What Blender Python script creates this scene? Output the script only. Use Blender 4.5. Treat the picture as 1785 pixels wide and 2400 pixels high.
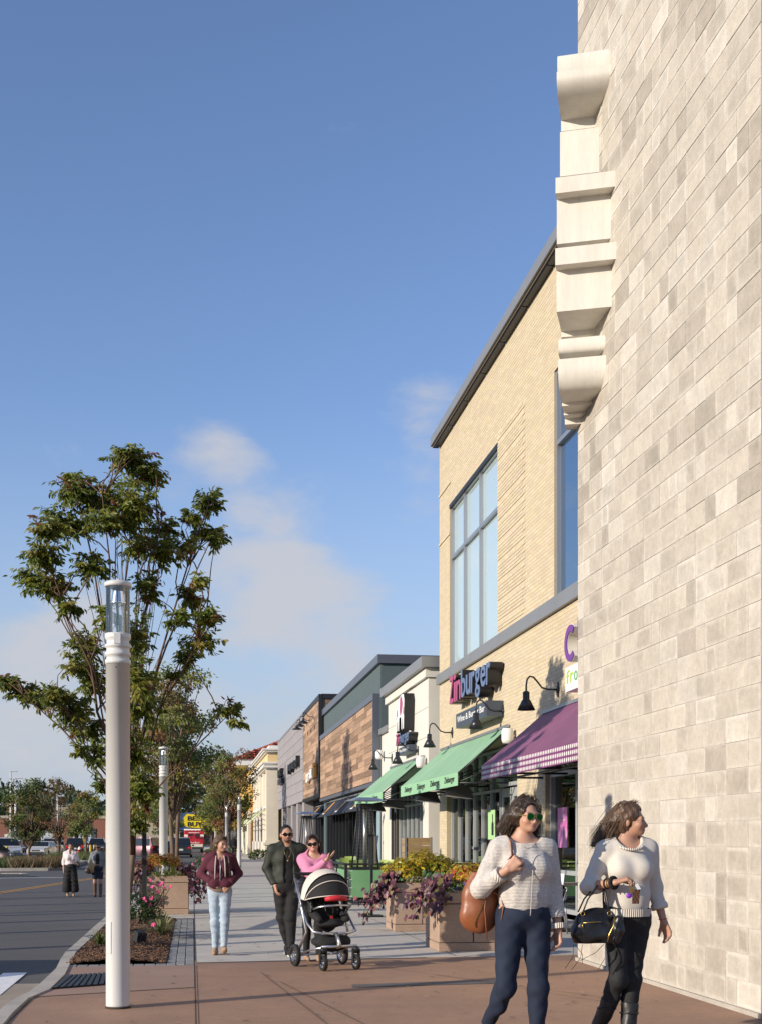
import bpy, bmesh, math, random
import numpy as np
from mathutils import Vector, Matrix, Euler

random.seed(7); rng = np.random.default_rng(7)
SC = bpy.context.scene
for _o in list(bpy.data.objects): bpy.data.objects.remove(_o)
COL = SC.collection
PI = math.pi; R = math.radians

# ---------------------------------------------------------------- camera
F_PX, CX, HOR, CAMZ = 2957.0, 892.5, 1968.0, 1.48
YAW = math.atan(0.1493); SA, CA = math.sin(YAW), math.cos(YAW)
cam_d = bpy.data.cameras.new('camera'); cam = bpy.data.objects.new('camera', cam_d); COL.objects.link(cam)
cam.location = (0, 0, CAMZ); cam.rotation_euler = (PI/2, 0, -YAW)
cam_d.sensor_fit = 'HORIZONTAL'; cam_d.sensor_width = 36.0; cam_d.lens = F_PX/1785*36
cam_d.shift_y = (HOR-1200)/1785; cam_d.clip_start = 0.1; cam_d.clip_end = 3000
SC.camera = cam

# ---------------------------------------------------------------- light
SUN_DIR = Vector((-5.31, -2.44, 1.79)).normalized()          # towards the sun
SUN_EL = math.asin(SUN_DIR.z); SUN_AZ = math.atan2(SUN_DIR.x, SUN_DIR.y)
sun_d = bpy.data.lights.new('sun', 'SUN'); sun = bpy.data.objects.new('sun', sun_d); COL.objects.link(sun)
sun.rotation_euler = (-SUN_DIR).to_track_quat('-Z', 'Y').to_euler(); sun.location = (-40, -20, 30)
sun_d.energy = 4.3; sun_d.angle = R(0.53); sun_d.color = (1.0, 0.885, 0.725)

W = bpy.data.worlds.new('World'); SC.world = W; W.use_nodes = True
nt = W.node_tree; nt.nodes.clear(); N = nt.nodes.new; L = nt.links.new
sky = N('ShaderNodeTexSky'); sky.sky_type = 'NISHITA'; sky.sun_disc = False
sky.sun_elevation = SUN_EL; sky.sun_rotation = SUN_AZ
sky.air_density = 1.0; sky.dust_density = 0.3; sky.ozone_density = 2.2; sky.altitude = 100
tc = N('ShaderNodeTexCoord')
mp = N('ShaderNodeMapping'); mp.inputs['Scale'].default_value = (1.0, 1.0, 2.1); mp.inputs['Location'].default_value = (0.37, 0.1, 0.03)
mp.inputs['Rotation'].default_value = (0, R(-14), 0)
L(tc.outputs['Generated'], mp.inputs['Vector'])
n1 = N('ShaderNodeTexNoise'); n1.inputs['Scale'].default_value = 10.0; n1.inputs['Detail'].default_value = 7; n1.inputs['Roughness'].default_value = 0.55
n1.inputs['Distortion'].default_value = 0.25
L(mp.outputs[0], n1.inputs['Vector'])
sx = N('ShaderNodeSeparateXYZ'); L(tc.outputs['Generated'], sx.inputs[0])
el = N('ShaderNodeMapRange'); el.interpolation_type = 'SMOOTHSTEP'
el.inputs['From Min'].default_value = 0.0; el.inputs['From Max'].default_value = 0.45; el.inputs['To Min'].default_value = 0.10; el.inputs['To Max'].default_value = -0.24
L(sx.outputs['Z'], el.inputs['Value'])
ad = N('ShaderNodeMath'); ad.operation = 'ADD'; L(n1.outputs['Fac'], ad.inputs[0]); L(el.outputs[0], ad.inputs[1])
# a few soft cumulus patches, each at its own bearing and height in the sky: (x, y, z direction, angular radius, amount)
for cx_, cy_, cz_, cr__, ca_ in ((0.0265, 0.951, 0.292, 0.050, 0.24), (0.056, 0.961, 0.258, 0.055, 0.24), (0.078, 0.975, 0.186, 0.115, 0.24), (0.172, 0.930, 0.310, 0.066, 0.27), (-0.09, 0.985, 0.125, 0.11, 0.20), (0.135, 0.98, 0.138, 0.05, 0.12), (-0.12, 0.97, 0.20, 0.09, 0.10)):
    vm = N('ShaderNodeVectorMath'); vm.operation = 'DISTANCE'; L(tc.outputs['Generated'], vm.inputs[0]); vm.inputs[1].default_value = Vector((cx_, cy_, cz_)).normalized()
    bm_ = N('ShaderNodeMapRange'); bm_.interpolation_type = 'SMOOTHSTEP'; bm_.inputs['From Min'].default_value = cr__; bm_.inputs['From Max'].default_value = 0.0; bm_.inputs['To Max'].default_value = ca_; L(vm.outputs['Value'], bm_.inputs['Value'])
    a2 = N('ShaderNodeMath'); a2.operation = 'ADD'; L(ad.outputs[0], a2.inputs[0]); L(bm_.outputs[0], a2.inputs[1]); ad = a2
cr = N('ShaderNodeMapRange'); cr.interpolation_type = 'SMOOTHSTEP'
cr.inputs['From Min'].default_value = 0.46; cr.inputs['From Max'].default_value = 0.82; cr.inputs['To Max'].default_value = 0.85
L(ad.outputs[0], cr.inputs['Value'])
tint = N('ShaderNodeMixRGB'); tint.blend_type = 'MULTIPLY'; tint.inputs['Fac'].default_value = 1.0; tint.inputs['Color2'].default_value = (0.95, 0.94, 1.08, 1); L(sky.outputs[0], tint.inputs['Color1'])
hz = N('ShaderNodeMapRange'); hz.interpolation_type = 'SMOOTHSTEP'; hz.inputs['From Min'].default_value = 0.0; hz.inputs['From Max'].default_value = 0.34; hz.inputs['To Min'].default_value = 0.9; hz.inputs['To Max'].default_value = 0.0
L(sx.outputs['Z'], hz.inputs['Value'])
hm = N('ShaderNodeMixRGB'); hm.inputs['Color2'].default_value = (2.45, 2.85, 3.5, 1); L(hz.outputs[0], hm.inputs['Fac']); L(tint.outputs[0], hm.inputs['Color1'])
cl = N('ShaderNodeMixRGB'); cl.inputs['Color2'].default_value = (3.3, 3.35, 3.6, 1)
L(cr.outputs[0], cl.inputs['Fac']); L(hm.outputs[0], cl.inputs['Color1'])
bg = N('ShaderNodeBackground'); bg.inputs['Strength'].default_value = 0.142
L(cl.outputs[0], bg.inputs['Color'])
wo = N('ShaderNodeOutputWorld'); L(bg.outputs[0], wo.inputs['Surface'])

vs = SC.view_settings; vs.view_transform = 'Standard'; vs.look = 'None'; vs.exposure = 0.33; vs.gamma = 1.0; vs.use_curve_mapping = False
SC.cycles.max_bounces = 6; SC.cycles.transparent_max_bounces = 12; SC.cycles.use_denoising = True
SC.cycles.caustics_reflective = False; SC.cycles.caustics_refractive = False

# ---------------------------------------------------------------- photo geometry: pixel -> place on a real plane
def ray(u):
    k = (u-CX)/F_PX
    return SA+CA*k, CA-SA*k
def G(u, v, z=0.0):
    t = (CAMZ-z)*F_PX/(v-HOR); a, b = ray(u)
    return Vector((a*t, b*t, z))
def PX(u, v, X):
    a, b = ray(u); t = X/a
    return Vector((X, b*t, CAMZ+(HOR-v)/F_PX*t))
def PY(u, v, Y):
    a, b = ray(u); t = Y/b
    return Vector((a*t, Y, CAMZ+(HOR-v)/F_PX*t))

# ---------------------------------------------------------------- object helpers
def tag(o, label=None, cat=None, group=None, kind=None):
    if label: o['label'] = label
    if cat: o['category'] = cat
    if group: o['group'] = group
    if kind: o['kind'] = kind
    return o
def thing(name, label, cat, loc=(0, 0, 0), rotz=0.0, group=None, scale=1.0):
    o = bpy.data.objects.new(name, None); o.empty_display_size = 0.2; COL.objects.link(o)
    o.location = loc; o.rotation_euler = (0, 0, rotz); o.scale = (scale,)*3
    return tag(o, label, cat, group)
def chain_matrix(o):
    m = Matrix.Identity(4)
    while o is not None:
        m = Matrix.LocRotScale(o.location, o.rotation_euler, o.scale) @ m
        o = o.parent
    return m
def link_mesh(name, me, mats, parent=None, loc=None):
    o = bpy.data.objects.new(name, me); COL.objects.link(o)
    for m in (mats if isinstance(mats, (list, tuple)) else [mats]): me.materials.append(m)
    if parent is not None: o.parent = parent
    if loc is not None: o.location = loc
    return o
def children(o): return [c for c in bpy.data.objects if c.parent == o]
def copy_tree(o, parent=None, kids=None):
    if kids is None:
        kids = {}
        for c in bpy.data.objects:
            if c.parent is not None: kids.setdefault(c.parent.name, []).append(c)
    c = o.copy(); COL.objects.link(c); c.parent = parent
    for ch in kids.get(o.name, []): copy_tree(ch, c, kids)
    return c

class MB:
    """collects vertices and faces, then links them as one mesh object"""
    def __init__(s): s.v = []; s.f = []; s.c = []; s.sm = []; s.mi = []; s.col = (1, 1, 1); s.smooth = False; s.m = 0; s.T = None
    def add(s, vs, fs, smooth=None):
        b = len(s.v)
        if s.T is not None: vs = [s.T @ Vector(p) for p in vs]
        s.v.extend([tuple(p) for p in vs])
        for f in fs:
            s.f.append(tuple(b+i for i in f)); s.c.append(s.col); s.mi.append(s.m)
            s.sm.append(s.smooth if smooth is None else smooth)
        return s
    def box2(s, a, b):
        x0, y0, z0 = a; x1, y1, z1 = b
        if x0 > x1: x0, x1 = x1, x0
        if y0 > y1: y0, y1 = y1, y0
        if z0 > z1: z0, z1 = z1, z0
        return s.add([(x0,y0,z0),(x1,y0,z0),(x1,y1,z0),(x0,y1,z0),(x0,y0,z1),(x1,y0,z1),(x1,y1,z1),(x0,y1,z1)],
                     [(0,3,2,1),(4,5,6,7),(0,1,5,4),(1,2,6,5),(2,3,7,6),(3,0,4,7)], False)
    def box(s, c, d, rot=None):
        h = [q/2 for q in d]
        m = Matrix.Translation(c) @ (rot.to_4x4() if rot is not None else Matrix.Identity(4))
        p = [m @ Vector((sx*h[0], sy*h[1], sz*h[2])) for sz in (-1, 1) for sx, sy in ((-1,-1),(1,-1),(1,1),(-1,1))]
        return s.add(p, [(0,3,2,1),(4,5,6,7),(0,1,5,4),(1,2,6,5),(2,3,7,6),(3,0,4,7)], False)
    def bbox(s, c, d, b=0.01, rot=None):
        """chamfered box"""
        h = [q/2 for q in d]; b = min(b, min(h)*0.9)
        m = Matrix.Translation(c) @ (rot.to_4x4() if rot is not None else Matrix.Identity(4))
        bm = bmesh.new(); bmesh.ops.create_cube(bm, size=1)
        for v in bm.verts: v.co = Vector((v.co.x*d[0], v.co.y*d[1], v.co.z*d[2]))
        bmesh.ops.bevel(bm, geom=list(bm.edges), offset=b, segments=1, affect='EDGES', profile=0.5)
        bm.verts.index_update()
        s.add([m @ v.co for v in bm.verts], [tuple(v.index for v in f.verts) for f in bm.faces], False); bm.free()
        return s
    def tube(s, path, r, n=8, cap=True, smooth=True, flat=None):
        P = [Vector(p) for p in path]; k = len(P)
        if not isinstance(r, (list, tuple)): r = [r]*k
        vs = []; up = None
        for i in range(k):
            d = (P[min(i+1, k-1)]-P[max(i-1, 0)])
            if d.length < 1e-9: d = Vector((0, 0, 1))
            d.normalize()
            if up is None:
                up = Vector((0, 0, 1)) if abs(d.z) < 0.9 else Vector((1, 0, 0))
            a = d.cross(up)
            if a.length < 1e-6: a = d.cross(Vector((0.3, 0.9, 0.1)))
            a.normalize(); b = a.cross(d); up = b
            for j in range(n):
                t = 2*PI*j/n
                vs.append(P[i]+a*math.cos(t)*r[i]+b*math.sin(t)*r[i]*(flat or 1))
        fs = [(i*n+j, i*n+(j+1) % n, (i+1)*n+(j+1) % n, (i+1)*n+j) for i in range(k-1) for j in range(n)]
        s.add(vs, fs, smooth)
        if cap:
            b = len(s.v)-len(vs); sv = s.T; s.T = None
            s.f += [tuple(b+j for j in range(n-1, -1, -1)), tuple(b+(k-1)*n+j for j in range(n))]
            s.c += [s.col]*2; s.sm += [False]*2; s.mi += [s.m]*2; s.T = sv
        return s
    def lathe(s, prof, n=24, c=(0, 0, 0), axis='z', cap=True, smooth=True):
        vs = []
        for r, z in prof:
            for j in range(n):
                t = 2*PI*j/n; x, y = r*math.cos(t), r*math.sin(t)
                p = (x, y, z) if axis == 'z' else ((z, x, y) if axis == 'x' else (y, z, x))
                vs.append((p[0]+c[0], p[1]+c[1], p[2]+c[2]))
        k = len(prof)
        fs = [(i*n+j, i*n+(j+1) % n, (i+1)*n+(j+1) % n, (i+1)*n+j) for i in range(k-1) for j in range(n)]
        s.add(vs, fs, smooth)
        if cap:
            b = len(s.v)-len(vs)
            for q in (tuple(b+j for j in range(n-1, -1, -1)), tuple(b+(k-1)*n+j for j in range(n))):
                s.f.append(q); s.c.append(s.col); s.sm.append(False); s.mi.append(s.m)
        return s
    def prism(s, poly, a, b):
        """poly: list of 3d points (planar); a, b: offset vectors of its two ends"""
        n = len(poly); a = Vector(a); b = Vector(b)
        vs = [Vector(p)+a for p in poly]+[Vector(p)+b for p in poly]
        return s.add(vs, [tuple(range(n-1, -1, -1)), tuple(range(n, 2*n))]+[(i, (i+1) % n, n+(i+1) % n, n+i) for i in range(n)], False)
    def ell(s, c, r, n=12, m=8, rot=None):
        T = Matrix.Translation(c) @ (rot.to_4x4() if rot is not None else Matrix.Identity(4))
        vs = [T @ Vector((0, 0, -r[2]))]
        for i in range(1, m):
            p = -PI/2+PI*i/m
            for j in range(n):
                t = 2*PI*j/n; vs.append(T @ Vector((r[0]*math.cos(p)*math.cos(t), r[1]*math.cos(p)*math.sin(t), r[2]*math.sin(p))))
        vs.append(T @ Vector((0, 0, r[2])))
        fs = [(0, 1+(j+1) % n, 1+j) for j in range(n)]
        for i in range(m-2):
            for j in range(n): fs.append((1+i*n+j, 1+i*n+(j+1) % n, 1+(i+1)*n+(j+1) % n, 1+(i+1)*n+j))
        q = len(vs)-1
        fs += [(q, 1+(m-2)*n+j, 1+(m-2)*n+(j+1) % n) for j in range(n)]
        return s.add(vs, fs, True)
    def mesh(s, name, parent=None, world=True):
        me = bpy.data.meshes.new(name); V = s.v
        if parent is not None and world:
            m = chain_matrix(parent).inverted(); V = [tuple(m @ Vector(p)) for p in V]
        me.from_pydata(V, [], s.f)
        me.polygons.foreach_set('use_smooth', s.sm); me.polygons.foreach_set('material_index', s.mi)
        if any(c != (1, 1, 1) for c in s.c):
            ca = me.color_attributes.new('Col', 'FLOAT_COLOR', 'CORNER'); arr = []
            for f, c in zip(s.f, s.c):
                if isinstance(c, list):
                    for q in c: arr.extend(tuple(q)+(1.0,))
                else: arr.extend((tuple(c)+(1.0,))*len(f))
            ca.data.foreach_set('color', np.array(arr, dtype=np.float32).ravel())
        me.update(); return me
    def build(s, name, mat, parent=None, world=True, **k):
        o = link_mesh(name, s.mesh(name, parent, world), mat, parent)
        if k: tag(o, **k)
        return o

# ---------------------------------------------------------------- materials
MATS = {}
def pm(name, col=(0.5, 0.5, 0.5), rough=0.6, metal=0.0, noise=None, bump=None, attr=False, spec=0.5, trans=0.0, ior=1.5, coat=0.0,
       emit=None, rnd=0.0, sub=0.0, transl=0.0, stretch=None, coord='Object', wave=None, streak=None, alpha=1.0, sheen=0.0):
    """noise=(scale, amount[, second colour]); bump=(scale, strength, distance); rnd=per object brightness spread"""
    m = bpy.data.materials.new(name); m.use_nodes = True; t = m.node_tree; n = t.nodes; l = t.links
    b = n['Principled BSDF']; b.inputs['Roughness'].default_value = rough; b.inputs['Metallic'].default_value = metal
    b.inputs['Specular IOR Level'].default_value = spec; b.inputs['IOR'].default_value = ior
    b.inputs['Transmission Weight'].default_value = trans; b.inputs['Coat Weight'].default_value = coat; b.inputs['Alpha'].default_value = alpha
    b.inputs['Sheen Weight'].default_value = sheen
    c4 = tuple(col)+(1,); b.inputs['Base Color'].default_value = c4
    cur = None
    tcn = n.new('ShaderNodeTexCoord'); vec = tcn.outputs[coord]
    if stretch:
        q = n.new('ShaderNodeMapping'); q.inputs['Scale'].default_value = stretch; l.new(vec, q.inputs['Vector']); vec = q.outputs[0]
    if attr:
        a = n.new('ShaderNodeVertexColor'); a.layer_name = 'Col'; cur = a.outputs['Color']
        if tuple(col) != (1, 1, 1):
            x = n.new('ShaderNodeMixRGB'); x.blend_type = 'MULTIPLY'; x.inputs['Fac'].default_value = 1; x.inputs['Color2'].default_value = c4
            l.new(cur, x.inputs['Color1']); cur = x.outputs[0]
    if rnd:
        oi = n.new('ShaderNodeObjectInfo'); mr = n.new('ShaderNodeMapRange'); mr.inputs['To Min'].default_value = 1-rnd; mr.inputs['To Max'].default_value = 1+rnd
        l.new(oi.outputs['Random'], mr.inputs['Value'])
        x = n.new('ShaderNodeMixRGB'); x.blend_type = 'MULTIPLY'; x.inputs['Fac'].default_value = 1; x.inputs['Color1'].default_value = c4
        if cur is not None: l.new(cur, x.inputs['Color1'])
        l.new(mr.outputs[0], x.inputs['Color2']); cur = x.outputs[0]
    if noise:
        for scale, amt, *sec in (noise if isinstance(noise[0], (tuple, list)) else [noise]):
            q = n.new('ShaderNodeTexNoise'); q.inputs['Scale'].default_value = scale; q.inputs['Detail'].default_value = 5; q.inputs['Roughness'].default_value = 0.6
            l.new(vec, q.inputs['Vector'])
            if sec:
                x = n.new('ShaderNodeMixRGB'); x.inputs['Color1'].default_value = c4; x.inputs['Color2'].default_value = tuple(sec[0])+(1,)
                if cur is not None: l.new(cur, x.inputs['Color1'])
                mr = n.new('ShaderNodeMapRange'); mr.inputs['From Min'].default_value = 0.42; mr.inputs['From Max'].default_value = 0.66; mr.inputs['To Max'].default_value = amt
                l.new(q.outputs['Fac'], mr.inputs['Value']); l.new(mr.outputs[0], x.inputs['Fac'])
            else:
                mr = n.new('ShaderNodeMapRange'); mr.inputs['From Min'].default_value = 0.3; mr.inputs['From Max'].default_value = 0.7
                mr.inputs['To Min'].default_value = 1-amt; mr.inputs['To Max'].default_value = 1+amt
                l.new(q.outputs['Fac'], mr.inputs['Value'])
                x = n.new('ShaderNodeMixRGB'); x.blend_type = 'MULTIPLY'; x.inputs['Fac'].default_value = 1; x.inputs['Color1'].default_value = c4
                if cur is not None: l.new(cur, x.inputs['Color1'])
                l.new(mr.outputs[0], x.inputs['Color2'])
            cur = x.outputs[0]
    if cur is not None: l.new(cur, b.inputs['Base Color'])
    nrm = None
    if wave:      # (scale, strength, direction) fine ribs, a knit or a corrugation
        q = n.new('ShaderNodeTexWave'); q.wave_type = 'BANDS'; q.bands_direction = wave[2]; q.inputs['Scale'].default_value = wave[0]; q.inputs['Distortion'].default_value = wave[3] if len(wave) > 3 else 0.6
        l.new(vec, q.inputs['Vector'])
        bp = n.new('ShaderNodeBump'); bp.inputs['Strength'].default_value = wave[1]; bp.inputs['Distance'].default_value = 0.01
        l.new(q.outputs['Fac'], bp.inputs['Height']); nrm = bp.outputs[0]
    if bump:
        q = n.new('ShaderNodeTexNoise'); q.inputs['Scale'].default_value = bump[0]; q.inputs['Detail'].default_value = 6
        l.new(vec, q.inputs['Vector'])
        bp = n.new('ShaderNodeBump'); bp.inputs['Strength'].default_value = bump[1]; bp.inputs['Distance'].default_value = bump[2] if len(bump) > 2 else 0.01
        l.new(q.outputs['Fac'], bp.inputs['Height'])
        if nrm is not None: l.new(nrm, bp.inputs['Normal'])
        nrm = bp.outputs[0]
    if nrm is not None: l.new(nrm, b.inputs['Normal'])
    if emit:
        b.inputs['Emission Color'].default_value = tuple(emit[0])+(1,); b.inputs['Emission Strength'].default_value = emit[1]
    if sub: b.inputs['Subsurface Weight'].default_value = sub; b.inputs['Subsurface Radius'].default_value = (0.012, 0.005, 0.003); b.inputs['Subsurface Scale'].default_value = 0.5
    if transl:
        o = [x for x in n if x.type == 'OUTPUT_MATERIAL'][0]
        tb = n.new('ShaderNodeBsdfTranslucent'); mx = n.new('ShaderNodeMixShader'); mx.inputs[0].default_value = transl
        tb.inputs['Color'].default_value = c4
        if cur is not None:
            g = n.new('ShaderNodeGamma'); g.inputs['Gamma'].default_value = 0.9; l.new(cur, g.inputs['Color']); l.new(g.outputs[0], tb.inputs['Color'])
        l.new(b.outputs[0], mx.inputs[1]); l.new(tb.outputs[0], mx.inputs[2]); l.new(mx.outputs[0], o.inputs['Surface'])
    MATS[name] = m; return m
M = MATS

def leaf_mesh(name, tv, tf, pos, axis, nor, size, cols, mat, parent, jitter=0.0, world=True):
    """one mesh of many leaves; tv: template along +x with normal +z"""
    tv = np.asarray(tv, float); Nn = len(pos)
    pos = np.asarray(pos, float); x = np.asarray(axis, float); z = np.asarray(nor, float)
    x /= np.linalg.norm(x, axis=1, keepdims=True)+1e-9
    y = np.cross(z, x); y /= np.linalg.norm(y, axis=1, keepdims=True)+1e-9; z = np.cross(x, y)
    size = np.asarray(size, float)[:, None, None]
    P = pos[:, None, :]+size*(tv[None, :, 0:1]*x[:, None, :]+tv[None, :, 1:2]*y[:, None, :]+tv[None, :, 2:3]*z[:, None, :])
    if parent is not None and world:
        m = np.array(chain_matrix(parent).inverted()); P = P@m[:3, :3].T+m[:3, 3]
    nv = len(tv); V = P.reshape(-1, 3)
    fs = []; lens = [len(f) for f in tf]; flat = np.array([i for f in tf for i in f])
    loops = (np.arange(Nn)[:, None]*nv+flat[None, :]).ravel()
    lt = np.tile(lens, Nn); ls = np.concatenate([[0], np.cumsum(lt)[:-1]])
    me = bpy.data.meshes.new(name)
    me.vertices.add(len(V)); me.vertices.foreach_set('co', V.ravel())
    me.loops.add(len(loops)); me.loops.foreach_set('vertex_index', loops)
    me.polygons.add(len(lt)); me.polygons.foreach_set('loop_start', ls); me.polygons.foreach_set('loop_total', lt)
    ca = me.color_attributes.new('Col', 'FLOAT_COLOR', 'CORNER')
    c4 = np.ones((Nn, 4), np.float32); c4[:, :3] = cols
    ca.data.foreach_set('color', np.repeat(c4, len(flat), axis=0).ravel())
    me.update(calc_edges=True); me.validate()
    return link_mesh(name, me, mat, parent)

LEAF_V = [(0, 0, 0), (0.32, 0.17, 0.05), (0.66, 0.14, 0.02), (1, 0, -0.10), (0.66, -0.14, 0.02), (0.32, -0.17, 0.05), (0.45, 0, -0.02)]
LEAF_F = [(0, 6, 1), (1, 6, 2), (2, 6, 3), (3, 6, 4), (4, 6, 5), (5, 6, 0)]
SLEAF_V = [(0, 0, 0), (0.45, 0.24, 0.03), (1, 0, -0.06), (0.45, -0.24, 0.03)]
SLEAF_F = [(0, 1, 2, 3)]
BLADE_V = [(0, -0.012, 0), (0, 0.012, 0), (0.5, 0.009, 0.04), (0.5, -0.009, 0.04), (1, 0, -0.12)]
BLADE_F = [(0, 3, 2, 1), (3, 4, 2)]
HEART_V = [(0.12, 0, 0), (-0.08, 0.22, 0.03), (0.02, 0.42, 0.05), (0.30, 0.48, 0.05), (0.62, 0.30, 0.02), (1.0, 0, -0.10), (0.62, -0.30, 0.02), (0.30, -0.48, 0.05), (0.02, -0.42, 0.05), (-0.08, -0.22, 0.03), (0.45, 0, -0.03)]
HEART_F = [(10, i, i+1) for i in range(0, 9)]+[(10, 9, 0)]

def text_mesh(s, size, depth, bold=0.0):
    cu = bpy.data.curves.new('txt', 'FONT'); cu.body = s; cu.size = size; cu.extrude = depth/2; cu.offset = bold; cu.resolution_u = 3
    o = bpy.data.objects.new('txt', cu); COL.objects.link(o)
    bpy.context.view_layer.update()
    me = bpy.data.meshes.new_from_object(o.evaluated_get(bpy.context.evaluated_depsgraph_get()))
    bpy.data.objects.remove(o); bpy.data.curves.remove(cu)
    return me
def place_text(name, s, origin, width, height, depth, mat, parent, xdir=(0, -1, 0), ydir=(0, 0, 1), bold=0.0, skew=0.0):
    """lettering fitted into width x height with its lower left corner at origin, in world axes"""
    me = text_mesh(s, 1.0, 0.1, bold)
    co = np.empty(len(me.vertices)*3); me.vertices.foreach_get('co', co); co = co.reshape(-1, 3)
    lo = co.min(0); hi = co.max(0); sc = (hi-lo); sc[sc == 0] = 1
    q = (co-lo)/sc*np.array([width, height, depth])
    q[:, 0] += skew*q[:, 1]
    X = Vector(xdir); Y = Vector(ydir); Z = X.cross(Y)
    P = np.array(origin)+q[:, 0:1]*np.array(X)+q[:, 1:2]*np.array(Y)+q[:, 2:3]*np.array(Z)
    if parent is not None:
        m = np.array(chain_matrix(parent).inverted()); P = P@m[:3, :3].T+m[:3, 3]
    me.vertices.foreach_set('co', P.ravel()); me.materials.clear(); me.update()
    return link_mesh(name, me, mat, parent)
# ---------------------------------------------------------------- surface materials
pm('asphalt', (0.10, 0.095, 0.092), 0.85, noise=[(0.22, 0.5, (0.078, 0.075, 0.074)), (1.5, 0.08), (60, 0.22)], bump=(180, 0.35, 0.004))
pm('concrete', (0.54, 0.50, 0.44), 0.85, noise=[(0.6, 0.35, (0.46, 0.42, 0.37)), (1.7, 0.08), (5, 0.07), (90, 0.08)], bump=(150, 0.15, 0.003))
pm('pave_brown', (0.345, 0.205, 0.128), 0.82, noise=[(0.5, 0.55, (0.26, 0.16, 0.118)), (1.7, 0.10), (9, 0.07), (120, 0.2)], bump=(160, 0.18, 0.003))
pm('pave_light', (0.33, 0.21, 0.155), 0.82, noise=[(1.1, 0.10), (110, 0.12)], bump=(160, 0.18, 0.003))
pm('curb', (0.42, 0.385, 0.33), 0.85, noise=[(1.6, 0.18), (40, 0.14)], bump=(70, 0.3, 0.006))
pm('gutter', (0.34, 0.28, 0.215), 0.85, noise=[(1.2, 0.15), (60, 0.12)], bump=(120, 0.2, 0.004))
pm('joint', (0.045, 0.035, 0.028), 0.9)
pm('line_white', (0.8, 0.8, 0.79), 0.7, noise=(9, 0.16))
pm('line_yellow', (0.52, 0.27, 0.05), 0.7, noise=(7, 0.25))
pm('paver', (0.24, 0.24, 0.242), 0.85, rnd=0.16, noise=(40, 0.16), bump=(60, 0.4, 0.006))
pm('mulch', (0.075, 0.042, 0.028), 0.95, noise=[(14, 0.45), (50, 0.4)], bump=(45, 1.0, 0.03))
pm('mulch_chip', (0.14, 0.08, 0.05), 0.95, attr=True)
pm('grate', (0.035, 0.037, 0.043), 0.5, metal=0.6, noise=(30, 0.2))
pm('soil', (0.05, 0.035, 0.025), 0.95, noise=(20, 0.3))
pm('lawn', (0.05, 0.065, 0.022), 0.95, noise=[(0.4, 0.3), (14, 0.3)])

def sheet(name, poly, z, mat, kind='structure', parent=None):
    mb = MB(); mb.add([(p[0], p[1], z) for p in poly], [tuple(range(len(poly)))])
    return mb.build(name, mat, parent, kind=kind)

# ---------------------------------------------------------------- ground and road
sheet('ground', [(-900, -200), (900, -200), (900, 1500), (-900, 1500)], -0.16, M['lawn'])
sheet('road', [(-170, -30), (1.55, -30), (1.55, 420), (-170, 420)], -0.13, M['asphalt'])
# the sidewalk: brown front court, then pale concrete
CURBX = -1.47
def slab(name, poly, mat, z=0.0, depth=0.15):
    n = len(poly); mb = MB()
    mb.add([(p[0], p[1], z) for p in poly]+[(p[0], p[1], z-depth) for p in poly],
           [tuple(range(n))]+[(i, n+i, n+(i+1) % n, (i+1) % n) for i in range(n)])
    return mb.build(name, mat, None, kind='structure')
YJ = 15.35                                   # where the brown paving gives way to pale concrete
slab('brown_pavement', [(CURBX, -6), (16, -6), (16, 15.95), (3.0, 15.62), (0.03, YJ), (0.03, 15.02), (CURBX, 15.02)], M['pave_brown'], -0.004)
slab('concrete_sidewalk', [(0.03, YJ+0.006), (3.0, 15.626), (16, 15.956), (16, 420), (1.75, 420), (1.75, 74), (0.2, 62), (CURBX, 56), (CURBX, 24.05), (0.03, 24.05)], M['concrete'], 0.0)
lp = [G(60, 2341), G(110, 2322), G(190, 2286), G(456, 2250)]
mb = MB(); mb.add([(CURBX, 12.2, 0), (-0.55, 12.55, 0), (0.02, 12.75, 0), (0.02, 15.02, 0), (CURBX, 15.02, 0)], [(0, 1, 2, 3, 4)])
mb.build('pale_pavement_panel', M['pave_light'], None, kind='structure')
# sawn joints and the grey bands
mb = MB()
def strip(mb, a, b, w, z):
    a = Vector((a[0], a[1], z)); b = Vector((b[0], b[1], z)); d = (b-a).normalized(); n = Vector((-d.y, d.x, 0))*w/2
    mb.add([a-n, b-n, b+n, a+n], [(0, 1, 2, 3)])
strip(mb, (0.03, -5), (0.03, 15.02), 0.012, 0.004)
strip(mb, (CURBX, 12.2), (-0.55, 12.55), 0.012, 0.004); strip(mb, (-0.55, 12.55), (0.02, 12.75), 0.012, 0.004)
strip(mb, (0.036, 24.05), (0.036, 56), 0.012, 0.004)
strip(mb, (0.036, 15.36), (0.036, 24.05), 0.012, 0.004)
for p, q in (((0.75, 14.1), (1.1, 9.6)), ((1.9, 14.9), (4.0, 11.0)), ((0.9, 13.1), (1.5, 9.0)), ((2.6, 13.6), (3.9, 10.6))): strip(mb, p, q, 0.007, 0.004)
for yy in (20.4, 26.2, 33, 41, 50): strip(mb, (0.05, yy), (6.7, yy+0.12), 0.012, 0.0042)
strip(mb, (3.3, 15.7), (3.3, 44), 0.01, 0.0042)
mb.build('pavement_joints', M['joint'], None, kind='structure')
pm('band_grey', (0.115, 0.105, 0.098), 0.85, noise=[(3, 0.12), (90, 0.12)], bump=(140, 0.2, 0.003))
mb = MB(); a = G(825, 2308); b = G(1180, 2296); c = G(1180, 2305); d = G(825, 2315)
mb.add([(p.x, p.y, 0.0) for p in (d, c, b, a)], [(0, 1, 2, 3)])
strip(mb, (0.03, YJ-0.06), (2.9, 15.55), 0.09, 0.0)
mb.build('grey_paving_band', M['band_grey'], None, kind='structure')
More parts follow.
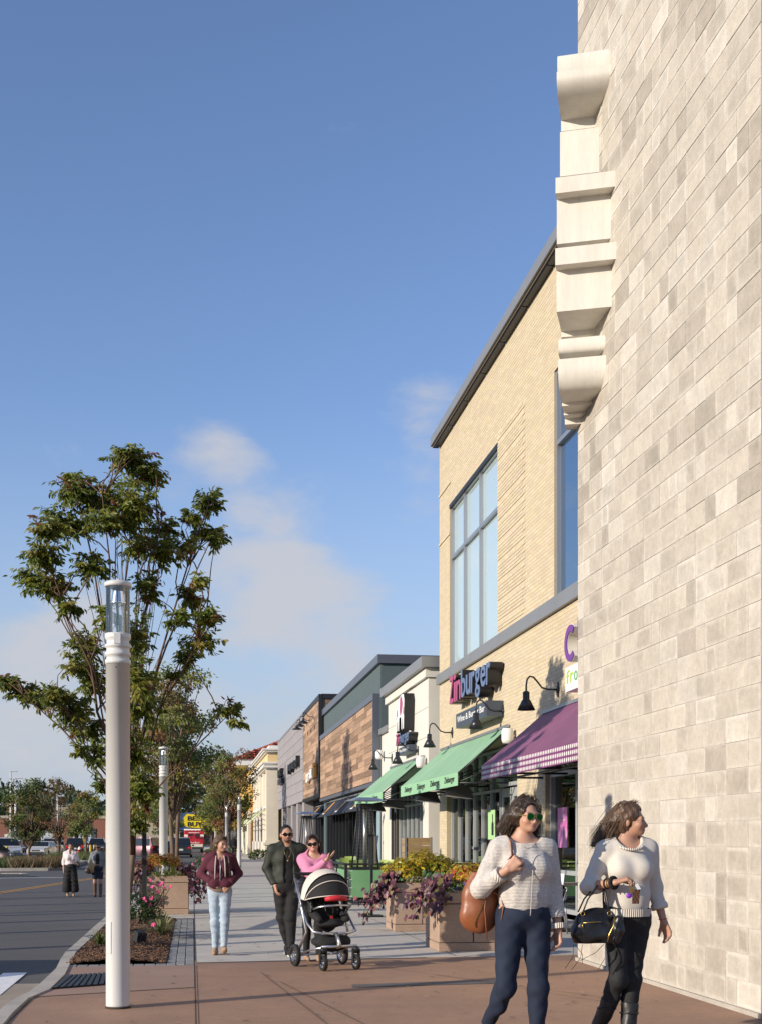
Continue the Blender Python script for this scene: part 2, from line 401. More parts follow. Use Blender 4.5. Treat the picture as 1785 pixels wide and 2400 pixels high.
# curb: swept along the road edge, dropping to the crossing at its near end
outer = [(0, 2370), (17, 2355), (39, 2342), (67, 2328.5), (92, 2310), (131, 2273), (142, 2250.5), (154.5, 2232.5), (182, 2209), (214, 2179.5), (248, 2150), (300, 2103), (324, 2084)]
inner = [(11, 2400), (28, 2378.6), (50, 2358), (67, 2342.5), (117, 2321.5), (152, 2286.7), (167, 2256), (178, 2234), (192, 2221), (220, 2196), (248, 2167), (304, 2108), (328, 2088)]
O = [G(u, v) for u, v in outer]; I = [G(u, v) for u, v in inner]
O = [Vector((-1.66, 4, 0)), Vector((-1.655, 8, 0))]+O+[Vector((-1.65, 56, 0))]
I = [Vector((-1.475, 4, 0)), Vector((-1.475, 8, 0))]+I+[Vector((-1.475, 56, 0))]
mb = MB(); vs = []
for o, i in zip(O, I): vs += [(o.x-0.02, o.y, -0.16), (o.x, o.y, 0.012), (i.x, i.y, 0.014), (i.x, i.y, -0.16)]
fs = []
for k in range(len(O)-1): fs += [(4*k+j, 4*k+j+1, 4*k+5+j, 4*k+4+j) for j in range(3)]
mb.add(vs, [f[::-1] for f in fs]); mb.build('curb', M['curb'], None, kind='structure')
# crossing apron in the road with its white bar
mb = MB(); mb.add([(-9, 6, -0.125), (-1.56, 6, -0.125), (-1.56, 13.0, -0.125), (-1.6, 14.45, -0.125), (-9, 14.5, -0.125)], [(0, 1, 2, 3, 4)])
mb.build('crossing_apron', M['gutter'], None, kind='structure')
w = [G(64, 2280, -0.12), G(0, 2333, -0.12), G(-60, 2333, -0.12), G(8, 2281, -0.12)]
mb = MB(); mb.add([tuple(p) for p in w], [(3, 2, 1, 0)]); mb.build('crosswalk_bar', M['line_white'], None, kind='structure')
def road_line(name, pts, w, mat, off=0.0):
    mb = MB(); P = [Vector((p[0], p[1], -0.124)) for p in pts]; vs = []
    for i, p in enumerate(P):
        d = (P[min(i+1, len(P)-1)]-P[max(0, i-1)]).normalized(); n = Vector((-d.y, d.x, 0))
        vs += [p+n*(off-w/2), p+n*(off+w/2)]
    mb.add(vs, [(2*i, 2*i+2, 2*i+3, 2*i+1) for i in range(len(P)-1)]); return mb.build(name, mat, None, kind='structure')
yl = [G(-120, 2112, -0.13), G(0, 2093.5, -0.13), G(120, 2075, -0.13), G(180, 2065.5, -0.13), G(238, 2056.5, -0.13), G(262, 2052, -0.13)]
road_line('yellow_line', yl, 0.13, M['line_yellow'], 0.13); road_line('yellow_line', yl, 0.13, M['line_yellow'], -0.13)
road_line('white_line', [G(0, 2059, -0.13), G(70, 2058, -0.13), G(150, 2057.5, -0.13)], 0.35, M['line_white'])
road_line('white_line', [G(455, 2029, -0.13), G(492, 2029, -0.13)], 0.5, M['line_white'])
road_line('white_line', [G(282, 2010, -0.13), G(330, 2010, -0.13)], 0.9, M['line_white'])
# far curbs of the street beyond the crossing
mb = MB(); mb.box2((1.45, 74, -0.16), (1.75, 420, 0.01)); mb.build('curb', M['curb'], None, kind='structure')

# ---------------------------------------------------------------- planting bed, its edging and the paver strip
BED = thing('planting_bed', 'mulched planting bed between the curb and the grey paver strip', 'planting bed', (-0.9, 19.5, 0))
mb = MB(); nx, ny = 12, 60
X = np.linspace(-1.48, -0.30, nx); Y = np.linspace(15.28, 24.05, ny)
vs = []
for y in Y:
    for x in X: vs.append((x, y, 0.0+0.055*math.sin((x+1.48)/1.18*PI)+random.uniform(-0.012, 0.014)))
mb.add(vs, [(j*nx+i, j*nx+i+1, (j+1)*nx+i+1, (j+1)*nx+i) for j in range(ny-1) for i in range(nx-1)], True)
mb.build('mulch', M['mulch'], BED)
mb = MB()
for _ in range(2600):
    y = 15.3+8.6*random.random()**1.6; x = random.uniform(-1.46, -0.32); z = 0.012+0.055*math.sin((x+1.48)/1.18*PI)
    g = random.random(); mb.col = (0.55, 0.5, 0.46) if g < 0.25 else ((2.0, 1.9, 1.7) if g > 0.93 else (1.0, 0.95, 0.9))
    mb.box((x, y, z), (random.uniform(0.02, 0.07), random.uniform(0.008, 0.02), 0.008), Euler((random.uniform(-.5, .5), random.uniform(-.5, .5), random.uniform(0, PI))).to_matrix())
mb.build('mulch_chips', M['mulch_chip'], BED, kind='stuff')
PAV = bpy.data.objects.new('paver_strip', None); COL.objects.link(PAV); tag(PAV, kind='structure')
mb = MB(); mb.box2((-0.30, 15.02, -0.15), (0.025, 24.05, -0.012)); mb.box2((-1.475, 15.02, -0.15), (-0.30, 15.28, -0.013)); mb.build('sand_bed', M['joint'], PAV)
pv = MB(); pv.bbox((0, 0, -0.03), (0.103, 0.208, 0.06), 0.007); pme = pv.mesh('paver'); pme.materials.append(M['paver'])
pv2 = MB(); pv2.bbox((0, 0, -0.03), (0.125, 0.225, 0.06), 0.007); pme2 = pv2.mesh('paver'); pme2.materials.append(M['paver'])
for c in range(3):
    for r in range(42):
        o = bpy.data.objects.new('paver', pme); COL.objects.link(o); o.parent = PAV
        o.location = (-0.246+0.108*c, 15.13+0.213*r+(0.1 if c == 1 else 0), random.uniform(-0.003, 0.003)); o.rotation_euler = (random.uniform(-.01, .01), random.uniform(-.01, .01), random.uniform(-.012, .012))
for r in range(9):
    o = bpy.data.objects.new('paver', pme2); COL.objects.link(o); o.parent = PAV
    o.location = (-1.405+0.130*r, 15.15, random.uniform(-0.003, 0.003)); o.rotation_euler = (0, 0, random.uniform(-.02, .02))
# slotted drain grate
GR = thing('drain_grate', 'dark slotted drain grate in the paving beside the curb', 'drain grate', (-1.0, 13.6, 0))
p = [G(122, 2320), G(262, 2309), G(262, 2283), G(163, 2289)]
mb = MB(); mb.add([(q.x, q.y, 0.006) for q in p], [(0, 1, 2, 3)]); mb.build('pit', M['joint'], GR)
mb = MB()
for k in range(9):
    t0 = (k+0.08)/9; t1 = (k+0.78)/9
    a = p[0].lerp(p[1], t0); b = p[0].lerp(p[1], t1); c = p[3].lerp(p[2], t1); d = p[3].lerp(p[2], t0)
    mb = MB(); mb.prism([(q.x, q.y, 0.008) for q in (a, b, c, d)], (0, 0, 0), (0, 0, 0.012)); mb.build('bar', M['grate'], GR)
# old gum spots and small stains trodden into the paving
pm('gum', (0.075, 0.06, 0.052), 0.9); mb = MB(); rs_ = random.Random(8)
for _ in range(170):
    x, y = rs_.uniform(-1.2, 4.3), 9.3+13*rs_.random()**1.3
    if x < 0.05 and y > 14.9: continue
    r = rs_.uniform(0.008, 0.022); mb.add([(x+r*math.cos(a)*rs_.uniform(0.8, 1.2), y+r*math.sin(a)*rs_.uniform(0.8, 1.2), 0.0065) for a in [2*PI*i/7 for i in range(7)]], [tuple(range(7))])
mb.build('gum_spots', M['gum'], None, kind='stuff')
# fallen leaves and specks
pm('dry_leaf', (1, 1, 1), 0.8, attr=True)
n = 130
pos = np.stack([rng.uniform(-1.2, 4.4, n), rng.uniform(9.0, 23, n), np.full(n, 0.012)], 1)
pos = np.array([q for q in pos if not (q[0] < 0.05 and q[1] > 14.9)])
n = len(pos); an = rng.uniform(0, 2*PI, n)
leaf_mesh('fallen_leaves', LEAF_V, LEAF_F, pos, np.stack([np.cos(an), np.sin(an), np.zeros(n)], 1), np.stack([rng.normal(0, .2, n), rng.normal(0, .2, n), np.ones(n)], 1), rng.uniform(0.025, 0.07, n),
          np.array([(0.30, 0.16, 0.05), (0.22, 0.10, 0.04), (0.40, 0.28, 0.08), (0.14, 0.08, 0.04)])[rng.integers(0, 4, n)], M['dry_leaf'], None)['kind'] = 'stuff'
# ---------------------------------------------------------------- building helpers (facades face -x, towards the street)
pm('mortar', (0.50, 0.465, 0.405), 0.9, noise=(30, 0.15))
pm('block', (1, 1, 1), 0.88, attr=True, noise=[(5, 0.09), (17, 0.09), (90, 0.11)], bump=(60, 0.4, 0.006))
pm('mortar_y', (0.49, 0.405, 0.275), 0.9, noise=(20, 0.1))
pm('brick_y', (0.56, 0.475, 0.335), 0.85, attr=True, noise=(60, 0.08), bump=(120, 0.15, 0.003))
pm('precast', (0.65, 0.62, 0.555), 0.75, noise=[(0.8, 0.05), (9, 0.075), (60, 0.04)], bump=(40, 0.12, 0.004), stretch=(1, 1, 0.16))
pm('metal_grey', (0.27, 0.275, 0.28), 0.45, metal=0.35, noise=(1.2, 0.05))
pm('metal_blue', (0.14, 0.155, 0.19), 0.4, metal=0.4)
pm('metal_dark', (0.02, 0.022, 0.026), 0.45, metal=0.2)
pm('soffit', (0.10, 0.075, 0.05), 0.8)
pm('alu', (0.42, 0.43, 0.45), 0.35, metal=0.7)
pm('alu_white', (0.46, 0.47, 0.48), 0.45, metal=0.3)
pm('black_frame', (0.018, 0.019, 0.022), 0.4, metal=0.3)
pm('stucco_white', (0.63, 0.605, 0.55), 0.9, noise=(1.3, 0.04), bump=(160, 0.2, 0.003))
pm('stucco_blue', (0.085, 0.118, 0.125), 0.9, noise=(1.3, 0.05), bump=(160, 0.2, 0.003))
pm('stucco_blue_light', (0.24, 0.33, 0.37), 0.85)
pm('plank', (0.33, 0.215, 0.14), 0.82, rnd=0.42, noise=[(1.6, 0.28), (14, 0.3)], stretch=(1, 0.9, 7), bump=(30, 0.35, 0.006))
pm('plank_backing', (0.04, 0.027, 0.018), 0.9)
pm('grey_panel', (0.30, 0.28, 0.285), 0.7, rnd=0.04, noise=(1.2, 0.05))
pm('cream', (0.68, 0.52, 0.27), 0.85, noise=(2, 0.05)); pm('cream_pale', (0.66, 0.60, 0.49), 0.85, noise=(2, 0.04)); pm('yellow_wall', (0.62, 0.37, 0.10), 0.85)
pm('tile', (0.36, 0.085, 0.04), 0.7, rnd=0.2, noise=(4, 0.25)); pm('white_trim', (0.70, 0.68, 0.64), 0.7)
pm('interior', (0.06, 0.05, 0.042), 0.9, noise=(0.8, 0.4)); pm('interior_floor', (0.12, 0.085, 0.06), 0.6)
pm('awning_green', (0.27, 0.47, 0.30), 0.8, transl=0.12, noise=[(1.4, 0.09), (14, 0.05)], bump=(2.5, 0.35, 0.05)); pm('valance_green', (0.30, 0.54, 0.33), 0.8, noise=(9, 0.04), transl=0.1)
pm('awning_purple', (0.23, 0.085, 0.165), 0.6, noise=[(1.3, 0.14), (5, 0.06)], transl=0.1); pm('valance_purple', (0.17, 0.035, 0.135), 0.65)
pm('awning_navy', (0.022, 0.025, 0.038), 0.7, noise=(3, 0.1)); pm('dot_white', (0.78, 0.76, 0.74), 0.6); pm('orange', (0.78, 0.36, 0.04), 0.5)
pm('ink', (0.035, 0.05, 0.04), 0.7); pm('sign_black', (0.016, 0.016, 0.018), 0.45); pm('sign_pink', (0.40, 0.055, 0.16), 0.35); pm('sign_blue', (0.115, 0.165, 0.30), 0.35)
pm('sign_navy', (0.055, 0.068, 0.095), 0.4); pm('letter_white', (0.8, 0.8, 0.78), 0.5); pm('sign_purple', (0.16, 0.04, 0.26), 0.4); pm('lime', (0.40, 0.62, 0.05), 0.5); pm('green_text', (0.12, 0.42, 0.14), 0.5)
pm('plastic_white', (0.74, 0.74, 0.72), 0.4); pm('lamp_black', (0.022, 0.024, 0.03), 0.35, metal=0.2); pm('lamp_inside', (0.6, 0.6, 0.58), 0.6)
pm('green_awning_far', (0.22, 0.36, 0.06), 0.8, transl=0.15)
pm('rib_light', (0.55, 0.62, 0.42), 0.6)
def glass_mat(name, tint, refl, base=(0.9, 0.95, 0.95), rough=0.01, back=None):
    m = bpy.data.materials.new(name); m.use_nodes = True; t = m.node_tree; n = t.nodes; l = t.links; n.clear()
    o = n.new('ShaderNodeOutputMaterial'); mx = n.new('ShaderNodeMixShader'); gl = n.new('ShaderNodeBsdfGlossy'); gl.inputs['Roughness'].default_value = rough; gl.inputs['Color'].default_value = tuple(base)+(1,)
    if back: tr = n.new('ShaderNodeBsdfDiffuse'); tr.inputs['Color'].default_value = tuple(back)+(1,)
    else: tr = n.new('ShaderNodeBsdfTransparent'); tr.inputs['Color'].default_value = tuple(tint)+(1,)
    lw = n.new('ShaderNodeFresnel'); lw.inputs['IOR'].default_value = 1.55
    mr = n.new('ShaderNodeMapRange'); mr.inputs['To Min'].default_value = refl; mr.inputs['To Max'].default_value = 1.0; l.new(lw.outputs[0], mr.inputs['Value'])
    nz = n.new('ShaderNodeTexNoise'); nz.inputs['Scale'].default_value = 0.6; tcn = n.new('ShaderNodeTexCoord'); l.new(tcn.outputs['Object'], nz.inputs['Vector'])
    bp = n.new('ShaderNodeBump'); bp.inputs['Strength'].default_value = 0.04; bp.inputs['Distance'].default_value = 0.05; l.new(nz.outputs['Fac'], bp.inputs['Height']); l.new(bp.outputs[0], gl.inputs['Normal'])
    l.new(mr.outputs[0], mx.inputs[0]); l.new(tr.outputs[0], mx.inputs[1]); l.new(gl.outputs[0], mx.inputs[2]); l.new(mx.outputs[0], o.inputs['Surface']); M[name] = m
glass_mat('glass', (0.55, 0.60, 0.60), 0.10); glass_mat('glass_pale_sky', None, 0.42, (0.90, 0.97, 0.98), back=(0.60, 0.73, 0.73)); glass_mat('glass_deep_sky', None, 0.35, (0.75, 0.9, 1.0), back=(0.03, 0.06, 0.13))  # diffuse backs of the upper panes carry the reflected sky as colour
glass_mat('glass_dark', None, 0.10, back=(0.02, 0.022, 0.024)); glass_mat('glass_clear', (0.985, 0.99, 0.99), 0.05)

def wall_boxes(mb, X0, X1, y0, y1, z0, z1, holes):
    ys = sorted({y0, y1} | {min(max(q, y0), y1) for h in holes for q in h[:2]}); zs = sorted({z0, z1} | {min(max(q, z0), z1) for h in holes for q in h[2:]})
    for a, b in zip(ys, ys[1:]):
        for c, d in zip(zs, zs[1:]):
            if b-a < 1e-4 or d-c < 1e-4: continue
            my, mz = (a+b)/2, (c+d)/2
            if any(h[0] < my < h[1] and h[2] < mz < h[3] for h in holes): continue
            mb.box2((X0, a, c), (X1, b, d))
def one_brick(mb, X, a, b, c, d, dp, ch=0.0):
    """front face (with a small chamfer) and its four sides, standing dp proud of the mortar at X"""
    f = X-dp
    if ch:
        v = [(X, a, c), (X, b, c), (X, b, d), (X, a, d), (f+ch, a, c), (f+ch, b, c), (f+ch, b, d), (f+ch, a, d), (f, a+ch, c+ch), (f, b-ch, c+ch), (f, b-ch, d-ch), (f, a+ch, d-ch)]
        fs = [(8, 11, 10, 9)]+[(i, 4+i, 4+(i+1) % 4, (i+1) % 4) for i in range(4)]+[(4+i, 8+i, 8+(i+1) % 4, 4+(i+1) % 4) for i in range(4)]
    else:
        v = [(X, a, c), (X, b, c), (X, b, d), (X, a, d), (f, a, c), (f, b, c), (f, b, d), (f, a, d)]
        fs = [(4, 7, 6, 5)]+[(i, 4+i, 4+(i+1) % 4, (i+1) % 4) for i in range(4)]
    mb.add(v, fs, False)
def glazing(parent, X, ys, zs, fmat, gmat, fw=0.07, dp=0.12, name='window', top=None):
    """frame bars at ys x zs with a pane in every cell; the frame is a part, each pane a sub-part"""
    mb = MB(); y0, y1, z0, z1 = ys[0], ys[-1], zs[0], zs[-1]
    for y in ys: mb.box2((X-dp/2, y-fw/2, z0-fw/2), (X+dp/2, y+fw/2, z1+fw/2))
    for z in zs:
        for a, b in zip(ys, ys[1:]): mb.box2((X-dp/2+0.004, a+fw/2, z-fw/2), (X+dp/2-0.004, b-fw/2, z+fw/2))
    fr = mb.build(name, fmat, parent)
    for a, b in zip(ys, ys[1:]):
        for c, d in zip(zs, zs[1:]):
            g = MB(); g.box2((X+0.012, a+fw/2, c+fw/2), (X+0.022, b-fw/2, d-fw/2)); g.build('pane', gmat, fr)
    return fr
def lin(a, b, n): return [a+(b-a)*i/n for i in range(n+1)]
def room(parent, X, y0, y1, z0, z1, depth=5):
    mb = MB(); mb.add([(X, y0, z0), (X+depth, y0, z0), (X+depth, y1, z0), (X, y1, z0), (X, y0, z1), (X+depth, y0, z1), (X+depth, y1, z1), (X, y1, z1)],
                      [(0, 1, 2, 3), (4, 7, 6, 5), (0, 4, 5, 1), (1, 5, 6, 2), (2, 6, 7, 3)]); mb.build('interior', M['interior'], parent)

# ---------------------------------------------------------------- the near pale block building with its scrolled bracket
XW, YW1, YW0 = 4.66, 14.92, 9.875
NB = thing('block_building', 'tall pale split block building at the right with white scrolled bracket', 'building', (XW, 12.5, 0))
mb = MB(); mb.box2((XW+0.0055, YW0, -0.1), (XW+7, YW1-0.004, 13.6)); mb.build('wall', M['mortar'], NB)
mb = MB(); mb.box2((XW-0.03, YW0, -0.05), (XW+0.008, YW1+0.012, 0.035)); mb.build('base_ledge', M['curb'], NB)
mb = MB(); mb.box2((XW-0.004, YW0-1.4, -0.05), (XW+0.4, YW0-0.008, 13.6)); mb.build('metal_trim', M['metal_grey'], NB)
CH, CL, JT = 0.2285, 0.457, 0.010
rnd = random.Random(3); blocks = []
for r in range(59):
    z0 = 0.04+r*CH; y = YW1
    first = True
    if r % 2: y += CL/2*rnd.choice((0, 0, 1)) if False else 0
    while y > YW0+0.02:
        L_ = CL if rnd.random() < 0.66 else CL/2
        if first and r % 2: L_ = CL/2
        first = False
        a = max(y-L_, YW0); blocks.append((a+JT/2, y-JT/2, z0+JT/2, z0+CH-JT/2)); y -= L_
cp = np.array((0, 0, CAMZ))
blocks.sort(key=lambda b: (XW**2+((b[0]+b[1])/2)**2+((b[2]+b[3])/2-CAMZ)**2)/((b[1]-b[0])))
def block_geo(mb, b):
    a, e, c, d = b; g = rnd.random(); hz = c/12.0
    base = np.array((0.49, 0.450, 0.388)); s = 1+rnd.uniform(-0.05, 0.05)
    if g < 0.05+0.09*min(1, hz*1.5): base = np.array((0.40, 0.362, 0.31)); s = 1+rnd.uniform(-0.08, 0.10)
    elif g > 0.84: base = np.array((0.55, 0.515, 0.455))
    base = base*s
    # the face in nine patches: blocks weather paler or browner towards their rims
    w = min(0.05, (e-a)*0.22); ys = [a, a+w, e-w, e]; zs = [c, c+0.042, d-0.042, d]; f = XW+0.002-rnd.uniform(0, 0.005)
    rim = rnd.uniform(0.03, 0.17) if rnd.random() < 0.72 else -0.08; mid = rnd.uniform(-0.19, 0.02)
    cs = []
    v = [(f, ys[i], zs[j]) for j in range(4) for i in range(4)]
    idx = len(mb.v); mb.v += v; vc = []
    for j in range(4):
        for i in range(4):
            inn = i in (1, 2) and j in (1, 2); k = 1+(mid*rnd.uniform(0.3, 1.4) if inn else rim*rnd.uniform(-0.3, 1.3)); vc.append(tuple(base*k*(np.array((1, 0.985, 0.955)) if inn else 1)))
    for j in range(3):
        for i in range(3):
            q = j*4+i; qs = (q, q+4, q+5, q+1); mb.f.append(tuple(idx+z for z in qs)); mb.c.append([vc[z] for z in qs]); mb.sm.append(False); mb.mi.append(0)
    idx2 = len(mb.v); mb.v += [(XW+0.009, a-0.003, c-0.003), (XW+0.009, e+0.003, c-0.003), (XW+0.009, e+0.003, d+0.003), (XW+0.009, a-0.003, d+0.003)]
    cr_ = [idx, idx+3, idx+15, idx+12]
    for i in range(4):
        mb.f.append((idx2+i, cr_[i], cr_[(i+1) % 4], idx2+(i+1) % 4)); mb.c.append(tuple(base*1.0)); mb.sm.append(False); mb.mi.append(0)
for b in blocks[:299]:
    mb = MB(); block_geo(mb, b); mb.build('block', M['block'], NB)
mb = MB()
for b in blocks[299:]: block_geo(mb, b)
mb.build('upper_blocks', M['block'], NB, kind='stuff')
mb = MB(); mb.col = (0.54, 0.48, 0.41)      # far end of the wall, turned away
for r in range(59): mb.box2((XW+0.009, YW1-0.02, 0.045+r*CH), (XW+0.6, YW1+0.005, 0.035+(r+1)*CH))
mb.build('end_blocks', M['block'], NB, kind='stuff')
# bracket: profile on the wall, run out past the corner
def bp(u, v): q = PX(u, v, XW); return (q.y, q.z)
def arc(p0, p1, bul, n=8):
    """points from p0 to p1 bulging by bul towards smaller y"""
    out = []
    for i in range(n+1):
        t = i/n; out.append((p0[0]+(p1[0]-p0[0])*t-bul*math.sin(PI*t), p0[1]+(p1[1]-p0[1])*t))
    return out
BR = None
EV = Vector((-0.927, 0.375, 0)); NV = Vector((-0.375, -0.927, 0)); BB0 = Vector((XW, 15.05, 0))
def brk(name, prof):
    """prof: (y on the wall, z) points of the front outline from top to bottom; the bracket stands askew to the wall and dies into it"""
    global BR
    poly = [(0.05, prof[0][1])]+[((15.05-y)/1.0787, z) for y, z in prof]+[(0.05, prof[-1][1])]
    m_ = len(poly); mb = MB()
    vs = [BB0+NV*p-EV*(0.4045*p+0.05)+Vector((0, 0, z)) for p, z in poly]+[BB0+NV*p+EV*0.096+Vector((0, 0, z)) for p, z in poly]
    mb.add(vs, [tuple(range(m_)), tuple(range(2*m_-1, m_-1, -1))], False)
    for i in range(m_):
        j = (i+1) % m_; mb.add([vs[i], vs[m_+i], vs[m_+j], vs[j]], [(0, 1, 2, 3)], False)
    o = mb.build(name, M['precast'], BR if BR is not None else NB)
    bm = bmesh.new(); bm.from_mesh(o.data); bmesh.ops.remove_doubles(bm, verts=bm.verts, dist=1e-5); bmesh.ops.recalc_face_normals(bm, faces=bm.faces)
    for f in bm.faces: f.smooth = len(prof) > 4 and len(f.verts) == 4
    for e in bm.edges:
        if len(e.link_faces) == 2 and e.calc_face_angle(0) > 0.6: e.smooth = False
    bm.to_mesh(o.data); bm.free()
    if BR is None: BR = o
    return o
def rect(u, v0, v1):
    a = bp(u, v0); b = bp(u, v1); y = min(a[0], b[0]); return [(a[0], a[1]), (a[0], PX(u, v1, XW).z)]
def rnd_prof(uo, ub, v0, v1, n=10, top=0.25):
    """quarter-round: out to uo at the top, falling back to ub at the bottom"""
    a = bp(uo, v0); b = bp(ub, v1); out = []
    for i in range(n+1):
        t = i/n; s = max(0, (t-top)/(1-top)); out.append((a[0]+(b[0]-a[0])*(1-math.sqrt(max(0, 1-s*s))), a[1]+(b[1]-a[1])*t))
    return out
def roll(u, v0, v1, bul=0.12, n=10):
    a = bp(u, v0); b = (a[0], PX(u, v1, XW).z); return [(a[0]+bul*(1-math.sqrt(max(0, 1-((2*i/n-1)**2)))), a[1]+(b[1]-a[1])*i/n) for i in range(n+1)]
brk('cornice_bracket', rect(1403, 297, 402))
brk('scroll', roll(1426, 108, 160, 0.05)); brk('scroll', rnd_prof(1431, 1396, 150, 268, 14))
brk('ledge', rect(1394, 268, 297)); brk('ledge', rect(1441, 399, 436)); brk('block', rect(1430, 436, 558)); brk('ledge', rect(1394, 558, 568))
brk('ledge', rect(1443, 566, 606)); brk('block', rect(1432, 606, 718)); brk('block', rect(1391, 718, 783)); brk('ledge', roll(1417, 781, 818, 0.05))
brk('ledge', rect(1402, 818, 834)); brk('scroll', rnd_prof(1419, 1402, 832, 922, 12, 0.3)); brk('ledge', rect(1387, 922, 946)); brk('ledge', rect(1371, 946, 969)); brk('ledge', rect(1362, 969, 992))

# ---------------------------------------------------------------- yellow brick building
XY, Y0Y, Y1Y, HY = 6.9, 19.4, 35.05, 12.66
YB = thing('brick_building', 'tall yellow brick shop building with big upper windows and grey belt course', 'building', (XY, 27, 0))
hA = (28.15, 33.6, 6.12, 10.52); hB = (19.0, 23.6, 6.12, 10.52); hG = (26.4, 34.02, 0.0, 3.62); hP = (19.0, 24.22, 0.0, 3.62)
holes = [hA, hB, hG, hP]
mb = MB(); wall_boxes(mb, XY, XY+0.34, Y0Y, Y1Y, -0.1, HY, holes); mb.build('wall', M['mortar_y'], YB)
mb = MB(); mb.box2((XY+0.34, Y1Y-0.3, -0.1), (XY+9, Y1Y, HY)); mb.build('side_wall', M['brick_y'], YB)
BL, BH = 0.343, 0.0762; bricks = []
for r in range(int(HY/BH)):
    z = r*BH; y = Y0Y-(BL/2 if r % 2 else 0)
    while y < Y1Y:
        a, b = max(y, Y0Y)+0.005, min(y+BL, Y1Y)-0.005; y += BL; c, d = z+0.0055, z+BH-0.0055
        if 5.85 < (c+d)/2 < 6.12: continue
        ok = True
        for h in holes:
            if h[2] < (c+d)/2 < h[3]:
                if h[0] <= a and b <= h[1]: ok = False; break
                if a < h[0] < b: b = h[0]
                elif a < h[1] < b: a = h[1]
        if ok and b-a > 0.03:
            pr = 0.0035
            if 25.6 < a and b < 28.2 and 6.2 < z < 10.7:
                pr = 0.014
                if r % 6 == 0: pr = 0.003
            if b > 33.6 and r in (128, 146): pr = 0.03
            bricks.append((a, b, c, d, pr))
def _d(b): return (XY**2+((b[0]+b[1])/2)**2+((b[2]+b[3])/2-CAMZ)**2)
vis = [b for b in bricks if b[0] > 22.0 and (b[2] > 3.9 or b[0] > 24.2)]
vis.sort(key=_d); top = set(id(b) for b in vis[:298])
rb = random.Random(5); mbj = MB()
for b in bricks:
    col = 1+rb.uniform(-0.07, 0.07); col = (col, col*rb.uniform(0.97, 1.02), col*rb.uniform(0.93, 1.03))
    if id(b) in top:
        mb = MB(); mb.col = col; one_brick(mb, XY, *b); mb.build('brick', M['brick_y'], YB)
    else:
        mbj.col = col; one_brick(mbj, XY, *b)
mbj.build('brickwork', M['brick_y'], YB, kind='stuff')
mb = MB(); mb.box2((XY-0.09, Y0Y, 5.85), (XY+0.02, Y1Y+0.05, 6.12)); mb.build('belt_course', M['metal_grey'], YB)
mb = MB(); mb.box2((XY-0.22, Y0Y, HY-0.0), (XY+0.6, Y1Y+0.24, HY+0.24)); o = mb.build('parapet_cap', M['metal_grey'], YB)
mb = MB(); mb.box2((XY-0.17, Y0Y, HY-0.06), (XY-0.004, Y1Y+0.17, HY-0.002)); mb.build('soffit', M['soffit'], o)
mb = MB()
for k in range(8): mb.box2((XY-0.14, Y0Y+0.4+1.9*k, HY-0.105), (XY-0.016, Y0Y+2.25+1.9*k, HY-0.062))
mb.build('light_channel', M['metal_dark'], o)
yA = [28.19, 30.15, 31.95, 33.56]
glazing(YB, XY+0.10, yA, [6.16, 9.12, 10.48], M['alu'], M['glass_pale_sky'], 0.085, 0.14)
mb = MB(); mb.box2((XY-0.02, 28.15, 10.46), (XY+0.03, 33.6, 10.56)); mb.build('window_head', M['metal_dark'], YB)
glazing(YB, XY+0.10, [19.1, 20.6, 22.1, 23.55], [6.16, 9.12, 10.48], M['alu'], M['glass_deep_sky'], 0.085, 0.14)
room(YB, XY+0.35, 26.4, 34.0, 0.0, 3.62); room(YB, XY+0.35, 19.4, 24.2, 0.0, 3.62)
glazing(YB, XY+0.16, [28.42, 29.35, 30.28, 31.2, 32.12, 33.05, 33.95], [0.12, 2.62, 3.55], M['alu_white'], M['glass'], 0.065, 0.10, 'shopfront')
glazing(YB, XY+0.16, [20.1, 21.2, 22.45, 24.15], [0.12, 0.85, 2.75, 3.55], M['alu_white'], M['glass'], 0.085, 0.16, 'shopfront')
# the glazed door between the two shops
o = glazing(YB, XY+0.16, [26.48, 28.33], [2.72, 3.55], M['alu_white'], M['glass'], 0.085, 0.16, 'transom_light')
for a, b in ((26.5, 27.38), (27.44, 28.32)):
    mb = MB(); z1 = 2.64
    mb.box2((XY+0.13, a, 0.02), (XY+0.19, a+0.13, z1)); mb.box2((XY+0.13, b-0.13, 0.02), (XY+0.19, b, z1))
    mb.box2((XY+0.132, a+0.13, 0.02), (XY+0.188, b-0.13, 0.28)); mb.box2((XY+0.132, a+0.13, z1-0.2), (XY+0.188, b-0.13, z1))
    dr = mb.build('door', M['alu_white'], YB)
    g = MB(); g.box2((XY+0.15, a+0.13, 0.28), (XY+0.16, b-0.13, z1-0.2)); g.build('pane', M['glass'], dr)
    h = MB(); yy = b-0.20 if a < 27 else a+0.20; h.tube([(XY+0.13, yy, 1.0), (XY+0.06, yy, 1.0), (XY+0.06, yy, 2.0), (XY+0.13, yy, 2.0)], 0.018, 8); h.build('handle', M['alu_white'], dr)
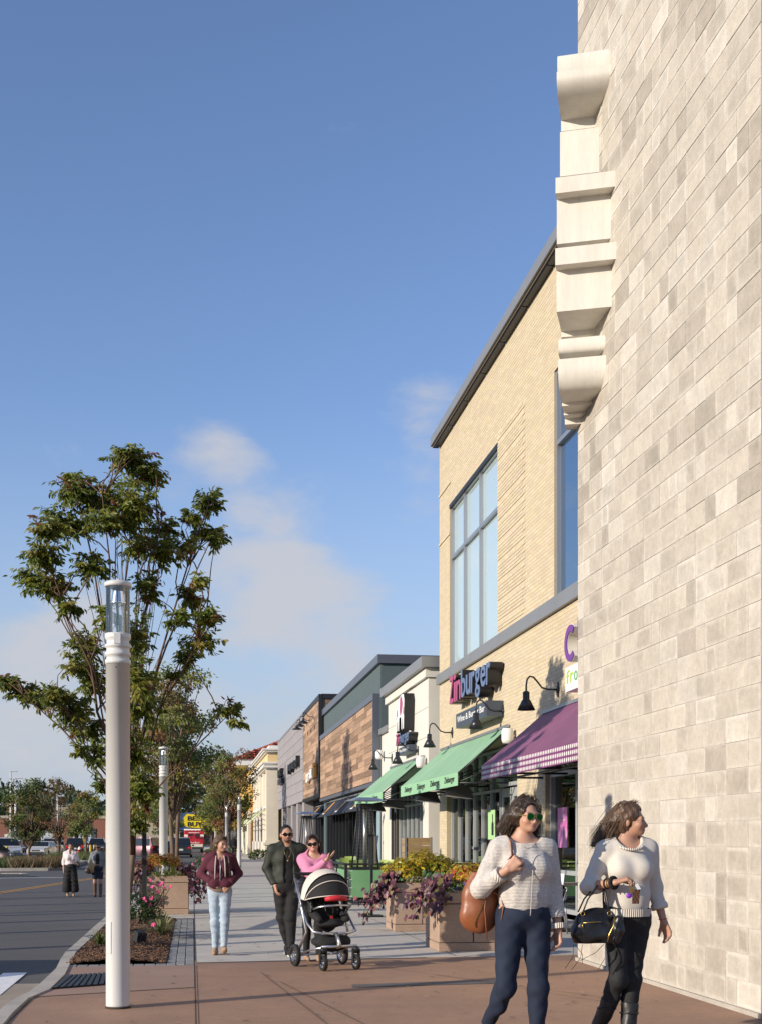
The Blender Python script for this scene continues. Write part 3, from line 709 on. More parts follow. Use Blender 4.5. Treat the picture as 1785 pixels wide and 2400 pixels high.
# posters behind the glass
pm('poster_pink', (0.62, 0.17, 0.44), 0.5, noise=[(3.0, 0.7, (0.75, 0.45, 0.68))]); pm('poster_green', (0.42, 0.66, 0.33), 0.5)
def poster(label, ya, yb, za, zb, mat, X):
    t = thing('poster', label, 'poster', (X, (ya+yb)/2, za)); mb = MB(); mb.box2((X, ya, za), (X+0.008, yb, zb)); mb.build('sheet', mat, t); return t
p0 = PX(1306.5, 1894, XY+0.06); p1 = PX(1328.5, 1990, XY+0.06)
t = poster('tall pink poster with small white script in the window under purple awning', p1.y, p0.y, p1.z+0.02, p0.z, M['poster_pink'], XY+0.055)
ht = p0.z-p1.z; w_ = p0.y-p1.y
place_text('lettering', 'yogurt', (XY+0.052, p0.y-w_*0.2, p1.z+ht*0.66), w_*0.6, ht*0.055, 0.002, M['letter_white'], t)
place_text('ribbon', '2', (XY+0.052, p0.y-w_*0.45, p1.z+ht*0.76), w_*0.2, ht*0.07, 0.002, M['letter_white'], t)
mb = MB(); mb.prism([(XY+0.05, p0.y-w_*(0.68+0.1*math.cos(q)), p1.z+ht*(0.38+0.09*math.sin(q))) for q in [2*PI*i/12 for i in range(12)]], (0, 0, 0), (-0.002, 0, 0)); mb.build('berry', M['sign_blue'], t)
q0 = PX(1142.5, 1900, XY+0.06); q1 = PX(1159, 1968, XY+0.06)
t = poster('pale green poster with dark wine bottle in the restaurant window', q1.y, q0.y, q1.z, q0.z, M['poster_green'], XY+0.055)
yc = q0.y-(q0.y-q1.y)*0.68; zb = q1.z+0.1; hb = (q0.z-q1.z)*0.62
mb = MB(); mb.prism([(XY+0.052, yc+s*w, zb+z*hb) for s, w, z in ((1, 0.10, 0), (1, 0.10, 0.62), (1, 0.035, 0.75), (1, 0.035, 1.15), (-1, 0.035, 1.15), (-1, 0.035, 0.75), (-1, 0.10, 0.62), (-1, 0.10, 0))], (0, 0, 0), (-0.002, 0, 0)); mb.build('bottle', M['sign_black'], t)

# ---------------------------------------------------------------- white restaurant wing
XV = 6.7
VB = thing('white_building', 'white stucco restaurant wing with grey cap between brick and blue buildings', 'building', (XV, 39, 0))
hW = (36.6, 41.4, 0.0, 3.3); hD = (41.6, 42.6, 0, 2.6)
mb = MB(); wall_boxes(mb, XV+0.012, XV+0.35, 35.7, 43.2, -0.1, 6.15, [hW, hD]); mb.box2((XV+0.35, 35.7, -0.1), (XV+5, 35.95, 6.15)); mb.build('wall', M['joint'], VB)
for ya, yb in ((35.7, 37.6), (37.6, 41.45), (41.45, 43.2)):
    for za, zb in ((0, 3.35), (3.35, 4.45), (4.45, 5.3), (5.3, 6.15)):
        if za == 0:
            segs = {35.7: [(35.7, 36.6)], 37.6: [], 41.45: [(42.6, 43.2)]}[ya]
        else: segs = [(ya, yb)]
        for a, b in segs: mb = MB(); mb.box2((XV, a+0.006, za+0.006), (XV+0.02, b-0.006, zb-0.006)); mb.build('stucco_panel', M['stucco_white'], VB)
mb = MB(); mb.box2((XV+0.0, 35.665, -0.1), (XV+5, 35.698, 6.15)); mb.build('side_panel', M['stucco_white'], VB)
mb = MB(); mb.box2((XV-0.10, 35.6, 6.15), (XV+5, 43.3, 6.42)); mb.build('cornice', M['stucco_white'], VB)
mb = MB(); mb.box2((XV-0.24, 35.46, 6.42), (XV+5, 43.45, 6.72)); mb.build('parapet_cap', M['metal_grey'], VB)
mb = MB(); mb.box2((XV+0.05, 43.2, -0.1), (XV+5, 45.05, 5.25)); o = mb.build('low_wing', M['stucco_white'], VB)
mb = MB(); mb.box2((XV-0.06, 43.2, 5.25), (XV+5, 45.08, 5.45)); mb.build('parapet_cap', M['metal_grey'], o)
mb = MB(); mb.box2((XV+0.04, 43.5, 0.0), (XV+0.07, 44.7, 2.65)); o = mb.build('door', M['cream_pale'], VB)
for z in (0.4, 1.3, 2.2): mb = MB(); mb.box2((XV+0.02, 44.5, z), (XV+0.045, 44.56, z+0.12)); mb.build('hinge', M['alu'], o)
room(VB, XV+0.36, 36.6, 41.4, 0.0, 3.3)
glazing(VB, XV+0.12, lin(36.66, 41.34, 6), [0.12, 2.55, 3.24], M['alu_white'], M['glass'], 0.065, 0.10, 'shopfront')
mb = MB(); mb.box2((XV+0.1, 41.6, 0), (XV+0.16, 42.6, 2.6)); o = mb.build('door', M['alu_white'], VB)
g = MB(); g.box2((XV+0.085, 41.75, 0.25), (XV+0.095, 42.45, 2.4)); g.build('pane', M['glass_dark'], o)

# ---------------------------------------------------------------- blue-grey building with reclaimed wood panels
XB = 6.72
BB = thing('blue_grey_building', 'blue grey stucco building faced with two reclaimed wood plank panels', 'building', (XB, 55, 0))
hS = (45.9, 64.0, 0.0, 3.3)
mb = MB(); wall_boxes(mb, XB, XB+0.4, 45.1, 64.75, -0.1, 7.85, [hS]); mb.box2((XB+0.4, 45.1, -0.1), (XB+12, 45.4, 7.85)); mb.build('wall', M['stucco_blue'], BB)
mb = MB(); mb.box2((XB-0.035, 45.08, -0.1), (XB-0.003, 45.85, 3.5)); mb.build('corner_trim', M['stucco_blue_light'], BB)
mb = MB(); mb.box2((XB-0.12, 44.98, 7.85), (XB+12, 64.8, 8.16)); mb.build('parapet_cap', M['metal_blue'], BB)
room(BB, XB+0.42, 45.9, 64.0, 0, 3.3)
ubox = MB(); ubox.bbox((0, 0, 0), (1, 1, 1), 0.0); 
def unit(mat):
    m_ = MB(); m_.box2((-.5, -.5, -.5), (.5, .5, .5)); me = m_.mesh('plank'); me.materials.append(mat); return me
PLK = unit(M['plank'])
def planks(parent, X, y0, y1, z0, z1, h=0.222, seed=1):
    q = random.Random(seed); rows = round((z1-z0)/h); h = (z1-z0)/rows
    for r in range(rows):
        y = y0
        while y < y1-0.01:
            L_ = q.choice((1.2, 1.8, 1.8, 2.4, 2.4, 3.0)); b = min(y+L_, y1)
            if y1-b < 0.5: b = y1
            o = bpy.data.objects.new('plank', PLK); COL.objects.link(o); o.parent = parent
            pi = chain_matrix(parent).inverted() @ Vector((X-0.02-q.uniform(0, 0.014), (y+b)/2, z0+(r+0.5)*h)); o.location = pi
            o.scale = (0.05, b-y-0.008, h-0.008); y = b
mb = MB(); mb.box2((XB-0.17, 45.3, 3.55), (XB-0.004, 64.5, 6.6)); wp = mb.build('plank_panel', M['plank_backing'], BB); planks(wp, XB-0.17, 45.34, 64.45, 3.6, 6.54, seed=2)
mb = MB(); mb.box2((XB-0.27, 45.2, 3.5), (XB-0.003, 45.3, 6.75)); mb.box2((XB-0.25, 45.3, 6.56), (XB-0.004, 64.55, 6.78)); mb.box2((XB-0.25, 45.3, 3.42), (XB-0.004, 64.55, 3.57)); mb.build('steel_frame', M['metal_blue'], wp)
XB2 = 6.5
mb = MB(); mb.box2((XB2+0.05, 64.85, 3.75), (XB2+10, 74.55, 8.85)); vb = mb.build('wood_volume', M['plank_backing'], BB); planks(vb, XB2+0.05, 64.98, 74.5, 3.85, 8.72, seed=3)
mb = MB()
for r in range(22): mb.box2((XB2+0.12, 64.80, 3.85+0.2214*r), (XB2+0.85, 64.845, 3.85+0.2214*(r+1)-0.01))
mb.build('side_planks', M['plank'], vb, kind='stuff')
mb = MB(); mb.box2((XB2-0.06, 64.72, 3.66), (XB2+0.11, 64.97, 8.98)); mb.box2((XB2-0.05, 64.97, 8.72), (XB2+0.05, 74.55, 8.98)); mb.box2((XB2-0.05, 64.97, 3.66), (XB2+0.06, 74.55, 3.84)); mb.box2((XB2+0.11, 64.74, 8.74), (XB2+3.0, 64.84, 9.0)); mb.build('steel_frame', M['metal_dark'], vb)
mb = MB(); mb.box2((XB2+0.9, 64.845, 0), (XB2+10, 74.5, 3.75)); mb.build('ground_floor', M['grey_panel'], BB)
# black glazed front under the planks
glazing(BB, XB+0.14, lin(46.0, 64.0, 14), [0.1, 2.75, 3.25], M['black_frame'], M['glass'], 0.11, 0.12, 'shopfront')
glazing(BB, XB2+0.8, lin(65.2, 74.2, 6), [0.1, 2.75, 3.6], M['black_frame'], M['glass_dark'], 0.16, 0.2, 'shopfront')

# ---------------------------------------------------------------- grey panelled building
XG = 6.5
GB = thing('grey_panel_building', 'pale grey panelled shop building beyond the wood volume', 'building', (XG, 86, 0))
mb = MB(); mb.box2((XG+0.03, 74.6, 3.75), (XG+12, 96.9, 8.85)); mb.box2((XG+0.6, 74.6, 0), (XG+12, 96.9, 3.75)); mb.build('wall', M['metal_blue'], GB)
u2 = unit(M['grey_panel'])
for r in range(8):
    for c in range(16):
        o = bpy.data.objects.new('wall_panel', u2); COL.objects.link(o); o.parent = GB
        o.location = (XG+0.01-GB.location.x, 74.6+(c+0.5)*22.3/16-GB.location.y, 3.75+(r+0.5)*5.1/8); o.scale = (0.06, 22.3/16-0.006, 5.1/8-0.02)
mb = MB(); mb.box2((XG-0.05, 74.62, 8.85), (XG+12, 96.9, 8.98)); mb.build('parapet_cap', M['metal_grey'], GB)
for k in range(5):
    a = 74.62+k*4.4; mb = MB(); mb.box2((XG+0.05, a, 0), (XG+0.62, a+1.3, 3.75)); mb.build('pier', M['grey_panel'], GB)
    if k < 5: glazing(GB, XG+0.5, lin(a+1.35, a+4.35, 3), [0.1, 2.7, 3.7], M['alu_white'], M['glass_dark'], 0.08, 0.12, 'shopfront')

# ---------------------------------------------------------------- cream building with tiled roof
XC = 5.65
CB = thing('cream_building', 'cream and yellow shop building with white cornices and red tiled roof', 'building', (XC, 120, 0))
mb = MB(); mb.box2((XC+0.25, 98.6, 0), (XC+14, 124, 7.9)); mb.build('wall', M['cream'], CB)
mb = MB(); mb.box2((XC, 97.5, 1.35), (XC+0.92, 98.6, 6.9)); o = mb.build('column', M['cream_pale'], CB)
mb = MB(); mb.box2((XC-0.14, 97.36, 0), (XC+1.06, 98.74, 1.05)); mb.box2((XC-0.26, 97.25, 1.05), (XC+1.15, 98.85, 1.24)); mb.box2((XC-0.1, 97.4, 1.24), (XC+1.0, 98.7, 1.42)); mb.build('plinth', M['cream_pale'], o)
mb = MB()
for z, d in ((6.9, 0.10), (7.02, 0.28), (7.18, 0.22), (7.32, 0.34)): mb.box2((XC-d, 97.5-d, z), (XC+14, 124, z+0.13))
mb.build('cornice', M['white_trim'], CB)
mb = MB(); mb.box2((XC+0.1, 97.6, 7.45), (XC+14, 124, 8.15)); mb.build('parapet', M['cream'], CB)
mb = MB()
for z, d in ((8.15, 0.06), (8.25, 0.2), (8.38, 0.3)): mb.box2((XC-d, 97.5-d, z), (XC+14, 124, z+0.12))
mb.box2((XC+0.2, 97.7, 8.5), (XC+13, 123, 8.75)); mb.build('upper_cornice', M['white_trim'], CB)
for k in range(4):
    a = 103+k*5.2; mb = MB(); mb.box2((XC+0.05, a, 1.3), (XC+0.25, a+1.0, 6.9)); mb.box2((XC-0.03, a-0.08, 0), (XC+0.25, a+1.08, 1.3)); mb.build('pilaster', M['white_trim'], CB)
    mb = MB(); mb.box2((XC+0.2, a+1.5, 5.3), (XC+0.25, a+3.4, 6.5)); mb.build('wall_plaque', M['white_trim'], CB)
    glazing(CB, XC+0.22, lin(a+1.3, a+4.9, 3), [0.1, 2.4, 3.3], M['black_frame'], M['glass_dark'], 0.12, 0.1, 'shopfront')
for k in range(3): mb = MB(); mb.box((XC-0.08, 106+6*k, 6.55), (0.25, 0.6, 0.4)); mb.build('corbel', M['white_trim'], CB)
mb = MB(); mb.box2((XC+0.1, 100.3, 4.0), (XC+0.2, 122.0, 4.18)); mb.build('string_course', M['white_trim'], CB)
mb = MB()
for k in range(7): a = 101+3.0*k; mb.tube([(XC+0.2, a, 4.0), (XC-1.5, a, 2.55)], 0.05, 5)
for k in range(5): mb.tube([(XC+0.2-0.34*k-0.1, 101, 3.9-0.29*k), (XC+0.2-0.34*k-0.1, 119, 3.9-0.29*k)], 0.035, 4)
mb.build('canopy_frame', M['rib_light'], CB)
CY = thing('yellow_tower_building', 'taller yellow building with wide eaves and red tiled hip roof', 'building', (XC, 140, 0))
mb = MB(); mb.box2((XC-0.05, 124.05, 0), (XC+18, 156, 8.75)); mb.build('wall', M['yellow_wall'], CY)
mb = MB(); mb.box2((XC-0.25, 123.9, 0), (XC+0.0, 126, 4.1)); mb.box2((XC-0.3, 123.85, 4.1), (XC+0.0, 132, 4.35)); mb.box2((XC-0.2, 126.5, 0), (XC-0.06, 156, 4.0)); mb.build('base', M['cream_pale'], CY)
mb = MB(); mb.box2((XC-1.6, 124.02, 8.76), (XC+19, 157.5, 9.35)); o = mb.build('eaves', M['white_trim'], CY)
rz = 9.36
rf = MB(); x0, x1, y0, y1, xm, hr = XC-1.9, XC+21, 123.8, 158, XC+8.5, 4.6
rf.add([(x0, y0, rz), (x1, y0, rz), (x1, y1, rz), (x0, y1, rz), (xm, y0+9, rz+hr), (xm, y1-9, rz+hr)], [(0, 1, 4), (1, 2, 5, 4), (2, 3, 5), (3, 0, 4, 5)])
ro = rf.build('roof', M['tile'], CY)
mb = MB()
for k in range(46):      # barrel tile ridges on the slope that faces us
    x = x0+0.35+k*0.5; lim = min((x-x0)/(xm-x0), 1) if x < xm else max(0, (x1-x)/(x1-xm))
    n = int(18*lim)
    for j in range(n):
        t0, t1 = j/18, (j+0.97)/18
        mb.tube([(x, y0+9*t0-0.05, rz+hr*t0+0.10), (x, y0+9*t1, rz+hr*t1+0.04)], [0.17, 0.13], 5, cap=False)
mb.build('roof_tiles', M['tile'], ro, kind='stuff')
mb = MB(); mb.add([(XC-0.1, 127, 6.2), (XC-2.3, 127, 3.2), (XC-2.3, 138, 3.2), (XC-0.1, 138, 6.2), (XC-2.3, 127, 3.0), (XC-2.3, 138, 3.0)], [(0, 1, 2, 3), (1, 4, 5, 2)]); mb.build('awning', M['green_awning_far'], CY)
FB = thing('far_shop_row', 'distant pale shop row at the end of the street', 'building', (8, 190, 0))
mb = MB(); mb.box2((XC+0.2, 158.5, 0), (XC+20, 230, 7.2)); mb.build('wall', M['cream_pale'], FB)
for k in range(8): mb = MB(); mb.box2((XC+0.12, 160+k*8, 0.3), (XC+0.21, 165+k*8, 3.2)); mb.build('window', M['glass_dark'], FB)
mb = MB(); mb.box2((XC, 158.4, 7.2), (XC+20, 230, 7.6)); mb.build('parapet_cap', M['white_trim'], FB)

# ---------------------------------------------------------------- gooseneck lamps, signs
def gooseneck(X, y, z, label, group, out=0.62, s=1.0, wide=False):
    t = thing('gooseneck_lamp', label, 'wall lamp', (X, y, z), 0, group)
    mb = MB(); mb.lathe([(0.0, -0.03), (0.07, -0.025), (0.07, 0.0), (0.0, 0.0)], 12, (X-0.012, y, z), 'x', cap=False); mb.box2((X-0.03, y-0.03, z-0.14), (X-0.012, y+0.03, z+0.14)); mb.build('wall_plate', M['lamp_black'], t)
    P = [(X-0.02, y, z), (X-0.22*s, y, z), (X-0.33*s, y, z+0.03*s), (X-0.42*s, y, z+0.14*s), (X-0.50*s, y, z+0.23*s), (X-0.57*s, y, z+0.24*s), (X-0.62*s, y, z+0.19*s), (X-0.64*s, y, z+0.08*s), (X-0.64*s, y, z-0.06*s)]
    mb = MB(); mb.tube(P, 0.018*max(s, 1), 7); mb.build('arm', M['lamp_black'], t)
    c = (X-0.64*s, y, z-0.40*s); mb = MB()
    if wide: mb.lathe([(0.04*s, 0.34*s), (0.06*s, 0.2*s), (0.14*s, 0.15*s), (0.30*s, 0.06*s), (0.32*s, 0.02*s), (0.30*s, 0.02*s), (0.13*s, 0.12*s), (0.0, 0.14*s)], 16, c, cap=False)
    else: mb.lathe([(0.035*s, 0.36*s), (0.065*s, 0.34*s), (0.065*s, 0.20*s), (0.085*s, 0.18*s), (0.175*s, 0.0), (0.168*s, 0.0), (0.07*s, 0.16*s), (0.0, 0.17*s)], 16, c, cap=False)
    mb.build('shade', M['lamp_black'], t)
    mb = MB(); mb.ell((c[0], c[1], c[2]+0.09*s), (0.05*s, 0.05*s, 0.06*s), 8, 6); mb.build('bulb', M['lamp_inside'], t)
    return t
gl = 'black gooseneck lamps along the shopfronts'
gooseneck(XY, 23.3, 4.34, 'black gooseneck lamp on yellow brick above the purple awning', gl)
gooseneck(XY, 27.6, 4.36, 'black gooseneck lamp hanging in front of the navy sign board', gl)
gooseneck(XY, 33.2, 4.35, 'black gooseneck lamp at the far corner of the yellow brick', gl)
gooseneck(XV, 37.3, 4.15, 'black gooseneck lamp on white wall over the near end of second green awning', gl)
gooseneck(XV, 42.3, 4.25, 'black gooseneck lamp on white wall beside the wood panel frame', gl)
for i, (y, nm) in enumerate(((67.4, 'nearest'), (69.4, 'middle'), (71.4, 'farthest'))): gooseneck(XB2-0.06, y, 8.05, '%s of three barn lamps on the wood volume beside the grey panels' % nm, 'barn lamps on the wood volume', s=0.9, wide=True)

def letters(t, s, ya, yb, z0, zh, X, depth, mats, side, widths={'i': 0.5, 'r': 0.75, '.': 0.4, ' ': 0.6, 'm': 1.4, 't': 0.65, 'l': 0.4, 'f': 0.6}):
    """separate standing letters from far (ya) to near (yb); zh = x-height"""
    tot = sum(widths.get(c, 1.0) for c in s); y = ya; k = (ya-yb)/tot
    for i, c in enumerate(s):
        w_ = widths.get(c, 1.0)*k
        if c != ' ':
            a = 0.0; h = zh
            if c in 'bdhklfit' or c.isupper(): h = zh*1.38
            if c in 'gpqy': a = -0.36*zh; h = zh*1.36
            o = place_text('letter', c, (X+depth, y-w_*0.05, z0+a), w_*0.88, h, depth, side, t, bold=0.02)
            place_text('face', c, (X-0.002, y-w_*0.05, z0+a), w_*0.88, h, 0.012, mats[i], o, bold=0.014)
        y -= w_
ZS = thing('shop_sign', 'large standing letters in pink and blue on yellow brick', 'shop sign', (6.6, 30, 5))
letters(ZS, 'Zinburger', 32.0, 27.45, 4.97, 0.50, 6.56, 0.30, [M['sign_pink']]*3+[M['sign_blue']]*6, M['sign_black'])
WS = thing('sign_board', 'navy board with white lettering below the large pink and blue letters', 'shop sign', (6.5, 29.2, 4.2))
mb = MB(); mb.box2((6.5, 27.6, 4.25), (6.885, 30.9, 4.6)); mb.build('board', M['sign_navy'], WS)
place_text('lettering', 'Wine & Burger Bar', (6.498, 30.72, 4.325), 2.95, 0.20, 0.004, M['letter_white'], WS, bold=0.006)
SG = thing('shop_sign', 'big purple faced letters above the white board with green lettering', 'shop sign', (6.6, 21.4, 4.6))
# round letter C: ring with an opening
def ring_c(mb, X0, X1, yc, zc, ry, rz_, th, a0=50, a1=310, n=30):
    vs = []
    for X in (X0, X1):
        for i in range(n+1):
            a = R(a0+(a1-a0)*i/n); c, s_ = math.cos(a), math.sin(a)
            vs += [(X, yc-ry*c, zc+rz_*s_), (X, yc-(ry-th)*c, zc+(rz_-th*0.9)*s_)]
    m_ = 2*(n+1); fs = []
    for i in range(n):
        q = 2*i; fs += [(q, q+2, q+3, q+1), (m_+q, m_+q+1, m_+q+3, m_+q+2), (q, m_+q, m_+q+2, q+2), (q+1, q+3, m_+q+3, m_+q+1)]
    fs += [(0, 1, m_+1, m_), (2*n, m_+2*n, m_+2*n+1, 2*n+1)]; mb.add(vs, fs)
c0 = PX(1325, 1512, 6.56); c1 = PX(1349, 1512, 6.56); yc = (c0.y+c1.y)/2; ry = (c0.y-c1.y)/2*1.15
mb = MB(); ring_c(mb, 6.56, 6.86, yc, 4.93, ry, 0.33, 0.15); o = mb.build('letter', M['stucco_white'], SG)
mb = MB(); ring_c(mb, 6.54, 6.558, yc, 4.93, ry-0.01, 0.32, 0.13); mb.build('face', M['sign_purple'], o)
ye = c1.y-0.12
mb = MB(); mb.box2((6.56, ye-0.16, 4.68), (6.86, ye, 5.32)); mb.box2((6.56, ye-0.75, 4.68), (6.86, ye-0.6, 5.3)); mb.box2((6.56, ye-0.6, 4.58), (6.86, ye-0.16, 4.74)); o = mb.build('letter', M['stucco_white'], SG)
mb = MB(); mb.box2((6.545, ye-0.15, 4.68), (6.558, ye-0.01, 5.31)); mb.box2((6.546, ye-0.74, 4.69), (6.558, ye-0.61, 5.29)); mb.box2((6.5465, ye-0.61, 4.6), (6.558, ye-0.15, 4.73)); mb.build('face', M['sign_purple'], o)
FS = thing('sign_board', 'white board with green lettering under the big purple letters', 'shop sign', (6.6, 20.5, 4.1))
f0 = PX(1324, 1592, 6.56); mb = MB(); mb.box2((6.56, f0.y-3.2, 4.10), (6.86, f0.y, 4.53)); mb.build('board', M['plastic_white'], FS)
for i, ch in enumerate('frozen yogurt'):
    if ch != ' ': place_text('lettering', ch, (6.556, f0.y-0.06-0.235*i, 4.24+(0 if ch not in 'gy' else -0.07)), 0.19, 0.17*(1.35 if ch in 'ft' else 1)*(1.3 if ch in 'gy' else 1), 0.004, M['lime'] if i in (0, 1, 4) else M['green_text'], FS)
# cow emblem and second letter set on the white wing
CE = thing('cow_sign', 'white cow emblem with plum patches standing off the white wall', 'shop sign', (6.4, 38.7, 5))
cow = [(0.02, 0.0), (0.10, 0.02), (0.13, 0.30), (0.20, 0.32), (0.24, 0.02), (0.32, 0.0), (0.36, 0.36), (0.62, 0.38), (0.66, 0.02), (0.74, 0.0), (0.76, 0.3), (0.82, 0.32), (0.85, 0.02), (0.93, 0.0), (0.97, 0.5), (1.0, 0.8), (0.92, 0.97), (0.7, 1.0), (0.5, 0.95), (0.3, 0.93), (0.2, 0.86), (0.12, 0.74), (0.02, 0.62), (-0.06, 0.55), (-0.1, 0.44), (-0.02, 0.40), (0.05, 0.42), (0.04, 0.2)]
def flat(poly, X, d, y0, w_, z0, h): m_ = MB(); m_.prism([(X, y0-a*w_, z0+b*h) for a, b in poly], (0, 0, 0), (d, 0, 0)); return m_
o = flat(cow, 6.38, 0.30, 39.5, 1.6, 4.84, 1.15).build('body', M['sign_black'], CE)
ci = [(0.5+(a-0.5)*0.93, 0.5+(b-0.5)*0.95) for a, b in cow]
flat(ci, 6.372, 0.006, 39.5, 1.6, 4.84, 1.15).build('face', M['letter_white'], CE)
for poly in ([(0.45, 0.55), (0.5, 0.9), (0.7, 0.92), (0.8, 0.7), (0.7, 0.5), (0.55, 0.4)], [(0.08, 0.45), (0.14, 0.62), (0.22, 0.6), (0.2, 0.42)], [(0.86, 0.45), (0.88, 0.62), (0.94, 0.6), (0.93, 0.4)]): flat(poly, 6.366, 0.005, 39.5, 1.6, 4.84, 1.15).build('patch', M['sign_pink'], CE)
Z2 = thing('shop_sign', 'smaller standing letters below the cow emblem on white wall', 'shop sign', (6.5, 38.7, 4.5))
letters(Z2, 'Zinburger', 39.8, 37.3, 4.46, 0.26, 6.42, 0.26, [M['sign_pink']]*3+[M['sign_blue']]*6, M['sign_black'])
W2 = thing('sign_board', 'small navy lettered board on the white wall under cow emblem', 'shop sign', (6.5, 38.5, 4.1))
mb = MB(); mb.box2((6.45, 37.6, 4.12), (6.69, 39.4, 4.36)); mb.build('board', M['sign_navy'], W2)
place_text('lettering', 'Wine & Burger Bar', (6.448, 39.3, 4.18), 1.6, 0.12, 0.004, M['letter_white'], W2)
S3 = thing('shop_sign', 'white letters with an orange bar on the wood plank volume', 'shop sign', (6.3, 70, 4.6))
letters(S3, 'grill', 71.0, 66.95, 4.78, 0.36, 6.32, 0.10, [M['letter_white']]*5, M['letter_white'])
mb = MB(); mb.box2((6.30, 65.7, 4.78), (6.42, 66.7, 5.28)); mb.build('bar', M['orange'], S3); mb = MB(); mb.box2((6.30, 65.7, 5.32), (6.42, 66.7, 5.50)); mb.build('dot', M['orange'], S3)
S4 = thing('shop_sign', 'dark standing letters on the near half of grey panels', 'shop sign', (6.3, 83, 5.9))
letters(S4, 'papend', 83.6, 76.5, 5.95, 0.46, 6.24, 0.22, [M['sign_black']]*8, M['sign_black'])
S5 = thing('shop_sign', 'dark stacked letters over a small box at the far end of grey panels', 'shop sign', (6.3, 94, 5))
letters(S5, 'BK', 93.6, 89.8, 6.0, 0.42, 6.24, 0.22, [M['sign_black']]*2, M['sign_black']); mb = MB(); mb.box2((6.24, 89.8, 5.5), (6.46, 93.6, 5.9)); mb.build('board', M['sign_black'], S5)

# ---------------------------------------------------------------- awnings
def awning(name, label, Xw, ya, yb, zt, Xf, zf, zv, cloth, val, group, frame=True):
    t = thing(name, label, 'awning', (Xw, (ya+yb)/2, zf), 0, group)
    n = Vector((zt-zf, 0, Xf-Xw)); n = Vector((-(zt-zf), 0, (Xw-Xf))).normalized()*0.006
    mb = MB(); K = 10
    vs = []
    for i in range(K+1):
        for j in range(7):
            y = ya+(yb-ya)*i/K; s_ = j/6; sag = -0.022*math.sin(PI*s_)*(0.6+0.4*math.sin(i*1.9)); vs.append((Xw+(Xf-Xw)*s_, y, zt+(zf-zt)*s_+sag))
    mb.add(vs, [(i*7+j, i*7+j+1, (i+1)*7+j+1, (i+1)*7+j) for i in range(K) for j in range(6)], True); mb.build('canopy', cloth, t)
    mb = MB(); mb.box2((Xf-0.006, ya, zv), (Xf+0.004, yb, zf)); vo = mb.build('valance', val, t)
    mb = MB(); mb.box2((Xw-0.06, ya, zt-0.03), (Xw-0.004, yb, zt+0.03)); mb.build('head_rail', M['alu'], t)
    if frame:
        mb = MB(); k = max(2, int((yb-ya)/1.6))
        for i in range(k+1):
            y = ya+0.02+(yb-ya-0.04)*i/k
            mb.tube([(Xw-0.02, y, zt-0.06), (Xf+0.03, y, zf-0.03)], 0.022, 5); mb.tube([(Xw-0.02, y, zv+0.06), (Xf+0.03, y, zv+0.06)], 0.022, 5); mb.tube([(Xf+0.03, y, zv+0.02), (Xf+0.03, y, zf)], 0.022, 5)
            mb.tube([(Xw-0.02, y, (zt+zv)/2-0.1), (Xf+0.03, y, zv+0.08)], 0.014, 5)
        for z, X in ((zf-0.03, Xf+0.03), (zv+0.03, Xf+0.03), (zv+0.06, (Xw+Xf)/2)): mb.tube([(X, ya, z), (X, yb, z)], 0.022, 5)
        mb.build('frame', M['black_frame'], t)
    return t, vo
ag = 'green restaurant awnings'
A1, V1 = awning('awning', 'larger green canvas awning with lettered valance on yellow brick', XY-0.02, 27.0, 34.6, 3.98, 5.72, 2.95, 2.66, M['awning_green'], M['valance_green'], ag)
A2, V2 = awning('awning', 'farther green canvas awning with lettered valance on the white wall', XV-0.02, 36.2, 42.4, 3.91, 5.45, 2.87, 2.58, M['awning_green'], M['valance_green'], ag)
for k, y in enumerate((33.95, 32.05, 30.2, 28.45)): place_text('lettering', 'Zinburger', (5.708, y, 2.715), 1.15, 0.185, 0.003, M['ink'], V1, bold=0.004)
for k, y in enumerate((41.6, 39.9, 38.1)): place_text('lettering', 'Zinburger', (5.438, y, 2.635), 1.05, 0.18, 0.003, M['ink'], V2, bold=0.004)
A3, V3 = awning('awning', 'purple canvas awning with white dotted valance beside the block wall', XY-0.02, 16.0, 24.26, 3.99, 5.62, 2.93, 2.64, M['awning_purple'], M['valance_purple'], None)
dm = MB(); dm.lathe([(0.0, 0.0), (0.026, 0.0), (0.026, 0.002), (0.0, 0.002)], 8, (0, 0, 0), 'x', cap=False)
mb = MB()
for r in range(3):
    for c in range(84):
        y = 24.19-c*0.0975; z = 2.69+0.096*r
        if y < 16.1: continue
        mb.prism([(5.612, y-0.026*math.cos(a), z+0.036*math.sin(a)) for a in [2*PI*i/8 for i in range(8)]], (0, 0, 0), (-0.003, 0, 0))
mb.build('dots', M['dot_white'], V3, kind='stuff')
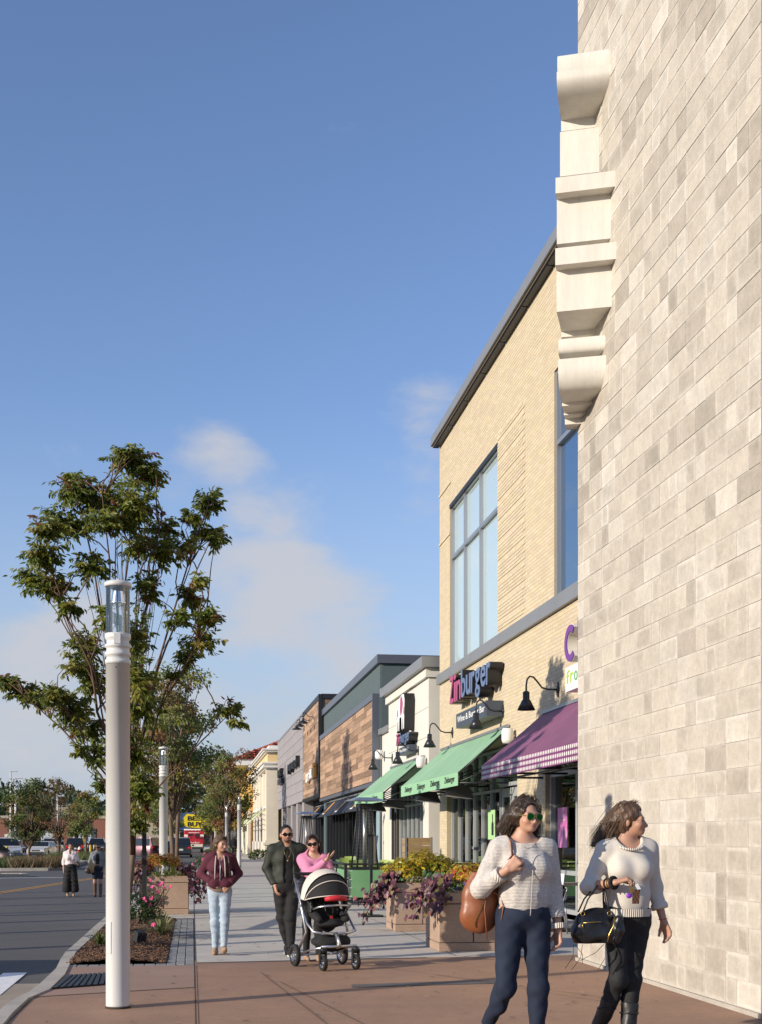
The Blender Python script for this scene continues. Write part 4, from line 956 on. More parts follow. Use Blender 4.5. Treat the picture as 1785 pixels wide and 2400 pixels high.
for k, (ya, yb, xw, nm) in enumerate(((45.6, 50.6, XB, 'nearest'), (50.9, 55.9, XB, 'second'), (56.2, 61.2, XB, 'third'), (66.3, 71.3, XB2+0.5, 'farthest'))):
    t, v = awning('awning', '%s navy panel awning with orange bar under the wood planks' % nm, xw-0.02, ya, yb, 3.32, xw-0.62, 2.62, 2.56, M['awning_navy'], M['awning_navy'], 'navy awnings with orange bars')
    a = Vector((xw-0.02, 0, 3.32)); b = Vector((xw-0.62, 0, 2.62)); d = (b-a); nn = Vector((-0.7, 0, 0.6)).normalized()*0.012; yc = (ya+yb)/2+0.4
    mb = MB(); P = [a+d*s_+nn+Vector((0, yc+y_, 0)) for s_, y_ in ((0.12, 0.0), (0.12, -0.5), (0.55, -0.16), (0.86, 0.22), (0.86, 0.42), (0.5, 0.42))]; mb.add(P, [(0, 1, 2, 3, 4, 5)]); mb.build('bar', M['orange'], t)
    mb = MB(); P = [a+d*s_+nn+Vector((0, yc+0.9+y_, 0)) for s_, y_ in ((0.86, 0), (0.86, -0.8), (0.94, -0.8), (0.94, 0))]; mb.add(P, [(0, 1, 2, 3)]); mb.build('lettering', M['letter_white'], t)
# heaters hung under the green awnings, wall speakers
def awning_heater(x, y, z, label):
    t = thing('awning_heater', label, 'heater', (x, y, z), 0, 'black heaters under the green awnings')
    mb = MB(); mb.prism([(x-0.34, 0, z-0.04), (x+0.30, 0, z-0.12), (x+0.18, 0, z+0.16), (x-0.16, 0, z+0.2)], (0, y-0.28, 0), (0, y+0.28, 0)); mb.build('housing', M['sign_black'], t)
    mb = MB(); mb.add([(x-0.31, y-0.25, z-0.047), (x+0.27, y-0.25, z-0.121), (x+0.27, y+0.25, z-0.121), (x-0.31, y+0.25, z-0.047)], [(0, 1, 2, 3)]); mb.build('grille', M['alu'], t)
awning_heater(6.15, 28.9, 2.55, 'black heater under the near end of larger green awning'); awning_heater(6.1, 32.6, 2.55, 'black heater under the far end of larger green awning')
awning_heater(5.9, 36.9, 2.5, 'black heater under the near end of farther green awning'); awning_heater(5.85, 40.4, 2.5, 'black heater under the far end of farther green awning')
def speaker(x, y, z, label):
    t = thing('wall_speaker', label, 'speaker', (x, y, z), 0, 'white wall speakers')
    mb = MB(); mb.lathe([(0.0, -0.17), (0.11, -0.16), (0.135, -0.09), (0.135, 0.09), (0.11, 0.16), (0.0, 0.17)], 12, (x-0.18, y, z), 'z', cap=False); mb.build('cabinet', M['plastic_white'], t)
    mb = MB(); mb.tube([(x, y, z), (x-0.1, y, z)], 0.03, 6); mb.build('bracket', M['plastic_white'], t)
speaker(XY, 26.55, 3.72, 'white speaker between the green and purple awnings'); speaker(XV, 35.95, 3.72, 'white speaker between the two green awnings'); speaker(XV+0.05, 44.4, 4.5, 'white speaker high on the low white wing by the blue wall')
# ---------------------------------------------------------------- lamp posts
pm('pole_white', (0.60, 0.60, 0.585), 0.45, noise=[(2.5, 0.03), (160, 0.035)]); pm('reflector', (0.8, 0.8, 0.8), 0.18, metal=1.0)
pm('black_paint', (0.02, 0.021, 0.023), 0.45); pm('sign_red', (0.5, 0.03, 0.03), 0.5); pm('bark', (0.15, 0.105, 0.075), 0.9, noise=[(8, 0.3)], stretch=(3, 3, 0.5), bump=(30, 0.5, 0.01)); pm('twig', (0.115, 0.062, 0.042), 0.85, noise=(6, 0.25))
def lamp_post(loc, label):
    t = thing('lamp_post', label, 'lamp post', loc, 0, 'round white lamp posts along the sidewalk')
    n = 28; mb = MB(); mb.lathe([(0.107, 0), (0.105, 0.03), (0.105, 3.02), (0.112, 3.02), (0.112, 3.06)], n); mb.build('pole', M['pole_white'], t, False)
    mb = MB(); mb.lathe([(0.100, 3.06), (0.100, 3.09), (0.112, 3.095), (0.112, 3.125), (0.100, 3.13), (0.100, 3.165), (0.112, 3.17), (0.112, 3.195), (0.096, 3.2), (0.096, 3.23), (0.112, 3.245), (0.112, 3.29), (0.0, 3.29)], n, cap=False); mb.build('collar', M['pole_white'], t, False)
    mb = MB(); mb.T = Matrix.Rotation(R(-46), 4, 'Z'); mb.bbox((0, -0.1035, 0.62), (0.06, 0.006, 0.28), 0.002); mb.build('access_hatch', M['pole_white'], t, False)
    mb = MB(); mb.lathe([(0.1115, 0.0), (0.1115, 0.012), (0.106, 0.016)], 28, cap=False); mb.build('sealant_ring', M['joint'], t, False)
    mb = MB(); mb.box((0, -0.107, 3.235), (0.055, 0.02, 0.09)); mb.build('latch', M['pole_white'], t, False)
    mb = MB(); mb.lathe([(0.104, 3.29), (0.104, 3.70)], n, cap=False); mb.build('glass_tube', M['glass_clear'], t, False)
    mb = MB(); mb.lathe([(0.076, 3.29), (0.076, 3.56)], n, cap=False); mb.build('inner_tube', M['glass_clear'], t, False)
    mb = MB(); mb.lathe([(0.0, 3.695), (0.045, 3.69), (0.048, 3.66), (0.066, 3.57), (0.070, 3.545), (0.06, 3.545), (0.0, 3.60)], n, cap=False); mb.build('reflector', M['reflector'], t, False)
    mb = MB()
    for k in range(3): a = 0.5+2*PI*k/3; mb.tube([(0.088*math.cos(a), 0.088*math.sin(a), 3.29), (0.088*math.cos(a), 0.088*math.sin(a), 3.7)], 0.006, 5)
    mb.build('tie_rods', M['alu'], t, False, kind='stuff')
    mb = MB(); mb.lathe([(0.0, 3.70), (0.108, 3.70), (0.118, 3.705), (0.118, 3.735), (0.09, 3.752), (0.02, 3.756), (0.015, 3.775), (0.0, 3.775)], n, cap=False); mb.build('cap', M['pole_white'], t, False)
    mb = MB(); mb.ell((-0.01, -0.105, 2.985), (0.006, 0.003, 0.006), 8, 5); mb.build('screw', M['black_paint'], t, False)
    return t
LP0 = lamp_post((-0.648, 11.33, 0), 'large white round lamp post with glass top nearest in front of tree')
def lamp_copy(loc, label): o = copy_tree(LP0); o.location = loc; o['label'] = label; return o
lamp_copy((-0.70, 31.4, 0), 'white lamp post rising behind the left planter through tree leaves')
lamp_copy((2.42, 66.0, 0), 'white lamp post with glass top beside the tiled roof building')
for i, y in enumerate((86, 128, 160)): lamp_copy((2.3, y, 0), ['white lamp post behind the head of hooded woman', 'small white lamp post beyond the red truck, nearer one', 'small white lamp post beyond the red truck, farther one'][i])
pt = thing('sign_post', 'black square sign post behind the roses with a red and white sign', 'sign post', (-0.90, 24.3, 0))
mb = MB(); mb.box2((-0.94, 24.26, 0), (-0.86, 24.34, 2.75)); mb.build('post', M['black_paint'], pt)
mb = MB(); mb.box2((-0.985, 24.1, 1.95), (-0.965, 24.5, 2.65)); o = mb.build('sign_plate', M['plastic_white'], pt)
mb = MB(); mb.box2((-0.993, 24.12, 2.4), (-0.987, 24.48, 2.6)); mb.box2((-0.9935, 24.12, 2.0), (-0.987, 24.48, 2.08)); mb.build('red_bands', M['sign_red'], o, kind='stuff')
def post(x, y, h, label, name='sign_post', w=0.06):
    t = thing(name, label, 'sign post', (x, y, 0)); mb = MB(); mb.box2((x-w/2, y-w/2, -0.05), (x+w/2, y+w/2, h)); mb.build('post', M['black_paint'], t)
    mb = MB(); mb.box2((x-w/2-0.01, y-w/2-0.01, -0.02), (x+w/2+0.01, y+w/2+0.01, 0.12)); mb.build('base_sleeve', M['black_paint'], t); return t
post(1.95, 66.5, 2.9, 'black sign post just left of the hooded woman'); post(1.75, 70.5, 2.9, 'second black sign post farther along by trees')
# spotlight box in the bed
sb = thing('ground_spotlight', 'small black box spotlight lying in the mulch under the roses', 'spotlight', (-0.7, 17.8, 0.02))
mb = MB(); mb.bbox((-0.72, 17.8, 0.12), (0.15, 0.16, 0.17), 0.015, Euler((0.15, 0.1, 0.4)).to_matrix()); mb.build('housing', M['black_paint'], sb)
mb = MB(); mb.box((-0.70, 17.72, 0.125), (0.11, 0.01, 0.12), Euler((0.15, 0.1, 0.4)).to_matrix()); mb.build('lens', M['glass_dark'], sb)

# ---------------------------------------------------------------- planters
pm('planter_stone', (0.37, 0.26, 0.19), 0.85, noise=[(2.5, 0.1), (120, 0.3)], bump=(130, 0.3, 0.004)); pm('planter_groove', (0.07, 0.045, 0.035), 0.9)
def planter(x, y, label, s=0.92, h=0.775):
    """x, y: its front left corner"""
    t = thing('planter', label, 'planter', (x+s/2, y+s/2, 0), 0, 'square brown stone planters')
    cx, cy, e = x+s/2, y+s/2, s/2
    mb = MB(); mb.box2((cx-e+0.02, cy-e+0.02, 0), (cx+e-0.02, cy+e-0.02, h-0.05)); mb.build('core', M['planter_groove'], t)
    mb = MB(); mb.bbox((cx, cy, 0.055), (s, s, 0.11), 0.008); mb.build('base', M['planter_stone'], t)
    w = s/2-0.016
    for sx, sy in ((0, -1), (-1, 0), (1, 0), (0, 1)):
        for k in (-1, 1):
            c = (cx+k*(s/4), cy+sy*(e-0.013), 0.37) if sx == 0 else (cx+sx*(e-0.013), cy+k*(s/4), 0.37)
            d = (w, 0.026, 0.505) if sx == 0 else (0.026, w, 0.505)
            mb = MB(); mb.bbox(c, d, 0.006); mb.build('side_panel', M['planter_stone'], t)
    mb = MB(); q = 0.08
    for a, b in (((cx-e, cy-e), (cx+e, cy-e+q)), ((cx-e, cy+e-q), (cx+e, cy+e)), ((cx-e, cy-e+q), (cx-e+q, cy+e-q)), ((cx+e-q, cy-e+q), (cx+e, cy+e-q))): mb.box2((a[0], a[1], 0.635), (b[0], b[1], h))
    mb.build('rim', M['planter_stone'], t)
    mb = MB(); mb.box2((cx-e+q, cy-e+q, 0.6), (cx+e-q, cy+e-q, h-0.04)); mb.build('soil', M['soil'], t)
    return cx, cy, h
PA = planter(-1.03, 25.2, 'brown stone planter behind the rose bush at the curb side', 0.96, 0.76)
PB = planter(3.2, 19.98, 'brown stone planter in front of the patio railing, second from right', 0.92, 0.78)
PC = planter(3.2, 16.33, 'nearest brown stone planter with purple petunias beside the woman with brown bag', 0.94, 0.775)

# ---------------------------------------------------------------- plants
pm('leaf', (1, 1, 1), 0.42, attr=True, transl=0.5, spec=0.5); pm('leaf_matte', (1, 1, 1), 0.6, attr=True, transl=0.3); pm('petal', (1, 1, 1), 0.6, attr=True, transl=0.25)
pm('vine_leaf_dark', (0.075, 0.018, 0.045), 0.45, rnd=0.5, transl=0.2); pm('vine_leaf_pink', (0.21, 0.075, 0.075), 0.45, rnd=0.35, transl=0.25); pm('vine_leaf_olive', (0.20, 0.16, 0.06), 0.45, rnd=0.3, transl=0.25)
def norm(a): return a/(np.linalg.norm(a, axis=1, keepdims=True)+1e-9)
def mound(n, c, r, q, up=0.35):
    """points on and just under an uneven dome; returns positions and outward normals"""
    d = norm(q.normal(0, 1, (n, 3))); d[:, 2] = np.abs(d[:, 2])*1.0-0.12; d = norm(d)
    k = 0.80+0.22*np.sin(d[:, 0]*7+d[:, 1]*5+c[0]*9)*np.cos(d[:, 1]*6-d[:, 2]*4)+q.normal(0, 0.05, n)
    p = np.array(c)+d*np.array(r)*k[:, None]; return p, norm(d+np.array((0, 0, up)))
def pick(cols, n, q, w=None, sp=0.18):
    c = np.array(cols)[q.choice(len(cols), n, p=w)]; return c*(1+q.normal(0, sp, (n, 1))).clip(0.4, 1.7)
COL_V = [(0, 0, 0), (0.3, 0.26, 0.04), (0.7, 0.2, 0.0), (1, 0, -0.12), (0.7, -0.2, 0.0), (0.3, -0.26, 0.04), (0.4, 0, 0.02)]
def coleus(name, label, c, r, n, cols, w, seed, size=(0.04, 0.085), centre=(0.30, 0.02, 0.02), cat='plant', group='leafy bedding plants in the planters'):
    q = np.random.default_rng(seed); t = thing(name, label, cat, c, 0, group)
    p, nr = mound(n, c, r, q, 0.5); tang = norm(np.cross(nr, q.normal(0, 1, (n, 3)))); ax = norm(tang+nr*0.25+np.array((0, 0, -0.25)))
    sz = q.uniform(size[0], size[1], n); cl_ = pick(cols, n, q, w)
    leaf_mesh('foliage', COL_V, LEAF_F, p, ax, norm(nr+q.normal(0, .25, (n, 3))), sz, cl_, M['leaf'], t)
    k = int(n*0.55); nn = norm(nr[:k]); leaf_mesh('leaf_hearts', SLEAF_V, SLEAF_F, p[:k]+ax[:k]*sz[:k, None]*0.22+nn*0.004, ax[:k], nn, sz[:k]*0.5, pick([centre], k, q, None, 0.3), M['leaf'], t)
    mb = MB()
    for i in range(14):
        e = p[i*7 % n]; mb.tube([(c[0]+0.2*(e[0]-c[0]), c[1]+0.2*(e[1]-c[1]), c[2]-0.25), tuple(e)], 0.006, 4)
    mb.build('stem', M['twig'], t, kind='stuff'); return t
yl_c = [(0.66, 0.52, 0.035), (0.50, 0.46, 0.04), (0.28, 0.32, 0.035), (0.66, 0.38, 0.045)]
coleus('coleus', 'yellow green coleus on the left side of the middle planter', (3.38, 20.3, 0.90), (0.36, 0.36, 0.30), 900, yl_c, [.4, .3, .2, .1], 1)
coleus('coleus', 'tall yellow coleus at the centre back of the middle planter', (3.75, 20.5, 1.02), (0.34, 0.34, 0.32), 800, yl_c, [.35, .3, .25, .1], 2)
coleus('coleus', 'olive green coleus at the right of the middle planter', (4.05, 20.35, 0.98), (0.28, 0.32, 0.28), 600, [(0.26, 0.28, 0.03), (0.38, 0.34, 0.03), (0.14, 0.18, 0.02)], [.5, .25, .25], 3)
coleus('coleus', 'yellow coleus with red hearts on the nearest planter', (3.66, 16.7, 0.94), (0.32, 0.30, 0.24), 750, [(0.72, 0.54, 0.05), (0.70, 0.45, 0.06), (0.55, 0.13, 0.05), (0.36, 0.40, 0.05)], [.5, .2, .15, .15], 4, (0.045, 0.095), (0.38, 0.02, 0.05))
coleus('coleus', 'golden coleus at the back corner of the nearest planter', (4.0, 17.0, 0.98), (0.26, 0.24, 0.20), 450, [(0.72, 0.52, 0.05), (0.5, 0.4, 0.05), (0.36, 0.40, 0.05)], [.5, .25, .25], 5, (0.045, 0.09), (0.38, 0.02, 0.05))
coleus('coleus', 'orange and gold coleus along the top of the curb side planter', (-0.62, 25.6, 0.98), (0.42, 0.30, 0.24), 900, [(0.50, 0.24, 0.05), (0.46, 0.33, 0.05), (0.35, 0.10, 0.04), (0.25, 0.28, 0.04)], [.35, .3, .2, .15], 6, (0.045, 0.09), (0.3, 0.03, 0.02))
coleus('coleus', 'pink purple coleus mixed low at the left of curb side planter', (-0.95, 25.5, 0.86), (0.26, 0.34, 0.22), 420, [(0.24, 0.03, 0.12), (0.16, 0.03, 0.05), (0.2, 0.2, 0.04)], [.4, .35, .25], 7)
def blades(name, label, c, n, ln, cols, seed, spread=0.5, cat='plant', group=None, rad=0.05):
    q = np.random.default_rng(seed); t = thing(name, label, cat, c, 0, group)
    a = q.uniform(0, 2*PI, n); p = np.array(c)+np.stack([np.cos(a), np.sin(a), np.zeros(n)], 1)*q.uniform(0, rad, (n, 1))
    s = q.uniform(0.05, spread, n); ax = norm(np.stack([np.cos(a)*s, np.sin(a)*s, np.ones(n)], 1))
    mb = MB(); 
    for i in range(n):
        L_ = ln*q.uniform(0.6, 1.0); P0 = p[i]; d = ax[i]; b = np.array((math.cos(a[i]), math.sin(a[i]), -0.6))*s[i]*L_*0.6
        w = q.uniform(0.006, 0.012)*max(1, ln*1.2); side = np.array((-math.sin(a[i]), math.cos(a[i]), 0))*w
        m1 = P0+d*L_*0.5+b*0.12; m2 = P0+d*L_*0.85+b*0.6; m3 = P0+d*L_*1.0+b*1.2
        mb.col = tuple(np.array(cols[q.integers(0, len(cols))])*q.uniform(0.7, 1.25)); mb.add([P0-side, P0+side, m1+side, m1-side, m2+side*.7, m2-side*.7, m3], [(0, 1, 2, 3), (3, 2, 4, 5), (5, 4, 6)], True)
    mb.build('blades', M['leaf_matte'], t, kind='stuff'); return t
blades('spike_plant', 'upright green spiky plant between coleus on the nearest planter', (3.88, 16.75, 0.74), 60, 0.46, [(0.05, 0.12, 0.03), (0.08, 0.17, 0.03)], 11, 0.4, group='upright spiky plants')
blades('spike_plant', 'bright green blades standing in the curb side planter', (-0.45, 25.4, 0.74), 26, 0.40, [(0.14, 0.24, 0.03), (0.2, 0.3, 0.05)], 12, 0.9, group='upright spiky plants')
VL = []
for mname in ('vine_leaf_dark', 'vine_leaf_pink', 'vine_leaf_olive'):
    m_ = MB(); m_.add(HEART_V, HEART_F, True); me = m_.mesh('leaf'); me.materials.append(M[mname]); VL.append(me)
def vine(label, root, drop, n, seed, w=(0.5, 0.38, 0.12), size=(0.085, 0.15), group='trailing dark vines on the planters'):
    """drop: list of (offset x, y, z end point) trailing stems; a leaf every few centimetres, each an object"""
    q = random.Random(seed); t = thing('trailing_vine', label, 'vine', root, 0, group); mb = MB(); paths = []
    for d in drop:
        P = []
        for i in range(9):
            s = i/8; P.append(Vector((root[0]+d[0]*s, root[1]+d[1]*s, root[2]+0.14*math.sin(PI*min(1, s*1.6))*(1-s)+d[2]*s**1.6)))
        paths.append(P); mb.tube(P, 0.006, 4)
    mb.build('stem', M['vine_leaf_dark'], t, kind='stuff')
    for i in range(n):
        P = paths[q.randrange(len(paths))]; s = q.random()**0.8*7.99; k = int(s); p = P[k].lerp(P[k+1], s-k)
        out = Vector((p.x-root[0], p.y-root[1], 0)); out = out.normalized() if out.length > 0.02 else Vector((q.uniform(-1, 1), q.uniform(-1, 1), 0)).normalized()
        p = p+Vector((q.gauss(0, 0.05), q.gauss(0, 0.05), q.gauss(0, 0.04)))+out*0.03
        nrm = (out*q.uniform(0.5, 1.2)+Vector((-0.2, -0.45, 0.5))+Vector((q.gauss(0, .35), q.gauss(0, .35), q.gauss(0, .35)))).normalized()
        ax = Vector((q.gauss(0, .4), q.gauss(0, .4), -1)); ax = (ax-nrm*ax.dot(nrm)).normalized(); y = nrm.cross(ax)
        o = bpy.data.objects.new('leaf', VL[q.choices((0, 1, 2), w)[0]]); COL.objects.link(o); o.parent = t
        m = Matrix((ax, y, nrm)).transposed().to_4x4(); z = q.uniform(*size); o.matrix_local = Matrix.Translation(p-Vector(root)) @ m @ Matrix.Diagonal((z, z, z, 1))
    return t
def fan(q, n, a0, a1, r0, r1, z0, z1): return [(math.cos(a)*r, math.sin(a)*r, q.uniform(z0, z1)) for a, r in ((q.uniform(a0, a1), q.uniform(r0, r1)) for _ in range(n))]
q_ = random.Random(4)
vine('dark purple heart leaved vine spilling left over the middle planter', (3.32, 20.15, 0.86), [(-d*0.62, -0.12+0.3*k, -0.05-0.62*d*k2) for d, k, k2 in ((1, 0, 1), (0.8, .4, .9), (0.6, -.4, 1), (1.05, .6, .6), (0.5, 0.1, 1.05), (0.9, -.3, .4), (.75, .8, .8), (0.35, -.5, .9))], 270, 21, (0.55, 0.33, 0.12), (0.06, 0.10))
vine('purple and tan heart leaved vine spilling left over the nearest planter', (3.36, 16.55, 0.88), [(-d*0.60, -0.16+0.25*k, -0.02-0.60*d*k2) for d, k, k2 in ((1, 0, .4), (0.8, .4, .9), (0.55, -.4, 1.1), (.85, .3, .1), (0.42, 0.1, 1.25), (0.6, -.3, .6), (.4, -.8, 1.1), (0.3, -1.0, 1.2))], 210, 22, (0.45, 0.3, 0.25), (0.055, 0.10))
vine('deep purple vine hanging off the right of the curb side planter', (-0.25, 25.4, 0.84), [(0.30+0.25*k, -0.2+0.4*j, -0.55*k2) for k, j, k2 in ((0, 0, 1), (.5, .3, .9), (1, .1, .5), (.3, -.4, .8), (.8, -.2, .75), (.9, .6, .3), (.2, .5, 1.1))], 190, 23, (0.8, 0.17, 0.03), (0.06, 0.10))
vine('mixed purple and green vine hanging off the left of curb side planter', (-0.95, 25.25, 0.80), [(-0.18-0.25*k, -0.2+0.3*j, -0.5*k2) for k, j, k2 in ((0, 0, 1), (.5, .3, .9), (1, .1, .5), (.3, -.4, .8), (.8, -.2, .75))], 130, 24, (0.45, 0.3, 0.25), (0.05, 0.09))
FLW_V = [(0, 0, -0.1)]+[(math.cos(2*PI*i/10)*(0.5 if i % 2 == 0 else 0.36), math.sin(2*PI*i/10)*(0.5 if i % 2 == 0 else 0.36), 0.05) for i in range(10)]
FLW_F = [(0, 1+i, 1+(i+1) % 10) for i in range(10)]
def flowers(name, label, c, r, n, fc, nleaf, lc, seed, fs=(0.04, 0.06), ls=(0.03, 0.06), cat='flowers', group=None):
    q = np.random.default_rng(seed); t = thing(name, label, cat, c, 0, group)
    p, nr = mound(nleaf, c, r, q); tg = norm(np.cross(nr, q.normal(0, 1, (nleaf, 3))))
    leaf_mesh('foliage', SLEAF_V, SLEAF_F, p, norm(tg+nr*0.5), nr, q.uniform(*ls, nleaf), pick(lc, nleaf, q), M['leaf'], t)
    p, nr = mound(n, c, (r[0]*1.08, r[1]*1.08, r[2]*1.1), q); me = []
    mb = MB(); mb.add(FLW_V, FLW_F, True); pme = mb.mesh('flower'); pme.materials.append(pm('petal_%d' % seed, fc, 0.6, rnd=0.25, transl=0.25))
    return t, p, nr, pme, q
def flowers_full(*a, **k):
    t, p, nr, pme, q = flowers(*a, **k); fs = k.get('fs', (0.04, 0.06)); inv = chain_matrix(t).inverted()
    for i in range(len(p)):
        o = bpy.data.objects.new('flower', pme); COL.objects.link(o); o.parent = t
        z = Vector(nr[i]+np.array((-0.15, -0.5, 0.1))).normalized(); o.rotation_euler = z.to_track_quat('Z', 'Y').to_euler(); o.location = inv @ Vector(p[i]); s = q.uniform(*fs); o.scale = (s, s, s)
    return t
flowers_full('petunia', 'violet petunias along the front edge of the nearest planter', (3.55, 16.42, 0.80), (0.34, 0.14, 0.15), 30, (0.17, 0.09, 0.55), 420, [(0.07, 0.13, 0.03), (0.15, 0.22, 0.05)], 31, fs=(0.04, 0.062))
flowers_full('petunia', 'few violet and cream petunias over the left corner of nearest planter', (3.24, 16.36, 0.72), (0.10, 0.10, 0.14), 7, (0.22, 0.14, 0.6), 120, [(0.07, 0.13, 0.03), (0.3, 0.3, 0.1)], 32, fs=(0.045, 0.065))
flowers_full('creeping_plant', 'lime green creeping plant hanging over the front right of nearest planter', (3.9, 16.36, 0.74), (0.28, 0.10, 0.14), 4, (0.5, 0.5, 0.2), 420, [(0.32, 0.36, 0.05), (0.18, 0.24, 0.04)], 33, fs=(0.02, 0.03), ls=(0.025, 0.05))
flowers_full('petunia', 'small white and pink flowers along the front of the middle planter', (3.75, 20.05, 0.80), (0.44, 0.12, 0.10), 14, (0.6, 0.42, 0.55), 260, [(0.09, 0.15, 0.03), (0.25, 0.27, 0.05)], 34, fs=(0.035, 0.055))
flowers_full('bedding_flowers', 'low green and white edging flowers on the curb side planter', (-0.52, 25.27, 0.77), (0.46, 0.10, 0.08), 12, (0.5, 0.5, 0.42), 420, [(0.10, 0.16, 0.03), (0.3, 0.3, 0.04)], 35, fs=(0.03, 0.045))
# rose bush in the bed
RB = flowers_full('rose_bush', 'pink rose bush in the mulch bed right of the lamp post', (-0.80, 18.8, 0.36), (0.42, 0.38, 0.36), 6, (0.62, 0.06, 0.22), 1500, [(0.022, 0.05, 0.014), (0.035, 0.07, 0.018), (0.06, 0.10, 0.025)], 36, fs=(0.05, 0.075), ls=(0.035, 0.065), cat='bush')
mb = MB(); mb.add(FLW_V, FLW_F, True); mb.add([(a*0.6, b*0.6, c+0.12) for a, b, c in FLW_V], FLW_F, True); rme = mb.mesh('rose'); rme.materials.append(pm('rose_petal', (0.75, 0.11, 0.30), 0.6, rnd=0.35, transl=0.25))
inv = chain_matrix(RB).inverted(); mb = MB(); lp_, ln_ = [], []
qn = np.random.default_rng(77)
for u, v, d in ((839, 795, 0.02), (950, 845, 0), (975, 825, 0), (860, 870, 0), (1005, 885, 0), (1068, 868, 0), (930, 930, 0), (768, 1003, 0), (850, 998, 0), (738, 1058, 0), (785, 1040, 0), (742, 1125, 0), (842, 1075, 0), (872, 1302, 0), (930, 850, 0), (755, 1135, 0), (1000, 880, 0)):
    p = PY(180+u/4.859, 1900+v/4.859, 18.6+qn.uniform(-0.15, 0.15)); o = bpy.data.objects.new('rose', rme); COL.objects.link(o); o.parent = RB; o.location = inv @ p
    o.rotation_euler = Vector((qn.normal(0, .4), -1, 0.5)).to_track_quat('Z', 'Y').to_euler(); s = qn.uniform(0.05, 0.085); o.scale = (s, s, s)
    b0 = Vector((-0.8+0.3*(p.x+0.8), 18.75, 0.25)); mb.tube([b0, b0.lerp(p, 0.55)+Vector((0.03, 0, 0.03)), p], 0.005, 4)
    for i in range(9 if v < 1000 else 3):
        s_ = qn.uniform(0.3, 0.97); lp_.append(b0.lerp(p, s_)+Vector(qn.normal(0, 0.03, 3))); ln_.append(qn.normal(0, 1, 3))
mb.build('stem', pm('rose_stem', (0.06, 0.09, 0.03), 0.7), RB, kind='stuff')
n = len(lp_); leaf_mesh('upper_leaves', LEAF_V, LEAF_F, np.array(lp_), np.array(ln_), qn.normal(0, 1, (n, 3)), qn.uniform(0.04, 0.065, n), pick([(0.03, 0.06, 0.015), (0.05, 0.09, 0.02)], n, qn), M['leaf'], RB)
blades('ornamental_grass', 'pale striped grass tuft to the right of the rose bush', (-0.46, 19.6, 0.02), 110, 0.42, [(0.28, 0.28, 0.13), (0.16, 0.2, 0.06), (0.4, 0.38, 0.22)], 41, 1.3, 'grass')
blades('ornamental_grass', 'small green weed tuft left of the lamp post in the mulch', (-1.25, 17.6, 0.02), 60, 0.26, [(0.08, 0.12, 0.03), (0.16, 0.18, 0.06)], 42, 1.0, 'grass')
flowers_full('rose_bush', 'low pink rose bush at the far sidewalk corner beside the hooded woman', (0.85, 50.5, 0.42), (0.95, 0.9, 0.62), 40, (0.6, 0.08, 0.3), 1100, [(0.05, 0.09, 0.02), (0.09, 0.13, 0.03)], 43, fs=(0.08, 0.15), ls=(0.08, 0.15), cat='bush')
for i, (x, y, r, lb) in enumerate(((4.85, 92, 0.8, 'low round grey green bush at the foot of the cream column'), (2.2, 94, 0.75, 'low sage green bush at the street curb beyond the roses'), (2.0, 118, 0.9, 'small sage green bush farther along the street curb'), (4.6, 140, 0.9, 'pale green shrub beside the cream building windows'))):
    q = np.random.default_rng(60+i); t = thing('low_bush', lb, 'bush', (x, y, 0)); p, nr = mound(500, (x, y, 0.1), (r, r, r*0.75), q)
    leaf_mesh('foliage', SLEAF_V, SLEAF_F, p, norm(nr+q.normal(0, .5, (500, 3))), norm(q.normal(0, 1, (500, 3))), q.uniform(0.12, 0.26, 500), pick([(0.10, 0.14, 0.05), (0.17, 0.2, 0.09)], 500, q), M['leaf_matte'], t)

# ---------------------------------------------------------------- the large street tree, limb by limb
TR = thing('street_tree', 'large vase shaped tree with many thin red brown stems behind the nearest lamp post', 'tree', (-1.06, 20.0, 0))
clus = [(305, 1070, 60, 48, 150), (349, 1108, 48, 42, 120), (300, 1050, 30, 25, 40), (182, 1147, 60, 48, 170), (156, 1122, 30, 22, 50), (236, 1172, 85, 52, 230), (309, 1176, 75, 62, 240), (152, 1223, 80, 48, 210), (109, 1240, 42, 36, 110), (272, 1223, 85, 48, 230),
 (381, 1238, 48, 34, 110), (98, 1300, 62, 38, 150), (84, 1356, 55, 36, 140), (127, 1376, 55, 36, 130), (163, 1416, 36, 32, 70), (210, 1322, 58, 42, 130), (327, 1274, 55, 42, 130), (381, 1290, 50, 40, 120), (490, 1180, 36, 42, 110), (492, 1250, 48, 30, 120), (447, 1209, 30, 28, 60),
 (436, 1281, 42, 26, 80), (510, 1270, 30, 24, 50), (345, 1383, 42, 46, 90), (447, 1395, 36, 36, 90), (418, 1450, 36, 26, 60), (468, 1360, 24, 20, 40), (490, 1449, 42, 30, 100), (472, 1503, 50, 30, 110), (443, 1547, 36, 30, 80), (416, 1587, 22, 18, 35), (538, 1665, 42, 28, 100), (560, 1690, 22, 16, 30),
 (200, 1515, 58, 52, 150), (178, 1560, 40, 40, 70), (218, 1590, 45, 52, 140), (22, 1598, 34, 24, 80), (54, 1623, 45, 26, 110), (90, 1640, 30, 22, 50), (120, 1630, 45, 30, 110), (163, 1659, 58, 42, 160), (200, 1703, 58, 48, 150), (320, 1492, 38, 85, 150), (327, 1583, 40, 75, 160), (335, 1656, 48, 62, 170),
 (315, 1760, 48, 64, 200), (335, 1850, 42, 54, 150), (322, 1930, 28, 40, 80), (230, 1770, 28, 44, 70), (238, 1850, 16, 34, 30), (260, 1440, 40, 50, 60), (300, 1840, 30, 50, 60), (190, 1760, 34, 24, 40)]
qt = np.random.default_rng(9); lpos, lax, lnr, lsz, lcol = [], [], [], [], []; trunk = MB(); stems = MB(); twigs = MB()
